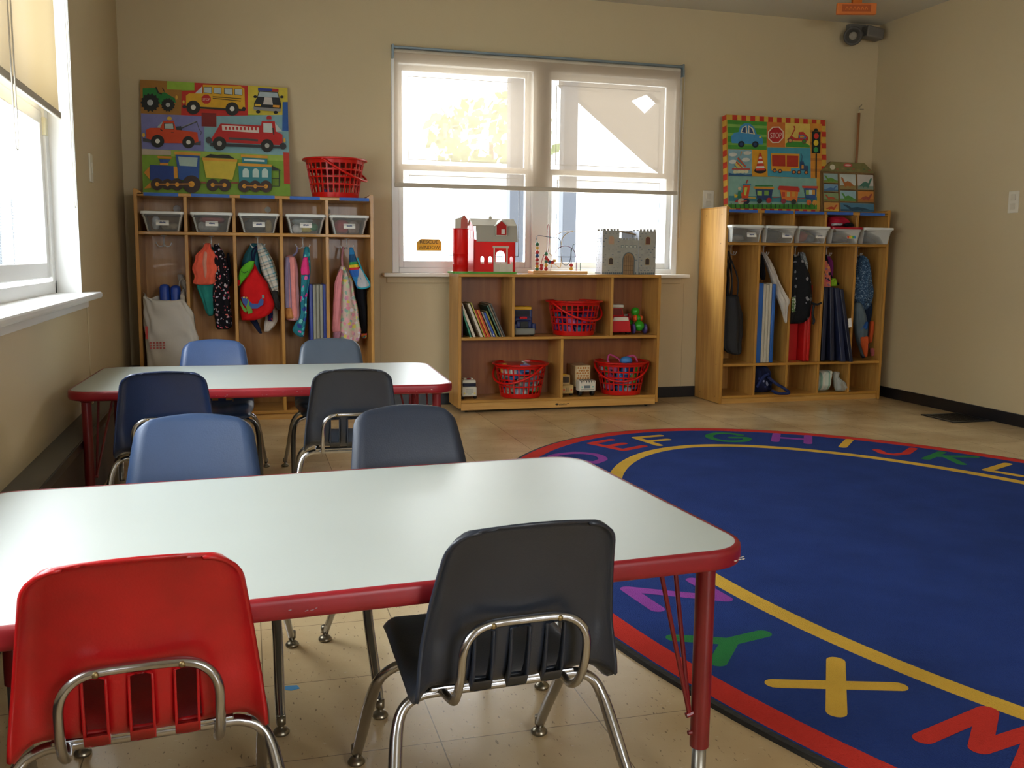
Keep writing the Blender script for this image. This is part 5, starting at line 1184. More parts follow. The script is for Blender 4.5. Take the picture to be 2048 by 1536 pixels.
def nap_mat(label, x0, x1, y0, y1, z0, z1, cover, inner, n, lean=0.0, rz=0.0, tab=None, name='nap_mat'):
    t = thing(name, label, 'folding mat', ((x0 + x1) / 2, (y0 + y1) / 2, z0), rz); w = (x1 - x0) / n
    M = Matrix.Rotation(lean, 3, 'Y')
    for k in range(n):
        b = MB(); e = k in (0, n - 1)
        b.rbox(x0 + k * w + 0.0006, y0 + (0 if e else 0.003), z0, x0 + (k + 1) * w - 0.0006, y1, z1 - (0 if e else 0.002), min(0.005, w * 0.3), rot=M, piv=((x0 + x1) / 2, (y0 + y1) / 2, z0))
        autosmooth(b.build('mat_panel', cover if e else inner, t, world=True), 50)
    return t
BLUC = mat('royal_blue_vinyl', '2d3f8e', 0.45, var=0.06, vscale=20); GRYV = mat('grey_mat_vinyl', '8d8d80', 0.5, var=0.05, vscale=20)
nap_mat('grey folding nap mat with blue covers standing in the fourth bay', 0.350, 0.447, 5.60, 5.80, 0.2645, 0.775, BLUC, GRYV, 5)
# bay 5
UNI = spots('unicorn_print', 'cdb5a8', ['d98fa0', 'b9c9a0', 'd8c860', 'c08aa8', '8fb0a0', 'e0a8b0', 'd9d0d8'], 42, 0.52)
t = hung('jacket', 'long pale pink jacket with pastel cartoon print, last bay of left locker', 'jacket', [(0.881, 0.537, 0.560), (0.812, 0.51, 0.598), (0.741, 0.50, 0.612), (0.671, 0.492, 0.625), (0.6, 0.487, 0.638), (0.53, 0.482, 0.646), (0.495, 0.482, 0.650), (0.448, 0.484, 0.644), (0.432, 0.517, 0.636)], 5.665, 0.045, UNI, 12, ripple=0.22, k=6,
     extra=[('lining', [(0.86, 0.528, 0.545), (0.80, 0.500, 0.54), (0.72, 0.490, 0.535), (0.62, 0.482, 0.53), (0.52, 0.476, 0.524), (0.49, 0.482, 0.518)], 5.615, 0.02, cloth('rose_pink', 'd98a90'), {}),
            (S, [(0.548, 5.66, 0.87), (0.546, 5.67, 0.93), (0.556, 5.69, 0.99)], 0, 0.0065, cloth('dusty_pink', 'b87f88'), {}),
            ('cuff', [(0.50, 0.484, 0.53), (0.46, 0.482, 0.525), (0.44, 0.49, 0.52)], 5.615, 0.018, cloth('mauve', '9f6f80'), {})])
SHK = bands('rainbow_blue', [(0, '2f7fb8'), (0.35, '2f63b0'), (0.55, 'c83040'), (0.62, 'd8c030'), (0.70, '3f9a50'), (0.78, '27527a')], 0.20, 'Z', tilt=0.1)
hung('backpack', 'bright blue and rainbow bag with grey pointed flap, last bay left locker', 'backpack', [(0.989, 0.582, 0.602), (0.917, 0.580, 0.624), (0.846, 0.582, 0.652), (0.798, 0.606, 0.672), (0.77, 0.616, 0.680), (0.75, 0.622, 0.66)], 5.60, 0.025, SHK, 2, ripple=0.1,
     extra=[('flap', [(0.87, 0.632, 0.65), (0.82, 0.624, 0.675), (0.785, 0.622, 0.692), (0.762, 0.625, 0.694), (0.752, 0.63, 0.66)], 5.585, 0.014, cloth('pale_grey_cloth', 'b4b4b8'), {}), (S, [(0.625, 5.58, 0.93), (0.655, 5.575, 0.85), (0.69, 5.575, 0.79), (0.694, 5.575, 0.765), (0.65, 5.572, 0.752), (0.624, 5.572, 0.76)], 0, 0.005, cloth('aqua', '2f9ab0'), {}),
            (S, [(0.59, 5.61, 0.985), (0.615, 5.60, 0.93)], 0, 0.006, cloth('red_cloth', 'd11a1e'), {})])
hung('jacket', 'black jacket with colourful hem at right end of the left locker', 'jacket', [(0.82, 0.626, 0.682), (0.754, 0.626, 0.690), (0.668, 0.632, 0.692), (0.596, 0.645, 0.694), (0.52, 0.650, 0.694), (0.474, 0.656, 0.694)], 5.73, 0.035, cloth('black_cloth', '15151a'), 9,
     extra=[('hem', [(0.478, 0.655, 0.694), (0.462, 0.657, 0.694), (0.447, 0.668, 0.688)], 5.73, 0.036, spots('confetti', 'd85a40', ['e8b83c', '3fa0a0', 'd84088', 'e07030'], 90, 0.6), {})])

# right locker, bay 1
def tote():
    t = thing('tote_bag', 'black tote bag with two long handles, first bay of the right locker', 'bag', (3.085, 5.62, 0.31))
    m = mat('black_tote_cloth', '1b1c20', 0.75, bump=0.35, bscale=14)
    b = MB(); drape(b, [(0.712, 3.012, 3.106), (0.637, 3.012, 3.13), (0.564, 3.008, 3.150), (0.492, 3.008, 3.153), (0.382, 3.012, 3.150), (0.345, 3.03, 3.148), (0.318, 3.08, 3.145)], 5.62, 0.035, 3, ripple=0.2, k=4, taper=False); b.build('body', m, t, world=True)
    for a, c, y in ((3.022, 3.05, 5.600), (3.050, 3.098, 5.612), (3.03, 3.048, 5.635)):
        b = MB(); b.tube(catmull([(a, y, 0.705), (a + 0.008, y, 0.82), (3.048, y + 0.06, 0.975), (3.060, y + 0.06, 0.975), (c + 0.002, y, 0.82), (c + 0.004, y, 0.705)], 6), 0.0055, 6); b.build('handle_strap', m, t, world=True, smooth=True)
tote()
# bay 2
WV = mat('cream_mat_edge', 'bdb6a4', 0.5, var=0.05, vscale=25); RB = mat('bright_blue_vinyl', '1f5ba8', 0.42, var=0.08, vscale=14)
def book_mat():
    t = thing('nap_mat', 'bright blue nap mat with cream folded edges, second bay right locker', 'folding mat', (3.28, 5.66, 0.2645))
    xs = [(3.206, 3.260, RB), (3.262, 3.283, WV), (3.285, 3.306, WV), (3.308, 3.325, WV), (3.327, 3.350, RB)]
    for k, (a, c, m) in enumerate(xs):
        b = MB(); b.rbox(a, 5.552 + (0 if m is RB else 0.004), 0.2655, c, 5.82, 0.79 - 0.006 * (k % 3), 0.004); autosmooth(b.build('mat_panel', m, t, world=True), 50)
book_mat()
hung('towel', 'teal towel hanging behind the bright blue nap mat', 'towel', [(0.985, 3.285, 3.31), (0.94, 3.274, 3.312), (0.87, 3.272, 3.325), (0.80, 3.275, 3.33)], 5.86, 0.008, cloth('teal_cloth', '2f8f86'), 3)
hung('bag', 'small black bag hung from the second hook, right locker', 'bag', [(0.976, 3.268, 3.300), (0.92, 3.278, 3.312), (0.86, 3.288, 3.326), (0.81, 3.298, 3.33)], 5.66, 0.02, cloth('black_cloth', '15151a'), 5,
     extra=[(S, [(3.262, 5.65, 0.99), (3.258, 5.645, 0.965), (3.27, 5.64, 0.94)], 0, 0.004, cloth('pale_grey_cloth', 'b4b4b8'), {})])
hung('hoodie', 'cream hooded top hanging at right of the second bay, right locker', 'clothing', [(0.992, 3.312, 3.339), (0.927, 3.330, 3.368), (0.853, 3.350, 3.390), (0.79, 3.360, 3.402), (0.73, 3.368, 3.424), (0.692, 3.376, 3.446), (0.668, 3.384, 3.450), (0.64, 3.388, 3.430), (0.60, 3.392, 3.420), (0.53, 3.396, 3.408)], 5.70, 0.035, cloth('cream_cloth', 'c9c0b4'), 5, ripple=0.25, k=5, yl=-0.20)
# bay 3
hung('sweater', 'mottled grey sweater hanging at right of the third bay, right locker', 'sweater', [(0.995, 3.583, 3.610), (0.928, 3.588, 3.632), (0.853, 3.595, 3.640), (0.80, 3.602, 3.642), (0.70, 3.608, 3.640)], 5.66, 0.08, spots('grey_marl', '7d8486', ['a5acae', '5a6163', 'c5cacc'], 120, 0.5), 4, ripple=0.18)
hung('backpack', 'black backpack with small grey prints, third bay of the right locker', 'backpack', [(0.975, 3.478, 3.508), (0.93, 3.466, 3.552), (0.855, 3.462, 3.600), (0.782, 3.462, 3.625), (0.708, 3.461, 3.630), (0.635, 3.461, 3.632), (0.56, 3.463, 3.62), (0.52, 3.472, 3.575)], 5.585, 0.06, spots('black_grey_print', '1a1b1e', ['6d6e72', '8a8a8c', '1a1b1e', '1a1b1e'], 26, 0.26), 3, ripple=0.12, k=5,
     extra=[(S, [(3.62, 5.55, 0.66), (3.655, 5.54, 0.65), (3.69, 5.545, 0.66)], 0, 0.007, cloth('charcoal', '2b2c2f'), {}), (S, [(3.63, 5.535, 0.65), (3.618, 5.53, 0.59), (3.632, 5.53, 0.545), (3.625, 5.53, 0.52)], 0, 0.008, cloth('charcoal', '2b2c2f'), {}), ('bottle_pocket', [(0.70, 3.462, 3.478), (0.66, 3.46, 3.486), (0.60, 3.461, 3.482)], 5.53, 0.012, spots('green_print', '5f7a4a', ['c8c8c0'], 60, 0.4), {})])
REDV = mat('red_mat_vinyl', 'c01a1a', 0.4, var=0.08, vscale=14)
nap_mat('red folding nap mat leaning behind the black backpack, right locker', 3.598, 3.648, 5.585, 5.82, 0.2655, 0.775, REDV, REDV, 2)
def red_flap():
    t = thing('nap_mat', 'red nap mat panel spread below the black backpack', 'folding mat', (3.53, 5.60, 0.2655))
    b = MB(); b.prism([(3.462, 0.2655), (3.594, 0.2655), (3.594, 0.60), (3.575, 0.60), (3.48, 0.47), (3.462, 0.42)], 5.66, 5.672); b.build('mat_panel', REDV, t, world=True)
    b = MB(); b.prism([(3.465, 0.2655), (3.594, 0.2655), (3.594, 0.58), (3.52, 0.50), (3.466, 0.42)], 5.676, 5.70); b.build('mat_panel', REDV, t, world=True)
red_flap()
# bay 4
hung('backpack', 'pink and orange animal print backpack, fourth bay right locker', 'backpack', [(0.967, 3.735, 3.764), (0.893, 3.728, 3.800), (0.818, 3.728, 3.812), (0.74, 3.735, 3.81), (0.66, 3.74, 3.80)], 5.66, 0.05, spots('pink_animal', 'd87a66', ['2a2630', 'e8a05a', 'c84f6a', '3a3440', '9a6f8a'], 45, 0.42), 3)
hung('cap', 'purple cap with black strap hanging in the fourth bay, right locker', 'cap', [(0.985, 3.80, 3.83), (0.93, 3.808, 3.865), (0.87, 3.826, 3.875), (0.82, 3.85, 3.876)], 5.72, 0.05, cloth('purple_cloth', '7a2a68'), 2, extra=[(S, [(3.795, 5.68, 0.98), (3.81, 5.665, 0.90), (3.84, 5.66, 0.82), (3.868, 5.62, 0.78)], 0, 0.007, cloth('black_cloth', '15151a'), {})])
NAV = mat('navy_mat_vinyl', '171c33', 0.45, var=0.1, vscale=10); NAV2 = mat('navy_mat_vinyl_light', '232a45', 0.45, var=0.1, vscale=10)
def navy_mat():
    t = thing('nap_mat', 'navy folding nap mat leaning out of the fourth bay, right locker', 'folding mat', (3.82, 5.6, 0.27))
    for k, (xt, xb, y0, y1, m) in enumerate([(3.72, 3.722, 5.56, 5.80, NAV), (3.752, 3.775, 5.548, 5.79, NAV), (3.785, 3.838, 5.540, 5.78, NAV2), (3.815, 3.88, 5.525, 5.77, NAV)]):
        w = [0.030, 0.030, 0.036, 0.026][k]; zt_, zb_ = [0.765, 0.765, 0.76, 0.752][k], [0.268, 0.270, 0.268, 0.270][k]
        b = MB(); b.add([(xt, y0, zt_), (xt + w, y0, zt_), (xt + w, y1, zt_), (xt, y1, zt_), (xb, y0 - 0.02 * k, zb_), (xb + w, y0 - 0.02 * k, zb_), (xb + w, y1 - 0.05, zb_), (xb, y1 - 0.05, zb_)], [(0, 1, 2, 3), (7, 6, 5, 4), (0, 4, 5, 1), (1, 5, 6, 2), (2, 6, 7, 3), (3, 7, 4, 0)])
        p = b.build('mat_panel', m, t, world=True); md = p.modifiers.new('b', 'BEVEL'); md.width = 0.004; md.segments = 2
    MB().rbox(3.868, 5.488, 0.50, 3.892, 5.492, 0.56, 0.001, rot=Matrix.Rotation(R(-8), 3, 'Y')).build('paper_tag', mat('paper_white', 'e6e2da', 0.7), t, world=True)
navy_mat()
hung('soft_toy', 'lime green fluffy toy peeping over the navy mat', 'toy', [(0.822, 3.826, 3.846), (0.80, 3.812, 3.858), (0.777, 3.812, 3.866), (0.768, 3.818, 3.86)], 5.64, 0.02, cloth('lime', '8fb82a'), 2, ripple=0.3)
# bay 5
hung('jacket', 'speckled denim blue jacket hanging in the last bay, right locker', 'jacket', [(0.977, 4.027, 4.062), (0.895, 4.007, 4.105), (0.781, 3.985, 4.128), (0.706, 3.990, 4.140), (0.64, 4.03, 4.12), (0.605, 4.065, 4.10)], 5.635, 0.05, spots('denim_speckle', '38526e', ['8fa5ba', '22344c', '5f7f9a'], 110, 0.42), 8, ripple=0.2,
     extra=[('sleeve', [(0.69, 4.09, 4.13), (0.65, 4.095, 4.155), (0.59, 4.10, 4.158), (0.51, 4.095, 4.150), (0.40, 4.10, 4.150), (0.30, 4.105, 4.14), (0.27, 4.11, 4.135)], 5.66, 0.035, cloth('dark_navy_cloth', '1d2a40'), {}), ('trim_band', [(0.978, 3.992, 4.02), (0.90, 3.99, 4.03), (0.81, 3.992, 4.012)], 5.66, 0.02, spots('white_red', 'c8bcae', ['b8442c'], 40, 0.4), {}), ('orange_patch', [(0.53, 4.135, 4.158), (0.46, 4.130, 4.156), (0.38, 4.132, 4.15)], 5.62, 0.02, cloth('orange_cloth', 'c8562a'), {})])
hung('backpack', 'grey, blue and orange backpack below the denim jacket', 'backpack', [(0.66, 3.985, 4.03), (0.60, 3.985, 4.06), (0.53, 3.99, 4.085), (0.46, 4.005, 4.09), (0.40, 4.025, 4.09), (0.34, 4.05, 4.092), (0.288, 4.072, 4.09)], 5.60, 0.035, cloth('slate_cloth', '5a6870'), 5, ripple=0.08,
     extra=[('blue_patch', [(0.53, 4.06, 4.075), (0.50, 4.03, 4.078), (0.475, 4.02, 4.078)], 5.572, 0.012, cloth('mid_blue_cloth', '2f5a9a'), {}), ('orange_patch', [(0.43, 4.03, 4.088), (0.38, 4.035, 4.09), (0.33, 4.055, 4.088), (0.29, 4.072, 4.088)], 5.572, 0.016, cloth('orange_cloth', 'c8562a'), {})])
hung('mitten', 'dusty pink mitten hanging at the bottom right of the right locker', 'mitten', [(0.345, 4.130, 4.155), (0.32, 4.135, 4.163), (0.29, 4.143, 4.163)], 5.60, 0.014, cloth('dusty_red', 'a85a58'), 2)
hung('cap', 'red and black cap lying on the red lidded bin', 'cap', [(1.232, 3.76, 3.83), (1.215, 3.745, 3.86), (1.19, 3.74, 3.885), (1.17, 3.735, 3.898), (1.1605, 3.74, 3.895)], 5.60, 0.09, cloth('cherry_cloth', 'a81a30'), 3, ripple=0.05,
     extra=[('stripe', [(1.185, 3.735, 3.80), (1.176, 3.73, 3.80), (1.168, 3.732, 3.79)], 5.53, 0.03, cloth('pale_grey_cloth', 'b4b4b8'), {}), ('opening', [(1.19, 3.83, 3.865), (1.178, 3.81, 3.88), (1.165, 3.815, 3.885)], 5.515, 0.015, cloth('black_cloth', '15151a'), {})])
hung('cap', 'black hat lying on the bin in the fourth upper cubby, left locker', 'cap', [(1.178, 0.33, 0.35), (1.175, 0.318, 0.364), (1.1705, 0.315, 0.368)], 5.66, 0.04, cloth('black_cloth', '15151a'), 3)
hung('backpack', 'navy patterned backpack slumped in the second bottom cubby, right locker', 'backpack', [(0.236, 3.24, 3.35), (0.198, 3.215, 3.37), (0.138, 3.210, 3.385), (0.09, 3.210, 3.39), (0.0555, 3.22, 3.385)], 5.64, 0.07, spots('navy_print', '1a1f3d', ['8a90b0', '1a1f3d', '2c3566', '10142a'], 24, 0.3), 4, ripple=0.2,
     extra=[(S, [(3.33, 5.57, 0.17), (3.37, 5.54, 0.13), (3.42, 5.525, 0.10), (3.455, 5.52, 0.075), (3.46, 5.52, 0.062), (3.42, 5.52, 0.061), (3.38, 5.53, 0.064), (3.35, 5.55, 0.08)], 0, 0.010, cloth('mid_navy', '27305c'), {}), (S, [(3.25, 5.57, 0.10), (3.29, 5.56, 0.17), (3.33, 5.56, 0.19)], 0, 0.010, cloth('mid_navy', '27305c'), {})])
hung('diaper_pack', 'clear pack of green and white nappies in the fourth bottom cubby', 'pack', [(0.195, 3.77, 3.85), (0.17, 3.735, 3.85), (0.12, 3.728, 3.845), (0.08, 3.728, 3.84), (0.0545, 3.735, 3.83)], 5.64, 0.06, bands('nappy_print', [(0, 'c8cfc0'), (0.4, '8fb09c'), (0.6, 'd8d8c8')], 0.06, 'X'), 3, ripple=0.1)
hung('plastic_bag', 'crumpled clear plastic bag beside the nappy pack', 'bag', [(0.19, 3.845, 3.88), (0.15, 3.85, 3.88), (0.11, 3.855, 3.93), (0.075, 3.86, 3.95), (0.055, 3.87, 3.99)], 5.585, 0.035, clear_mat('film2', 'd5d8d0', 0.45, 0.2), 6, ripple=0.3)

# ------------------------------------------------------------ painted canvases
def canvas_mapping(TL, TR, BL, BR):
    def f(x, y):
        t = (x - (TL[0] + BL[0]) / 2) / ((TR[0] + BR[0]) / 2 - (TL[0] + BL[0]) / 2)
        top = TL[1] + (TR[1] - TL[1]) * t; bot = BL[1] + (BR[1] - BL[1]) * t; v = (y - top) / (bot - top)
        l = TL[0] + (BL[0] - TL[0]) * v; r = TR[0] + (BR[0] - TR[0]) * v
        return min(1, max(0, (x - l) / (r - l))), min(1, max(0, 1 - v))
    return f
def canvas(label, X0, X1, z0, Hc, yb, lean, thk):
    t = thing('canvas_painting', label, 'painting', ((X0 + X1) / 2, yb, z0)); t.rotation_euler = (-lean, 0, 0)
    w = X1 - X0; b = MB().rbox(-w / 2, 0, 0, w / 2, thk, Hc, 0.002); b.build('stretched_canvas', mat('canvas_edge', 'a07a3a', 0.8), t)
    return t, w
def wheel(p, x, y, r, hub='d8d8d0', tyre='20221f', hr=0.36): p.ell(x, y, r, r * 0.98, tyre, 22); p.ell(x, y, r * hr, r * hr, hub, 14)
def vehicles():
    t, w = canvas('large canvas of painted cars, bus, fire truck and train on the left locker', -0.545, 0.262, 1.2695, 0.648, 5.775, R(8.5), 0.035)
    b = MB(); p = Pic(b, (-w / 2, 0, 0), (w, 0, 0), (0, 0, 0.648), canvas_mapping((120, 105), (1870, 185), (145, 1450), (1890, 1470)))
    Rr = p.rect; P = p.poly; E = p.ell; L = p.line
    P([(100, 100), (1900, 180), (1900, 1480), (130, 1460)], '7aa02e')
    P([(110, 100), (600, 120), (600, 520), (110, 500)], 'a0702a'); P([(430, 110), (750, 125), (750, 225), (430, 215)], '8fb43a'); P([(750, 130), (1385, 160), (1385, 540), (590, 520), (600, 230), (750, 225)], 'c0281c')
    P([(1385, 160), (1900, 185), (1900, 510), (1385, 500)], 'd0bc3c'); P([(120, 500), (860, 525), (860, 935), (130, 915)], '7a7cb4'); P([(860, 525), (1900, 500), (1900, 985), (860, 935)], '7fa9b0')
    P([(130, 915), (470, 930), (470, 985), (130, 985)], 'b8ab96'); P([(470, 925), (1900, 975), (1900, 1040), (470, 1000)], '9ab64a'); P([(830, 485), (1005, 490), (1005, 650), (830, 645)], '7a1a18')
    P([(1810, 350), (1900, 350), (1900, 690), (1800, 685)], '2458a0'); P([(1810, 935), (1900, 940), (1900, 1305), (1815, 1300)], 'b8301c')
    # tractor
    P([(150, 205), (300, 200), (330, 270), (400, 250), (520, 320), (530, 370), (360, 390), (150, 330)], '1f7a34'); L([(300, 190), (330, 260), (370, 270)], 16, '1c241c'); L([(375, 195), (400, 245)], 10, '1c241c'); E(540, 310, 14, 24, 'd8a83a')
    for x, y, r in ((235, 375, 98), (440, 400, 72)):
        for k in range(14): a = k * PI / 7; E(x + r * math.cos(a), y + r * math.sin(a), r * 0.13, r * 0.13, '191b18', 6)
        wheel(p, x, y, r, 'b0b4b4', '1b1e1b')
    # bus
    P([(755, 262), (840, 180), (840, 270)], 'dcdcdc'); P([(650, 290), (690, 262), (850, 262), (850, 160), (1290, 168), (1345, 200), (1352, 430), (1300, 455), (650, 440)], 'd8a51c'); P([(765, 258), (832, 188), (832, 262)], 'c8d0d0')
    for x0, x1 in ((858, 955), (975, 1070), (1100, 1205), (1225, 1320)): P([(x0, 185 + (x0 - 850) * .05), (x1, 185 + (x0 - 850) * .05), (x1, 265 + (x0 - 850) * .05), (x0, 255 + (x0 - 850) * .05)], '2b2b25'); P([(x0 + 6, 190 + (x0 - 850) * .05), (x1 - 6, 190 + (x0 - 850) * .05), (x1 - 6, 259 + (x0 - 850) * .05), (x0 + 6, 250 + (x0 - 850) * .05)], 'b8c4c4')
    E(888, 330, 58, 58, 'b82420', 8, R(22.5), R(22.5) + 2 * PI); wt = text_w('STOP'); p.text('STOP', 845, 345, 86 / wt, 'e0c8b8'); L([(965, 300), (1305, 320)], 9, '3a3312'); L([(965, 318), (1300, 348)], 9, '3a3312'); L([(615, 420), (1350, 455)], 22, '25251f'); E(622, 365, 12, 20, 'd8c24a')
    wheel(p, 735, 428, 82); wheel(p, 1195, 440, 80); E(1335, 440, 22, 24, '25251f'); E(630, 420, 24, 20, '25251f')
    # police car
    P([(1510, 190), (1760, 205), (1760, 235), (1510, 225)], '2c3c8c'); P([(1680, 200), (1760, 205), (1760, 238), (1680, 235)], 'a82820'); P([(1500, 300), (1520, 228), (1750, 240), (1770, 310), (1790, 380), (1780, 470), (1460, 450), (1460, 370)], '1d2226'); P([(1508, 295), (1528, 238), (1742, 248), (1762, 305)], 'a8b8bc'); P([(1590, 300), (1675, 305), (1690, 390), (1568, 385)], 'c8c0b8')
    for x in (1475, 1800): E(x, 296, 22, 16, '1d2226')
    P([(1470, 380), (1545, 385), (1540, 410), (1470, 405)], 'd8b03c'); P([(1690, 390), (1768, 395), (1765, 422), (1688, 415)], 'd8962c'); P([(1450, 415), (1785, 435), (1780, 470), (1455, 450)], '8a8a88'); E(1508, 472, 26, 20, '1a1a1a'); E(1722, 478, 26, 18, '1a1a1a')
    # tow truck
    P([(310, 668), (375, 600), (385, 680)], 'a8b8b8'); P([(185, 700), (230, 675), (350, 672), (385, 590), (505, 588), (535, 690), (780, 720), (795, 850), (400, 850), (190, 800)], 'cc4418'); P([(392, 620), (500, 615), (510, 690), (395, 685)], '2b2b25'); P([(400, 626), (494, 622), (503, 684), (403, 680)], 'aebfba'); L([(560, 690), (775, 595)], 14, '4a4c4e'); L([(570, 670), (760, 595)], 7, '8a8c8e'); L([(775, 595), (800, 680), (830, 720), (815, 755)], 7, '4a4c4e'); P([(535, 660), (590, 650), (600, 700), (535, 695)], '33363a')
    E(456, 562, 28, 22, 'd8b03c'); E(158, 760, 18, 24, 'd8b03c'); P([(150, 795), (240, 815), (240, 850), (150, 835)], '4a4c50'); P([(740, 850), (820, 820), (820, 870), (740, 868)], '4a4c50'); L([(350, 690), (380, 712)], 10, '25251f'); L([(475, 728), (505, 728)], 8, '25251f')
    wheel(p, 318, 830, 76); wheel(p, 675, 838, 72)
    # fire engine
    P([(1710, 600), (1800, 700), (1720, 705)], 'c0c8c4'); P([(940, 800), (1055, 615), (1540, 635), (1550, 580), (1710, 585), (1720, 700), (1800, 735), (1800, 860), (960, 830)], 'b81c18'); P([(1070, 632), (1515, 655), (1515, 722), (1075, 695)], 'd8ccc0')
    for k in range(9): P([(1108 + k * 45, 652), (1128 + k * 45, 653), (1128 + k * 45, 690), (1108 + k * 45, 688)], 'b81c18')
    P([(1150, 775), (1505, 795), (1500, 820), (1150, 800)], '4a4444'); P([(1568, 605), (1675, 608), (1680, 718), (1568, 712)], 'c4cec8'); L([(1685, 660), (1695, 740)], 14, '2a2220'); P([(930, 840), (1800, 870), (1840, 900), (930, 880)], '35373a'); E(915, 812, 34, 38, '45484c'); E(1805, 872, 42, 38, '2e3034'); E(1640, 545, 32, 28, 'b82828'); P([(1610, 558), (1672, 560), (1668, 572), (1612, 570)], '7a7a78'); E(1825, 805, 14, 26, 'd8a03a')
    wheel(p, 1040, 850, 82, 'a8a8a0'); wheel(p, 1612, 868, 78, 'a8a8a0')
    # train
    P([(335, 1040), (460, 1045), (430, 1105), (355, 1105)], '26488c'); P([(315, 1005), (480, 1010), (475, 1035), (320, 1030)], 'd08a28'); P([(340, 1085), (440, 1085), (440, 1112), (345, 1110)], 'd08a28'); P([(230, 1110), (505, 1120), (515, 1300), (230, 1290)], '1f3f8a'); P([(500, 1125), (545, 1128), (548, 1260), (505, 1262)], 'd8962c'); P([(525, 985), (805, 998), (795, 1290), (560, 1280)], '26529c'); P([(510, 950), (820, 965), (815, 995), (515, 985)], 'd89a30'); P([(553, 1008), (782, 1020), (768, 1122), (570, 1115)], 'a8c0b8'); P([(160, 1200), (225, 1130), (225, 1280)], 'd08a28'); P([(160, 1390), (235, 1310), (240, 1380)], 'd08a28')
    for x, r in ((310, 72), (430, 66), (540, 72), (708, 105)): wheel(p, x, 1335 + (0 if r < 100 else -6), r, 'e0a02a', '3b2a24', 0.34)
    L([(310, 1335), (708, 1325)], 14, 'b8782a')
    P([(840, 1030), (1250, 1045), (1190, 1270), (880, 1250)], 'd0b83a'); P([(835, 1015), (1250, 1035), (1248, 1062), (838, 1050)], 'd89a30'); P([(855, 1015), (930, 975), (1010, 985), (1080, 980), (1150, 985), (1220, 1025)], '24281f'); wheel(p, 955, 1335, 72, 'e0a02a', '3b2a24', 0.34); wheel(p, 1095, 1335, 74, 'e0a02a', '3b2a24', 0.34); L([(955, 1335), (1095, 1335)], 12, 'b8782a')
    P([(1262, 1100), (1662, 1118), (1660, 1310), (1270, 1300)], '2a7f88'); P([(1255, 1075), (1668, 1090), (1665, 1120), (1258, 1108)], 'd89a30'); P([(1305, 1010), (1612, 1022), (1608, 1085), (1308, 1075)], '2a7f88'); P([(1292, 975), (1618, 990), (1615, 1018), (1295, 1008)], 'd89a30'); P([(1330, 1025), (1580, 1038), (1580, 1060), (1332, 1050)], 'c8d8d0')
    for x in (1350, 1470, 1582): E(x, 1175, 38, 38, 'b8cfc8', 16); Rr(x - 38, 1175, x + 38, 1240, 'b8cfc8')
    P([(1665, 1100), (1780, 1160), (1665, 1160)], '26302c'); L([(1755, 1160), (1755, 1340)], 9, '26302c'); L([(1665, 1340), (1755, 1340)], 8, '26302c'); L([(1665, 1250), (1755, 1250)], 8, '26302c')
    for k in range(5): L([(1678 + k * 16, 1250), (1678 + k * 16, 1335)], 3, '26302c')
    for x, r in ((1330, 72), (1462, 70), (1592, 72)): wheel(p, x, 1345, r, 'e0a02a', '3b2a24', 0.34)
    L([(1330, 1340), (1592, 1348)], 12, 'b8782a'); L([(815, 1308), (880, 1310)], 22, '8a4a2a'); L([(1170, 1305), (1262, 1308)], 22, '8a4a2a')
    b.build('painted_picture', paint_mat(), t, fix=False)
vehicles()
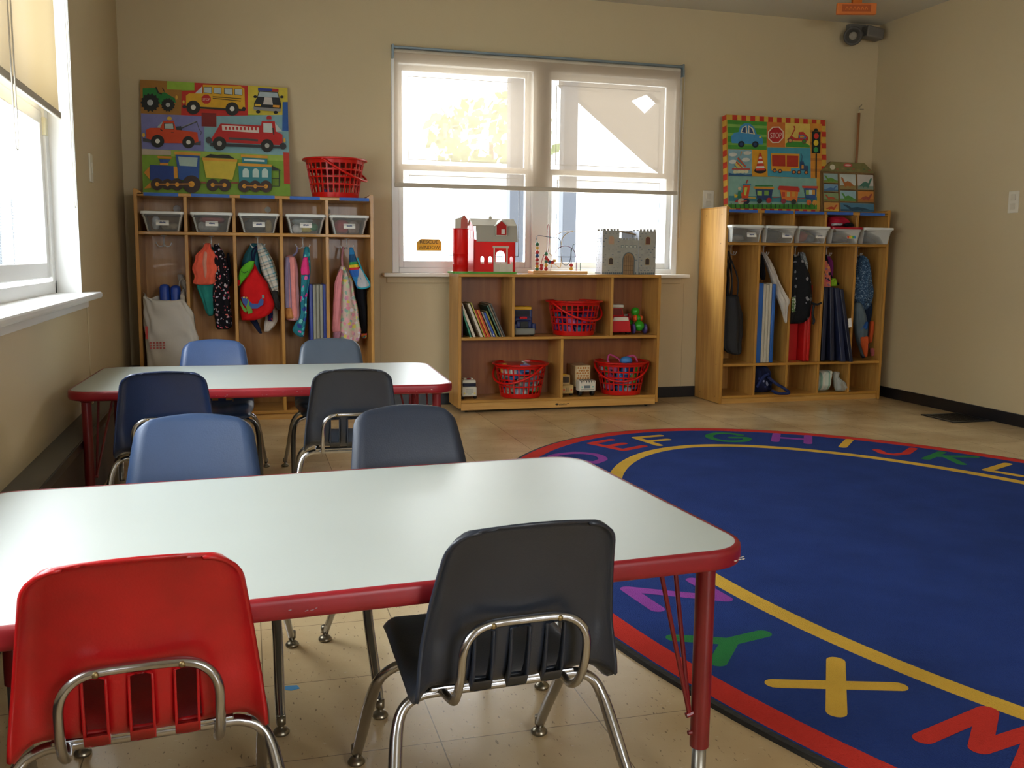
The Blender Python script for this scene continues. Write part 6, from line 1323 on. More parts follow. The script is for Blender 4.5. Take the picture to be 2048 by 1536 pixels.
def transport():
    X0, X1, z0, H = 3.075, 3.822, 1.2595, 0.632; thk = 0.055
    t, w = canvas('square transport canvas with red and yellow checked border on the right locker', X0, X1, z0, H, 5.735, R(6.5), thk)
    b = MB(); p = Pic(b, (-w / 2, 0, 0), (w, 0, 0), (0, 0, H), canvas_mapping((215, 95), (1320, 180), (245, 1165), (1340, 1221)))
    P = p.poly; E = p.ell; L = p.line
    def q(x0, y0, x1, y1, c, s=0.07): P([(x0, y0), (x1, y0 + s * (x1 - x0)), (x1, y1 + s * (x1 - x0)), (x0, y1)], c)
    P([(100, 60), (1400, 160), (1400, 1300), (100, 1250)], 'c9a03a')
    k = 0
    for k in range(11): x = 280 + k * 98; P([(x, 95 + (x - 215) * .077), (x + 52, 99 + (x - 215) * .077), (x + 52, 168 + (x - 215) * .077), (x, 163 + (x - 215) * .077)], 'b82c18')
    for k in range(12): x = 240 + k * 92; P([(x, 1130 + (x - 245) * .05), (x + 46, 1133 + (x - 245) * .05), (x + 50, 1225 + (x - 245) * .05), (x, 1220 + (x - 245) * .05)], 'b82c18' if k else 'b82c18')
    for k in range(8): y = 310 + k * 128; P([(1272, y), (1345, y + 4), (1345, y + 62), (1272, y + 58)], 'b82c18')
    P([(222, 155), (655, 188), (655, 498), (235, 478)], '3f8a2c'); P([(225, 200), (655, 232), (655, 262), (226, 235)], '7aa84a'); P([(228, 300), (655, 330), (655, 360), (229, 335)], '7aa84a'); P([(232, 400), (655, 425), (655, 455), (233, 435)], '6a9c40')
    P([(655, 188), (858, 200), (858, 475), (655, 462)], 'c8702a'); P([(858, 202), (1140, 222), (1140, 490), (858, 475)], 'd8b858'); P([(1140, 215), (1272, 225), (1272, 830), (1150, 825)], 'd08a2c')
    for y in (290, 420, 600, 720): P([(1142, y), (1272, y + 8), (1272, y + 40), (1142, y + 32)], 'b8762a')
    P([(235, 482), (495, 495), (495, 790), (240, 775)], '7fa4ac'); P([(495, 495), (662, 500), (668, 795), (495, 790)], 'd0941c'); P([(662, 470), (1145, 490), (1150, 825), (668, 795)], '3f93a8'); P([(240, 778), (1215, 830), (1222, 1170), (245, 1135)], '7fa89a'); P([(248, 1000), (1222, 1040), (1222, 1100), (248, 1060)], '3f8088')
    P([(248, 1095), (1222, 1120), (1222, 1175), (248, 1140)], '3f8a2c')
    # blue car
    P([(270, 400), (265, 340), (300, 300), (345, 295), (360, 230), (410, 198), (470, 205), (515, 245), (540, 320), (590, 340), (615, 390), (610, 440), (275, 415)], '3a86b4'); P([(365, 300), (385, 245), (430, 222), (440, 312)], 'd8cfa8'); P([(380, 295), (395, 250), (422, 235), (425, 305)], '26406a'); P([(450, 312), (450, 222), (500, 255), (525, 325)], 'd8cfa8'); P([(462, 305), (460, 238), (490, 262), (508, 315)], '26406a')
    wheel(p, 376, 430, 36, '26406a', '16222c', .5); wheel(p, 528, 436, 36, '26406a', '16222c', .5); E(580, 356, 12, 12, 'd8c24a')
    # stop sign
    E(752, 335, 94, 98, 'd8c8b0', 8, R(22.5), R(22.5) + 2 * PI); E(752, 335, 82, 86, 'b01c1c', 8, R(22.5), R(22.5) + 2 * PI); wt = text_w('STOP'); p.text('STOP', 690, 372, 126 / wt, 'e0cfc0', 1, -1.7)
    # scooter
    P([(862, 435), (900, 412), (1060, 418), (1135, 462), (1135, 485), (862, 472)], '3a8a30'); L([(955, 240), (965, 275), (925, 350)], 12, 'b8302c'); P([(925, 350), (875, 390), (960, 400), (975, 380)], 'b8302c'); P([(960, 380), (1000, 380), (1010, 310), (1060, 308), (1115, 370), (1118, 408), (960, 405)], 'b8302c'); P([(1005, 345), (1060, 340), (1095, 372), (1085, 388), (1015, 380)], '3f6a94'); P([(1020, 352), (1055, 350), (1075, 370), (1025, 375)], 'c88a2c'); wheel(p, 912, 402, 28, 'd0905a', '6a4a3a', .6); wheel(p, 1070, 415, 26, '3a8a30', '6a4a3a', .6)
    # traffic light
    P([(1190, 275), (1215, 275), (1232, 310), (1172, 308)], '14201c'); P([(1158, 308), (1255, 314), (1252, 555), (1156, 548)], '14201c'); E(1206, 360, 28, 32, 'c82a20'); E(1203, 436, 27, 32, 'd8b82a'); E(1202, 512, 26, 30, '2f8a4a'); L([(1207, 555), (1207, 825)], 15, '16201c')
    # sailboat
    for x, y in ((285, 545), (440, 530), (425, 605), (285, 625)): E(x, y, 44, 22, 'c8c8bc', 14)
    P([(345, 560), (295, 695), (430, 690)], 'c8b858'); P([(345, 565), (325, 615), (410, 690), (430, 690)], '4a8a94'); L([(335, 585), (425, 685)], 16, 'b84a2c'); L([(318, 625), (385, 692)], 14, 'b84a2c'); L([(302, 665), (330, 692)], 12, '4a8a94'); L([(275, 705), (470, 712)], 16, 'b84a3c'); L([(365, 560), (378, 510)], 9, 'c88a3a')
    for k in range(4): E(310 + k * 40, 738, 24, 18, 'cfcfa8', 12)
    P([(240, 745), (300, 765), (360, 755), (420, 772), (495, 765), (495, 790), (240, 778)], '2a5a84')
    # cone
    E(582, 728, 66, 34, '241c1c'); P([(572, 535), (590, 535), (635, 730), (530, 730)], 'c83a20')
    for y, h in ((575, 22), (625, 24), (680, 26)): a = (y - 535) * .27; c = (y + h - 535) * .27; P([(580 - a, y), (582 + a, y), (583 + c, y + h), (579 - c, y + h)], 'd8d4c8')
    # lorry
    P([(695, 540), (1015, 555), (1012, 750), (705, 735)], 'd09422'); P([(708, 560), (855, 568), (858, 690), (712, 684)], 'a82c18'); P([(872, 570), (1003, 576), (1000, 700), (872, 692)], 'a82c18'); P([(920, 712), (1115, 720), (1110, 755), (920, 748)], '4a9ab4'); P([(1022, 640), (1060, 640), (1075, 685), (1112, 690), (1112, 745), (1020, 740)], '26486a'); L([(1030, 550), (1044, 580), (1040, 640)], 6, '26486a'); P([(1038, 680), (1062, 680), (1062, 722), (1038, 722)], 'c88a3a')
    for x, y in ((738, 735), (798, 742), (952, 757), (1010, 760), (1090, 764)): wheel(p, x, y, 24, 'c8782a', '2a3c4c', .55)
    # toy train
    def car(x0, x1, y, body, roof, win):
        s = (x1 - x0) * .05; P([(x0 + 25, y), (x1 - 15, y + s), (x1 - 32, y + 130 + s), (x0 + 45, y + 120)], body); P([(x0, y - 18), (x1, y - 18 + s), (x1 - 5, y + 8 + s), (x0 + 5, y + 5)], roof)
        for k in range(len(win)): xx = x0 + 45 + k * (x1 - x0 - 80) / len(win); P([(xx, y + 30), (xx + 50 * 2.2 / len(win) / 1.1, y + 32), (xx + 50 * 2.2 / len(win) / 1.1, y + 85), (xx, y + 82)], win[k])
    car(505, 735, 925, '1f3c68', 'c88a2c', ['8fb050', '6f9a48']); P([(525, 892), (718, 897), (718, 912), (525, 908)], '2f8040'); car(775, 1020, 945, 'd0722a', 'b02c24', ['b84028', 'a8b078', 'c89438']); P([(790, 905), (1000, 920), (1018, 980), (772, 945)], 'b02c24'); car(1042, 1225, 930, '27508a', 'b8402c', ['8fb050', 'b8c8c0', 'c8903a'])
    P([(395, 890), (470, 892), (450, 1035), (380, 1035), (375, 975), (392, 965)], 'c8481c'); P([(410, 915), (440, 917), (425, 1005), (405, 1000)], 'b8c050'); L([(392, 882), (480, 886)], 12, '3a7a9a'); L([(430, 870), (440, 830)], 12, 'b83024'); P([(340, 955), (368, 955), (370, 1035), (340, 1035)], '2f7a5a'); E(356, 925, 18, 18, 'c8b08a'); P([(300, 980), (335, 1000), (330, 1025), (300, 1025)], 'd0b42a'); P([(300, 1078), (335, 1035), (340, 1075)], 'a82c2c')
    E(372, 1068, 34, 34, 'b8a88a'); E(432, 1070, 32, 32, '1c2c44'); L([(372, 1075), (435, 1062)], 9, 'b03a2c'); L([(450, 1030), (530, 1035)], 12, 'c8a83a'); L([(720, 1035), (795, 1030)], 9, 'a8402c'); L([(990, 1055), (1070, 1052)], 9, 'a8402c')
    for x, y, c in ((572, 1068, '20282c'), (674, 1066, 'a8302c'), (836, 1078, '8a2c3c'), (950, 1090, '26302c'), (1118, 1100, 'c8622a'), (1186, 1105, 'c8903a')): E(x, y, 28, 30, c)
    for k in range(20): x = 265 + k * 48; L([(x, 1085 + (k % 3) * 12 + k), (x + 2, 1140 + k * 1.6)], 9, '243c2c')
    b.build('painted_picture', paint_mat(), t, fix=False)
    # wrapped left and right edges carry on the checks
    for s in (-1, 1):
        b = MB(); pe = Pic(b, (s * w / 2, thk if s < 0 else 0, 0), (0, -thk if s < 0 else thk, 0), (0, 0, H), lambda x, y: (x, y))
        pe.rect(0, 0, 1, 1, 'c9a03a')
        for k in range(8): pe.rect(0, 0.95 - k * 0.125, 1, 1.0 - k * 0.125 + 0.012 if k else 1.0, 'b82c18')
        b.build('painted_edge', paint_mat(), t, fix=False)
transport()
# ---- dinosaur peg board and pole
def dino_board():
    t = thing('puzzle_board', 'brown house shaped wooden board of dinosaur picture blocks on the right locker', 'puzzle', (3.985, 5.72, 1.2595)); t.rotation_euler = (-R(8), 0, 0)
    WB = wood_mat('brown_board', '6b4f2c', '85663c', rough=0.5); W2 = mat('olive_board_print', '76703f', 0.6, var=0.12, vscale=30)
    b = MB(); b.prism([(-0.215, 0), (0.212, 0), (0.212, 0.285), (0.135, 0.352), (-0.135, 0.352), (-0.215, 0.285)], 0.0, 0.02); b.build('backboard', WB, t)
    b = MB(); b.prism([(-0.212, 0.285), (0.209, 0.285), (0.132, 0.349), (-0.132, 0.349)], -0.004, 0.0); b.cur = 1; p = Pic(b, (-0.21, -0.004, 0.285), (0.42, 0, 0), (0, 0, 0.064))
    p.ell(0.5, 0.72, 0.085, 0.2, 'b84238'); p.ell(0.5, 0.72, 0.06, 0.1, 'd8a8a0')
    for k in range(9): p.ell(0.1 + k * 0.1, 0.25 + 0.1 * (k % 2), 0.03, 0.09, ['8a7a48', '5c6a42', '9a6040'][k % 3], 8)
    p.ell(0.21, 0.45, 0.05, 0.28, 'd0c8b0'); b.build('header', [W2, paint_mat()], t, fix=False)
    xs = [-0.205, -0.078, 0.062, 0.202]
    cells = [(0, 0, 0.205, 0.27), (0, 0, 0.145, 0.198), (0, 0, 0.08, 0.138), (0, 0, 0.012, 0.072), (1, 1, 0.165, 0.27), (2, 2, 0.165, 0.27), (1, 1, 0.082, 0.157), (2, 2, 0.082, 0.157), (1, 2, 0.012, 0.074)]
    skies = ['8fa8a8', '6f94b0', '7f9468', 'c8904a', 'b8c0b8', 'c0b8b0', '8fb0b8', 'c8803a', '4a7a94']; dn = ['5a8a2c', '3f6a9a', 'a84a2c', 'b84828', 'a8642c', '3f7060', '4a8a3c', '9a4a3c', '26485a']
    for i, (c0, c1, za, zb_) in enumerate(cells):
        x0, x1 = xs[c0] + 0.006, xs[c1 + 1] - 0.006
        b = MB(); b.box(x0 - 0.006, -0.012, za - 0.006, x1 + 0.006, -0.0005, za - 0.001); b.box(x0 - 0.006, -0.012, zb_ + 0.001, x1 + 0.006, -0.0005, zb_ + 0.005); b.box(x0 - 0.006, -0.012, za - 0.001, x0 - 0.001, -0.0005, zb_ + 0.001); b.box(x1 + 0.001, -0.012, za - 0.001, x1 + 0.006, -0.0005, zb_ + 0.001)
        fr = b.build('compartment_frame', WB, t)
        b = MB(); b.rbox(x0, -0.009, za, x1, -0.0006, zb_, 0.002); b.cur = 1; p = Pic(b, (x0 + 0.002, -0.009, za + 0.002), (x1 - x0 - 0.004, 0, 0), (0, 0, zb_ - za - 0.004))
        p.rect(0, 0, 1, 1, skies[i]); p.rect(0, 0, 1, 0.25, ['6f8a3c', '3f6a84', '6a7a3c', 'd0a83c', '8a7a4a', '7a8a7a', '5a8a4a', 'a86a2c', '2f5a74'][i])
        f = 1 if i % 2 else -1; X = lambda v: 0.5 + f * (v - 0.5)
        p.poly([(X(0.08), 0.2), (X(0.3), 0.45), (X(0.5), 0.55), (X(0.68), 0.45), (X(0.8), 0.75), (X(0.92), 0.8), (X(0.9), 0.65), (X(0.82), 0.5), (X(0.72), 0.2), (X(0.65), 0.08), (X(0.58), 0.2), (X(0.42), 0.2), (X(0.36), 0.08), (X(0.3), 0.22)], dn[i])
        b.build('picture_block', [mat('block_wood', 'a8834a', 0.6), paint_mat()], fr, fix=False)
dino_board()
t = thing('window_pole', 'thin wooden pole with metal hook standing behind the dinosaur board', 'pole', (4.12, 5.86, 1.2595))
MB().tube([(4.12, 5.86, 1.26), (4.128, 5.872, 1.958)], 0.0085, 10).build('pole', wood_mat('red_brown_pole', '8a5a34', 'a06c40', 0.5), t, world=True, smooth=True)
MB().tube(catmull([(4.128, 5.872, 1.955), (4.126, 5.87, 1.985), (4.13, 5.868, 2.0), (4.142, 5.865, 2.012)], 4), 0.003, 8).tube([(4.127, 5.87, 1.983), (4.155, 5.862, 1.983)], 0.0025, 8).build('hook', mat('worn_steel', '8b8270', 0.3, metal=0.9), t, world=True, smooth=True)

# ------------------------------------------------------------ books on the shelf
def books():
    # (foot x, thickness, height, depth, cover, spine, lean, description)
    B = [(1.2495, 0.007, 0.19, 0.20, '5a2026', '5a2026', 0.03, 'thin dark red book upright against the left side of the shelf'),
         (1.305, 0.010, 0.19, 0.21, '1f5a44', '2f7a60', 18, 'green picture book leaning left, second in the row'),
         (1.331, 0.015, 0.222, 0.20, 'b8a890', 'cfc4ae', 22, 'thick white spined book with orange top, leaning in the row'),
         (1.374, 0.014, 0.220, 0.21, 'a89c84', 'd2c8b4', 22.4, 'white spined book left of the thin yellow green one'),
         (1.389, 0.006, 0.224, 0.19, 'b8b04a', 'c0b850', 22.6, 'thin yellow green book between white and red spines'),
         (1.400, 0.010, 0.178, 0.18, 'b02818', 'c02c1a', 22.8, 'red spined book left of the orange one'),
         (1.411, 0.007, 0.178, 0.18, 'd88a20', 'dc9224', 23, 'orange spined book between two red spined books'),
         (1.422, 0.010, 0.180, 0.18, 'c8401c', 'd0441e', 23.1, 'red orange spined book right of the orange one'),
         (1.439, 0.008, 0.165, 0.19, '8a806c', 'a09680', 23.3, 'thin grey beige book left of the blue spined book'),
         (1.453, 0.012, 0.162, 0.18, '22469c', '2a50a8', 23.4, 'blue spined book with white mark at its foot'),
         (1.468, 0.009, 0.172, 0.19, '7a7428', '8a8230', 23.6, 'olive yellow book right of the blue spined one'),
         (1.490, 0.008, 0.208, 0.23, '2c4a40', '45685c', 23.7, 'dark green book with its cover showing above the blue one'),
         (1.503, 0.009, 0.222, 0.22, '6a5c48', '7c6e5a', 23.8, 'tall grey brown book, second from the right end'),
         (1.516, 0.008, 0.222, 0.24, '3c3f40', '555450', 23.9, 'tall dark grey book at the right end of the leaning row')]
    z0 = 0.4605
    for i, (x, th, h, d, cov, sp, an, lb) in enumerate(B):
        t = thing('picture_book', lb, 'book', (x, 5.64, z0), 0, 'leaning picture books'); a = R(an); t.rotation_euler = (0, -a, 0)
        # pivot at lower right edge so the foot rests on the board
        y0 = 5.565 - 5.64 + 0.004 * (i % 3); y1 = y0 + d
        b = MB(); b.box(-th, y0 + 0.002, 0, -th + 0.0012, y1, h); b.box(-0.0012, y0 + 0.002, 0, 0, y1, h); b.cur = 1; b.rbox(-th, y0, 0, 0, y0 + 0.0022, h, 0.0006)
        if 'white mark' in lb: b.cur = 2; b.box(-th * 0.8, y0 - 0.0004, 0.008, -th * 0.2, y0, 0.022)
        if 'orange top' in lb: b.cur = 3; b.box(-th, y0 - 0.0004, h - 0.02, -th * 0.3, y0, h)
        b.build('cover', [mat('book_' + cov, cov, 0.45), mat('bk_' + sp, sp, 0.45), mat('paper_white', 'e6e2da', 0.7), mat('book_orange', 'd88a20', 0.5)], t)
        MB().box(-th + 0.0012, y0 + 0.0025, 0.003, -0.0012, y1 - 0.004, h - 0.003).build('pages', mat('book_pages', 'd8d0bc', 0.8), t)
books()

# ------------------------------------------------------------ toys
ZT = 0.8403
def barn():
    RP = mat('red_barn_plastic', 'd81512', 0.35, trans=0.35); WP = mat('cream_roof_plastic', 'c9c3b2', 0.4, trans=0.12); GP = mat('green_base_plastic', '4f9a2c', 0.4); GR = mat('grey_roof_plastic', 'a8a294', 0.45)
    t = thing('toy_barn', 'red toy barn with grey roof, silo and green base on the toy shelf', 'toy', (1.40, 5.70, ZT)); t.rotation_euler = (0, 0, R(3))
    b = MB(); b.prism([(x, y) for x, y in rrect(0.405, 0.165, 0.02, 4)], 0, 0.012, 'XY').prism([(x - 0.13, y) for x, y in rrect(0.14, 0.18, 0.06, 6)], 0, 0.0125, 'XY'); b.build('base', GP, t)
    # front and back walls with openings, gable ends
    def wall(y0, y1, x0, x1, z1, holes, arch=True):
        b = MB(); xs = sorted(holes); prev = x0
        for hx, hw, ha, hb in xs:
            b.box(prev, y0, 0.012, hx - hw, y1, z1); b.box(hx - hw, y0, 0.012, hx + hw, y1, ha); b.box(hx - hw, y0, hb, hx + hw, y1, z1)
            for k in range(5):      # rounded head
                a0, a1 = PI * k / 5, PI * (k + 1) / 5
                b.prism([(hx + hw * math.cos(a0), hb), (hx + hw * math.cos(a0), hb - hw + hw * math.sin(a0)), (hx + hw * math.cos(a1), hb - hw + hw * math.sin(a1)), (hx + hw * math.cos(a1), hb)], y0 + 0.0002, y1 - 0.0002)
            prev = hx + hw
        b.box(prev, y0, 0.012, x1, y1, z1); return b
    fw = wall(-0.07, -0.064, -0.075, 0.19, 0.205, [(-0.02, 0.011, 0.06, 0.105), (0.030, 0.013, 0.062, 0.105), (0.095, 0.03, 0.02, 0.14), (0.165, 0.010, 0.06, 0.105)]); 
    # doorway cut: second strip to the right
    fb = fw.build('front_wall', RP, t)
    b = MB(); b.box(0.05, -0.0735, 0.012, 0.058, -0.07, 0.165); b.box(0.132, -0.0735, 0.012, 0.14, -0.07, 0.165); b.box(0.044, -0.0745, 0.155, 0.148, -0.07, 0.168); b.build('door_frame', WP, t)
    b = MB(); 
    for k in range(2): b.rbox(0.052, -0.082, 0.018 + k * 0.022, 0.168, -0.079, 0.030 + k * 0.022, 0.001)
    for x in (0.052, 0.085, 0.12, 0.160): b.rbox(x, -0.083, 0.012, x + 0.01, -0.078, 0.072, 0.001)
    b.box(0.055, -0.080, 0.012, 0.165, -0.0785, 0.06); b.build('fence', mat('pale_fence', 'd8d2c0', 0.4, trans=0.15), t)
    MB().box(-0.075, 0.064, 0.012, 0.19, 0.07, 0.045).build('back_rail', RP, t)
    g = [(-0.07, 0.012), (0.07, 0.012), (0.07, 0.205), (0.052, 0.28), (0.0, 0.318), (-0.052, 0.28), (-0.07, 0.205)]
    b = MB(); b.prism(g, -0.075, -0.070, 'YZ'); 
    b.build('end_wall', RP, t); MB().prism(g, 0.185, 0.19, 'YZ').build('end_wall', RP, t)
    for y in (-0.032, 0.02): MB().prism([(y - 0.012, 0.215), (y + 0.012, 0.215), (y + 0.012, 0.255), (y, 0.265), (y - 0.012, 0.255)], -0.0758, -0.0752, 'YZ').build('gable_window', mat('painted_daylight', 'e8d8d0', 0.3), t)  # pale panels stand in for daylight through the gable openings
    rp = [(-0.084, 0.192), (-0.062, 0.288), (0.0, 0.330), (0.062, 0.288), (0.084, 0.192)]
    for i in range(3):
        (y0, z0), (y1, z1) = rp[i], rp[i + 1]; l = math.hypot(y1 - y0, z1 - z0); ny, nz = -(z1 - z0) / l * 0.004, (y1 - y0) / l * 0.004
        b = MB().prism([(y0, z0), (y1, z1), (y1 + ny, z1 + nz), (y0 + ny, z0 + nz)][::-1], -0.062 if i == 0 else -0.082, 0.2, 'YZ'); 
        b.build('roof_panel', GR if i != 1 else WP, t)
    # dormer
    b = MB(); b.box(0.058, -0.092, 0.232, 0.062, -0.03, 0.29); b.box(0.126, -0.092, 0.232, 0.130, -0.03, 0.29); b.box(0.06, -0.092, 0.228, 0.128, -0.03, 0.233)
    b.prism([(0.05, 0.286), (0.094, 0.325), (0.138, 0.286), (0.134, 0.283), (0.094, 0.319), (0.054, 0.283)], -0.094, -0.01); b.build('dormer', WP, t)
    b = MB().prism([(0.062, 0.233), (0.126, 0.233), (0.126, 0.29), (0.094, 0.318), (0.062, 0.29)], -0.086, -0.083); b.build('dormer_front', RP, t)
    MB().box(0.094, -0.0875, 0.240, 0.116, -0.0862, 0.268).build('dormer_window', mat('painted_daylight', 'e8d8d0', 0.3), t)  # solid pale panel, daylight through the dormer put into its colour
    # silo
    b = MB(); b.lathe([(0.046, 0.012), (0.046, 0.05), (0.0475, 0.052), (0.0475, 0.056), (0.046, 0.058), (0.046, 0.115), (0.0475, 0.117), (0.0475, 0.121), (0.046, 0.123), (0.046, 0.262), (0.049, 0.264), (0.049, 0.27), (0.0001, 0.272)], (-0.145, -0.02, 0), 28); s_ = autosmooth(b.build('silo', RP, t), 50)
    b = MB(); b.prism([(-0.184, 0.270), (-0.106, 0.270), (-0.106, 0.325), (-0.128, 0.352), (-0.15, 0.335), (-0.184, 0.325)], -0.045, 0.01); b.build('silo_top', WP, t)
    b = MB().prism([(-0.15, 0.272), (-0.108, 0.272), (-0.108, 0.322), (-0.128, 0.347), (-0.148, 0.325)], -0.0475, -0.0455); b.build('silo_window', mat('pink_lit_plastic', 'e07868', 0.4, trans=0.4), t)
    MB().ball((0.05, 0, 0.338), 0.012, 10).build('vent_cap', WP, t, smooth=True)
barn()
def bead_maze():
    t = thing('bead_maze', 'wooden bead maze with coloured looping wires on the toy shelf', 'toy', (1.885, 5.69, ZT)); t.rotation_euler = (0, 0, R(-4))
    MB().rbox(-0.175, -0.075, 0, 0.175, 0.075, 0.020, 0.004).build('base', wood_mat('maze_base', 'c08a44', 'd8a862', axis='X'), t)
    W = [('wire_blue', '2c3f5c', [(-0.145, -0.05, 0.02), (-0.145, -0.05, 0.18), (-0.142, -0.03, 0.232), (-0.06, 0, 0.228), (0.005, 0.02, 0.222), (0.025, 0.03, 0.19), (0.03, 0.03, 0.1), (0.045, 0.03, 0.06), (0.075, 0.03, 0.06), (0.088, 0.02, 0.10), (0.085, 0.0, 0.16), (0.088, 0, 0.02)]),
         ('wire_red', '9a2c34', [(-0.105, 0.0, 0.02), (-0.105, 0.0, 0.07), (-0.09, 0, 0.115), (-0.072, 0, 0.15), (-0.070, 0, 0.27), (-0.064, 0, 0.305), (-0.056, 0, 0.27), (-0.058, 0.01, 0.15), (-0.085, -0.03, 0.11), (-0.085, -0.04, 0.02)]),
         ('wire_yellow', 'c8a860', [(-0.03, 0.04, 0.04), (-0.02, 0.05, 0.10), (-0.05, 0.05, 0.13), (-0.07, 0.03, 0.11), (-0.06, 0.0, 0.07), (-0.02, 0, 0.06), (0.0, 0.03, 0.05), (0.03, 0.04, 0.05), (0.032, 0.04, 0.2), (0.06, 0.03, 0.25), (0.10, 0.02, 0.265)]),
         ('wire_white', 'c9c2b0', [(-0.03, 0.06, 0.02), (-0.02, 0.06, 0.2), (0.01, 0.05, 0.248), (0.07, 0.04, 0.268), (0.12, 0.03, 0.268)]),
         ('wire_purple', '7a4a6a', [(-0.02, 0.03, 0.11), (0.01, 0.03, 0.16), (0.06, 0.02, 0.175), (0.10, 0.0, 0.15), (0.118, 0, 0.1), (0.12, 0.0, 0.02)]),
         ('wire_green', '3a5a4c', [(0.088, 0.0, 0.14), (0.10, 0.01, 0.18), (0.125, 0.02, 0.19), (0.148, 0.02, 0.17), (0.152, 0.02, 0.12), (0.152, 0.02, 0.02)])]
    for nm, c, P in W: MB().tube(catmull(P, 6), 0.0022, 7).build('wire', mat(nm, c, 0.35), t, smooth=True)
    bc = {'r': 'b02828', 'g': '2c6a4a', 'y': 'd0a03a', 'b': '2c5080'}
    beads = [(-0.145, -0.05, z, c) for z, c in ((0.031, 'g'), (0.046, 'y'), (0.064, 'r'), (0.088, 'r'), (0.112, 'b'), (0.134, 'r'))] + [(-0.145, -0.05, 0.158, 'y'), (-0.145, -0.05, 0.182, 'g')]
    beads += [(-0.085, -0.04, z, c) for z, c in ((0.032, 'r'), (0.054, 'y'), (0.076, 'g'), (0.099, 'r'), (0.124, 'g'))] + [(-0.105, 0, 0.034, 'r'), (-0.105, 0, 0.052, 'r')]
    beads += [(-0.066, 0.0, 0.086, 'r'), (-0.052, 0.0, 0.074, 'b'), (-0.036, 0.0, 0.072, 'r'), (-0.02, 0.005, 0.082, 'y'), (0.088, 0, 0.034, 'y'), (0.088, 0, 0.055, 'r')]
    for k, (x, y, z, c) in enumerate(beads):
        q = MB()
        if k % 4 == 2: q.lathe([(0.003, -0.009), (0.0105, -0.008), (0.0105, 0.008), (0.003, 0.009)], (x, y, z), 12)
        else: q.ball((x, y, z), 0.0125, 12)
        q.build('bead', mat('bead_' + c, bc[c], 0.3), t, smooth=(k % 4 != 2))
bead_maze()
def castle():
    ST = mat('castle_stone_print', '9a978c', 0.6, var=0.08, vscale=40); ST2 = mat('castle_side_print', 'a9adb8', 0.6, var=0.08, vscale=40)
    t = thing('toy_castle', 'grey stone print toy castle with two towers on the toy shelf', 'toy', (2.325, 5.68, ZT)); t.rotation_euler = (0, 0, R(-3))
    H, D = 0.285, 0.13
    def marks(p, w, h, seed, skip=()):
        rnd = random.Random(seed); rows = int(h / 0.0165)
        for j in range(rows):
            for k in range(int(w / 0.024) + 1):
                if rnd.random() < 0.45: continue
                x = k * 0.024 + (0.012 if j % 2 else 0) + 0.002; z = j * 0.0165 + 0.006
                if x + 0.011 > w or any(a - 0.012 < x < c and e - 0.008 < z < f for a, c, e, f in skip): continue
                p.rect(x, z, x + 0.010, z + 0.0042, '5a6470' if rnd.random() < .6 else '7f8078')
        for k in range(int(w / 0.0135)):
            p.rect(k * 0.0135 + 0.001, 0.002, k * 0.0135 + 0.0105, 0.013, '566064')
    def window(p, cx, z0, w, h, c='3a2a20'):
        p.rect(cx - w / 2 - 0.003, z0 - 0.003, cx + w / 2 + 0.003, z0 + h, 'b09a70'); p.ell(cx, z0 + h, w / 2 + 0.003, w / 2 + 0.003, 'b09a70', 12, 0, PI)
        p.rect(cx - w / 2, z0, cx + w / 2, z0 + h, c); p.ell(cx, z0 + h, w / 2, w / 2, c, 12, 0, PI)
    for x0, x1 in ((-0.165, -0.055), (0.075, 0.19)):
        w = x1 - x0; b = MB(); b.box(x0, -D / 2, 0, x1, D / 2, H - 0.012)
        n = 5
        for k in range(n):
            a = x0 + w * k / n; b.rbox(a + 0.003, -D / 2, H - 0.012, a + w / n - 0.003, -D / 2 + 0.006, H, 0.002); b.rbox(a + 0.003, D / 2 - 0.006, H - 0.012, a + w / n - 0.003, D / 2, H, 0.002)
        b.cur = 1; p = Pic(b, (x0, -D / 2, 0), (1, 0, 0), (0, 0, 1)); marks(p, w, H - 0.02, int(x0 * 100) + 50, [(w / 2 - 0.024, w / 2 + 0.024, 0.05, 0.12), (w / 2 - 0.026, w / 2 + 0.026, 0.175, 0.25)])
        window(p, w / 2, 0.062, 0.026, 0.028); window(p, w / 2, 0.19, 0.03, 0.032, 'b08a70' if x0 < 0 else '6a3a28')
        p2 = Pic(b, (x0, D / 2, 0), (0, -1, 0), (0, 0, 1)); p2.rect(0, 0, D, H - 0.012, 'a9adb8'); marks(p2, D, H - 0.02, 9); p2.rect(0.03, 0.08, 0.036, 0.11, '6a5a4a'); p2.rect(0.03, 0.19, 0.036, 0.225, '6a5a4a'); p2.rect(0.085, 0.19, 0.094, 0.235, 'c8b8a0'); p2.line([(0.062, 0), (0.062, H - 0.014)], 0.0025, '5f6470')
        b.build('tower', [ST, paint_mat()], t, fix=False)
    b = MB(); b.box(-0.055, -D / 2 + 0.006, 0, 0.075, D / 2 - 0.006, 0.215)
    for k in range(6): b.rbox(-0.053 + k * 0.0215, -D / 2 + 0.006, 0.215, -0.053 + k * 0.0215 + 0.015, -D / 2 + 0.011, 0.228, 0.002)
    b.cur = 1; p = Pic(b, (-0.055, -D / 2 + 0.006, 0), (1, 0, 0), (0, 0, 1)); marks(p, 0.13, 0.21, 5, [(0.02, 0.11, 0, 0.17), (0, 0.13, 0.16, 0.2)])
    for k in range(4): p.rect(0.012 + k * 0.028, 0.166, 0.032 + k * 0.028, 0.184, '6f7a78'); p.rect(0.016 + k * 0.028, 0.170, 0.028 + k * 0.028, 0.180, 'b8b8a8')
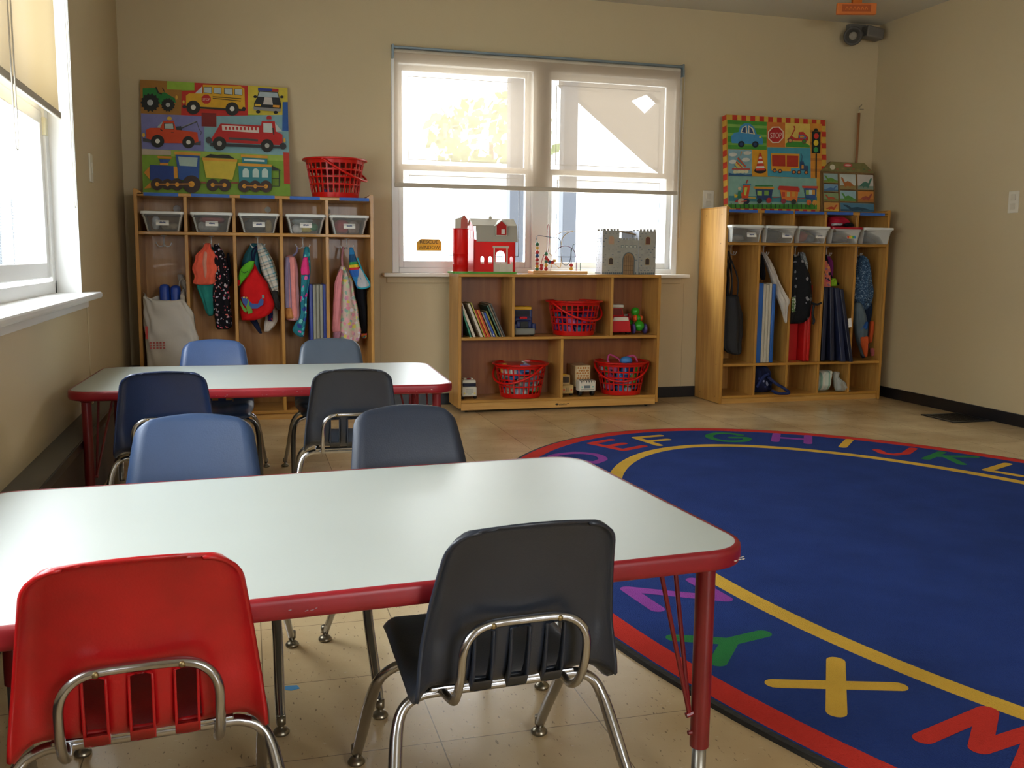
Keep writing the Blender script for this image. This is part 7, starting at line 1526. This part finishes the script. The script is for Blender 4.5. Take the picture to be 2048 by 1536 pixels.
    p.rect(0.024, 0, 0.106, 0.09, '4f5a5c'); p.ell(0.065, 0.09, 0.041, 0.05, '4f5a5c', 18, 0, PI); p.rect(0.030, 0, 0.100, 0.09, '8a6a44'); p.ell(0.065, 0.09, 0.035, 0.044, '8a6a44', 18, 0, PI)
    for k in range(5): p.line([(0.036 + k * 0.0145, 0.002), (0.036 + k * 0.0145, 0.122 - abs(k - 2) * 0.008)], 0.002, '4a3420')
    for z in (0.025, 0.055, 0.085): p.line([(0.032, z), (0.098, z)], 0.0025, '5a4228')
    b.build('gate_wall', [ST, paint_mat()], t, fix=False)
    MB().box(0.0, D / 2 - 0.008, 0.215, 0.075, D / 2 - 0.004, H - 0.004).build('rear_wall', ST2, t)
    MB().tube(catmull([(-0.06, 0, 0.262), (-0.02, 0, 0.268), (0.03, 0, 0.262), (0.08, 0, 0.25)], 5), 0.006, 8).build('carry_handle', wood_mat('handle_wood', '6b5640', '8a7050'), t, smooth=True)
castle()
def wheels(t, pts, r, w, m, hub=None):
    for x, y in pts:
        q = MB().lathe([(r * 0.4, -w / 2), (r * 0.93, -w / 2), (r, -w * 0.35), (r, w * 0.35), (r * 0.93, w / 2), (r * 0.4, w / 2), (r * 0.4, -w / 2)], (x, y, r), 20, axis='X'); o = autosmooth(q.build('wheel', m, t), 40)
        MB().lathe([(0.0001, -w * 0.42), (r * 0.42, -w * 0.42), (r * 0.42, w * 0.42), (0.0001, w * 0.42)], (x, y, r), 14, axis='X').build('hub', hub or m, o)
BT = mat('black_toy_tyre', '161616', 0.6)
def blue_truck():
    t = thing('toy_truck', 'dark blue toy truck with yellow roof and grey bumper, upper middle shelf', 'toy', (1.643, 5.68, 0.4605)); DB = mat('dark_blue_plastic', '1f2a5c', 0.35); YE = mat('yellow_toy_plastic', 'd8a412', 0.4); GY = mat('grey_bumper_plastic', '7a7a70', 0.5)
    b = MB(); b.rbox(-0.058, -0.06, 0.045, 0.062, 0.10, 0.118, 0.012); b.rbox(-0.05, -0.085, 0.045, 0.054, -0.02, 0.098, 0.014); b.rbox(-0.07, -0.095, 0.035, -0.045, -0.03, 0.078, 0.008); b.rbox(0.05, -0.095, 0.035, 0.074, -0.03, 0.078, 0.008)
    b.prism([(-0.058, 0.112), (0.06, 0.112), (0.05, 0.16), (-0.05, 0.16)], -0.045, -0.038).rbox(0.045, -0.05, 0.10, 0.062, 0.08, 0.162, 0.005).rbox(-0.062, -0.05, 0.10, -0.047, 0.08, 0.162, 0.005).box(-0.05, 0.05, 0.1, 0.05, 0.1, 0.16); b.build('body', DB, t)
    MB().rbox(-0.06, -0.055, 0.158, 0.056, 0.09, 0.18, 0.006).build('roof', YE, t); MB().rbox(-0.064, -0.105, 0.008, 0.066, -0.075, 0.048, 0.008).build('bumper', GY, t)
    MB().rbox(-0.025, -0.092, 0.05, 0.025, -0.082, 0.09, 0.003).build('grille', mat('black_grille', '171a18', 0.5), t); MB().rbox(-0.026, -0.078, 0.104, 0.022, -0.055, 0.118, 0.005).build('hood_light', mat('red_toy_plastic', 'c8141c', 0.35), t)
    MB().box(-0.046, -0.047, 0.12, 0.046, -0.0455, 0.155).build('windscreen', mat('dark_toy_glass', '10162c', 0.2), t)
    wheels(t, [(-0.058, -0.055), (0.058, -0.055), (-0.058, 0.07), (0.058, 0.07)], 0.026, 0.02, BT)
blue_truck()
def red_truck():
    t = thing('toy_truck', 'red toy truck with white visor and screen on the upper right shelf', 'toy', (2.278, 5.67, 0.4605)); RD = mat('red_toy_plastic', 'c8141c', 0.35); WH = mat('cream_toy_plastic', 'd8d0c0', 0.4)
    b = MB(); b.prism([(-0.072, 0.015), (0.074, 0.015), (0.066, 0.075), (0.054, 0.115), (-0.052, 0.115), (-0.064, 0.075)], -0.08, 0.10); b.prism([(-0.046, 0.112), (0.046, 0.112), (0.034, 0.168), (-0.034, 0.168)], -0.02, 0.09); bd = b.build('body', RD, t, bev=0.005)
    MB().prism([(-0.056, 0.088), (0.054, 0.088), (0.048, 0.112), (-0.047, 0.112)], -0.0835, -0.079).build('hood_panel', WH, t, bev=0.002)
    MB().rbox(-0.042, -0.03, 0.166, 0.042, 0.06, 0.19, 0.009).build('roof_visor', WH, t); MB().prism([(-0.036, 0.122), (0.036, 0.122), (0.030, 0.162), (-0.030, 0.162)], -0.0225, -0.0195).build('windscreen', mat('dark_red_glass', '7a1018', 0.2), t)
    for x in (-0.056, 0.056): MB().rbox(x - 0.012, -0.03, 0.116, x + 0.012, -0.02, 0.128, 0.003).build('mirror', mat('grey_bumper_plastic', '7a7a70', 0.5), t)
    wheels(t, [(-0.058, -0.05), (0.058, -0.05), (-0.058, 0.07), (0.058, 0.07)], 0.022, 0.02, BT)
red_truck()
def caterpillar():
    t = thing('pull_toy', 'green stacked ball pull toy with purple wheels beside the red toy truck', 'toy', (2.425, 5.67, 0.4605)); G = mat('bright_green_plastic', '2f9a1f', 0.25)
    for x, y, z, r in ((0.0, -0.03, 0.052, 0.034), (0.0, 0.0, 0.098, 0.024), (-0.016, 0.0, 0.142, 0.028), (-0.03, 0.06, 0.06, 0.028)): MB().ball((x, y, z), r, 18).build('body_ball', G, t, smooth=True)
    for x, y, z, r, c, nm in ((-0.040, -0.03, 0.034, 0.034, '4a4078', 'wheel'), (0.040, -0.03, 0.034, 0.034, '4a4078', 'wheel'), (-0.022, -0.012, 0.10, 0.022, 'e05a20', 'ring'), (0.024, 0.0, 0.10, 0.018, 'd8602a', 'ring'), (-0.052, 0.02, 0.105, 0.024, '9a1c24', 'ring'), (-0.05, 0.05, 0.05, 0.026, 'b8a82a', 'wheel')):
        q = MB().lathe([(0.0001, -0.010), (r * 0.6, -0.011), (r * 0.95, -0.006), (r, 0), (r * 0.95, 0.006), (r * 0.6, 0.011), (0.0001, 0.010)], (x, y, z), 20, axis='X', M=None); q.build(nm, mat('toyw_' + c, c, 0.35), t, smooth=True)
caterpillar()
def white_truck():
    t = thing('toy_truck', 'small white toy lorry at left end of the lower shelf', 'toy', (1.296, 5.64, 0.0775)); W = mat('white_toy_paint', 'c9c4b4', 0.4)
    b = MB(); b.rbox(-0.046, -0.06, 0.018, 0.046, 0.03, 0.075, 0.006); b.rbox(-0.043, -0.052, 0.07, 0.043, 0.03, 0.118, 0.008); b.rbox(-0.044, 0.035, 0.02, 0.044, 0.12, 0.10, 0.004); b.build('body', W, t)
    MB().rbox(-0.041, -0.0545, 0.078, 0.041, -0.049, 0.100, 0.003).build('windscreen', mat('dark_toy_glass', '10162c', 0.2), t)
    b = MB(); p = Pic(b, (-0.04, -0.060, 0.02), (0.08, 0, 0), (0, 0, 0.055), start=0.0005)
    for k in range(6): p.rect(0.2, 0.35 + k * 0.09, 0.8, 0.39 + k * 0.09, '8a8a80')
    p.rect(0.38, 0.2, 0.64, 0.28, '3a7a6a'); p.ell(0.1, 0.3, 0.07, 0.1, 'e0c860', 10); p.ell(0.9, 0.3, 0.07, 0.1, 'e0c860', 10); b.build('front_print', paint_mat(), t, fix=False)
    MB().rbox(-0.03, -0.03, 0.1175, 0.03, 0.02, 0.126, 0.003).build('roof_fairing', mat('cream_toy_plastic', 'd8d0c0', 0.4), t); MB().rbox(-0.012, -0.035, 0.119, 0.014, -0.01, 0.128, 0.002).build('roof_light', mat('dark_red_glass', '7a1018', 0.2), t)
    wheels(t, [(-0.04, -0.035), (0.04, -0.035), (-0.04, 0.08), (0.04, 0.08)], 0.018, 0.014, BT)
white_truck()
def animal_truck():
    t = thing('toy_truck', 'wooden animal lorry with giraffe spotted box and zebra striped cab', 'toy', (2.046, 5.66, 0.0775)); LWd = wood_mat('light_toy_wood', 'c0a070', 'd8bc8c', axis='X')
    MB().rbox(-0.052, -0.03, 0.05, 0.050, 0.13, 0.188, 0.004).build('cargo_box', LWd, t)
    b = MB(); p = Pic(b, (-0.044, -0.03, 0.098), (0.086, 0, 0), (0, 0, 0.082), start=0.0005); p.rect(0, 0, 1, 1, 'd8c49a'); rnd = random.Random(5)
    for i in range(5):
        for j in range(5):
            cx, cy = 0.1 + i * 0.2 + rnd.uniform(-.03, .03) + (0.08 if j % 2 else 0) * (i < 4), 0.1 + j * 0.2; n = 6; p.poly([(min(1, cx + 0.085 * rnd.uniform(.7, 1.15) * math.cos(k * PI / 3 + i)), min(1, max(0, cy + 0.085 * rnd.uniform(.7, 1.15) * math.sin(k * PI / 3 + i)))) for k in range(n)], 'b8742c')
    b.build('giraffe_print', paint_mat(), t, fix=False)
    MB().rbox(-0.050, -0.105, 0.032, 0.060, -0.034, 0.100, 0.006).build('cab', mat('cream_toy_plastic', 'd8d0c0', 0.4), t)
    b = MB(); p = Pic(b, (-0.050, -0.105, 0.032), (0.11, 0, 0), (0, 0, 0.068), start=0.0006)
    for k in range(6): p.poly([(0.1 + k * 0.15, 0.97), (0.17 + k * 0.15, 0.97), (0.13 + k * 0.15, 0.72)], '1c1c1c')
    p.rect(0.3, 0.3, 0.66, 0.55, '6a7478'); p.ell(0.17, 0.42, 0.05, 0.07, '5ab0a8', 10); p.ell(0.82, 0.42, 0.05, 0.07, '5ab0a8', 10); p.rect(0.1, 0.14, 0.9, 0.2, '8a8a80'); b.build('zebra_print', paint_mat(), t, fix=False)
    b = MB(); p = Pic(b, (-0.050, -0.105, 0.1004), (0.11, 0, 0), (0, 0.07, 0), start=0.0006)
    for k in range(6): p.poly([(0.08 + k * 0.16, 0), (0.15 + k * 0.16, 0), (0.2 + k * 0.15, 1), (0.14 + k * 0.15, 1)], '1c1c1c')
    b.build('zebra_top_print', paint_mat(), t, fix=False)
    wheels(t, [(-0.035, -0.07), (0.048, -0.07), (-0.035, 0.09), (0.04, 0.09)], 0.022, 0.02, BT)
animal_truck()
def tan_truck():
    t = thing('toy_truck', 'tan wooden toy truck partly hidden by the lower shelf divider', 'toy', (1.932, 5.66, 0.0775)); LWd = wood_mat('yellow_toy_wood', 'b8965a', 'cfae72', axis='X')
    b = MB(); b.rbox(-0.046, -0.07, 0.016, 0.040, 0.08, 0.070, 0.006); b.rbox(-0.044, -0.04, 0.066, 0.026, 0.06, 0.132, 0.006); b.build('body', LWd, t)
    MB().rbox(-0.038, -0.043, 0.082, 0.018, -0.037, 0.120, 0.003).build('windscreen', mat('brown_toy_glass', '3a2a1c', 0.3), t); MB().rbox(-0.04, -0.045, 0.128, 0.0, 0.0, 0.138, 0.003).build('roof_light', mat('yellow_toy_plastic', 'd8a412', 0.4), t)
    b = MB(); p = Pic(b, (-0.04, -0.07, 0.02), (0.074, 0, 0), (0, 0, 0.045), start=0.0005)
    for k in range(3): p.rect(0.42 + k * 0.1, 0.2, 0.46 + k * 0.1, 0.75, '4a3a24')
    p.ell(0.2, 0.45, 0.09, 0.16, 'd0602a', 10); p.ell(0.86, 0.45, 0.08, 0.14, 'd0602a', 10); b.build('front_print', paint_mat(), t, fix=False)
    wheels(t, [(-0.032, -0.045), (0.028, -0.045), (-0.032, 0.06), (0.028, 0.06)], 0.017, 0.014, BT)
tan_truck()
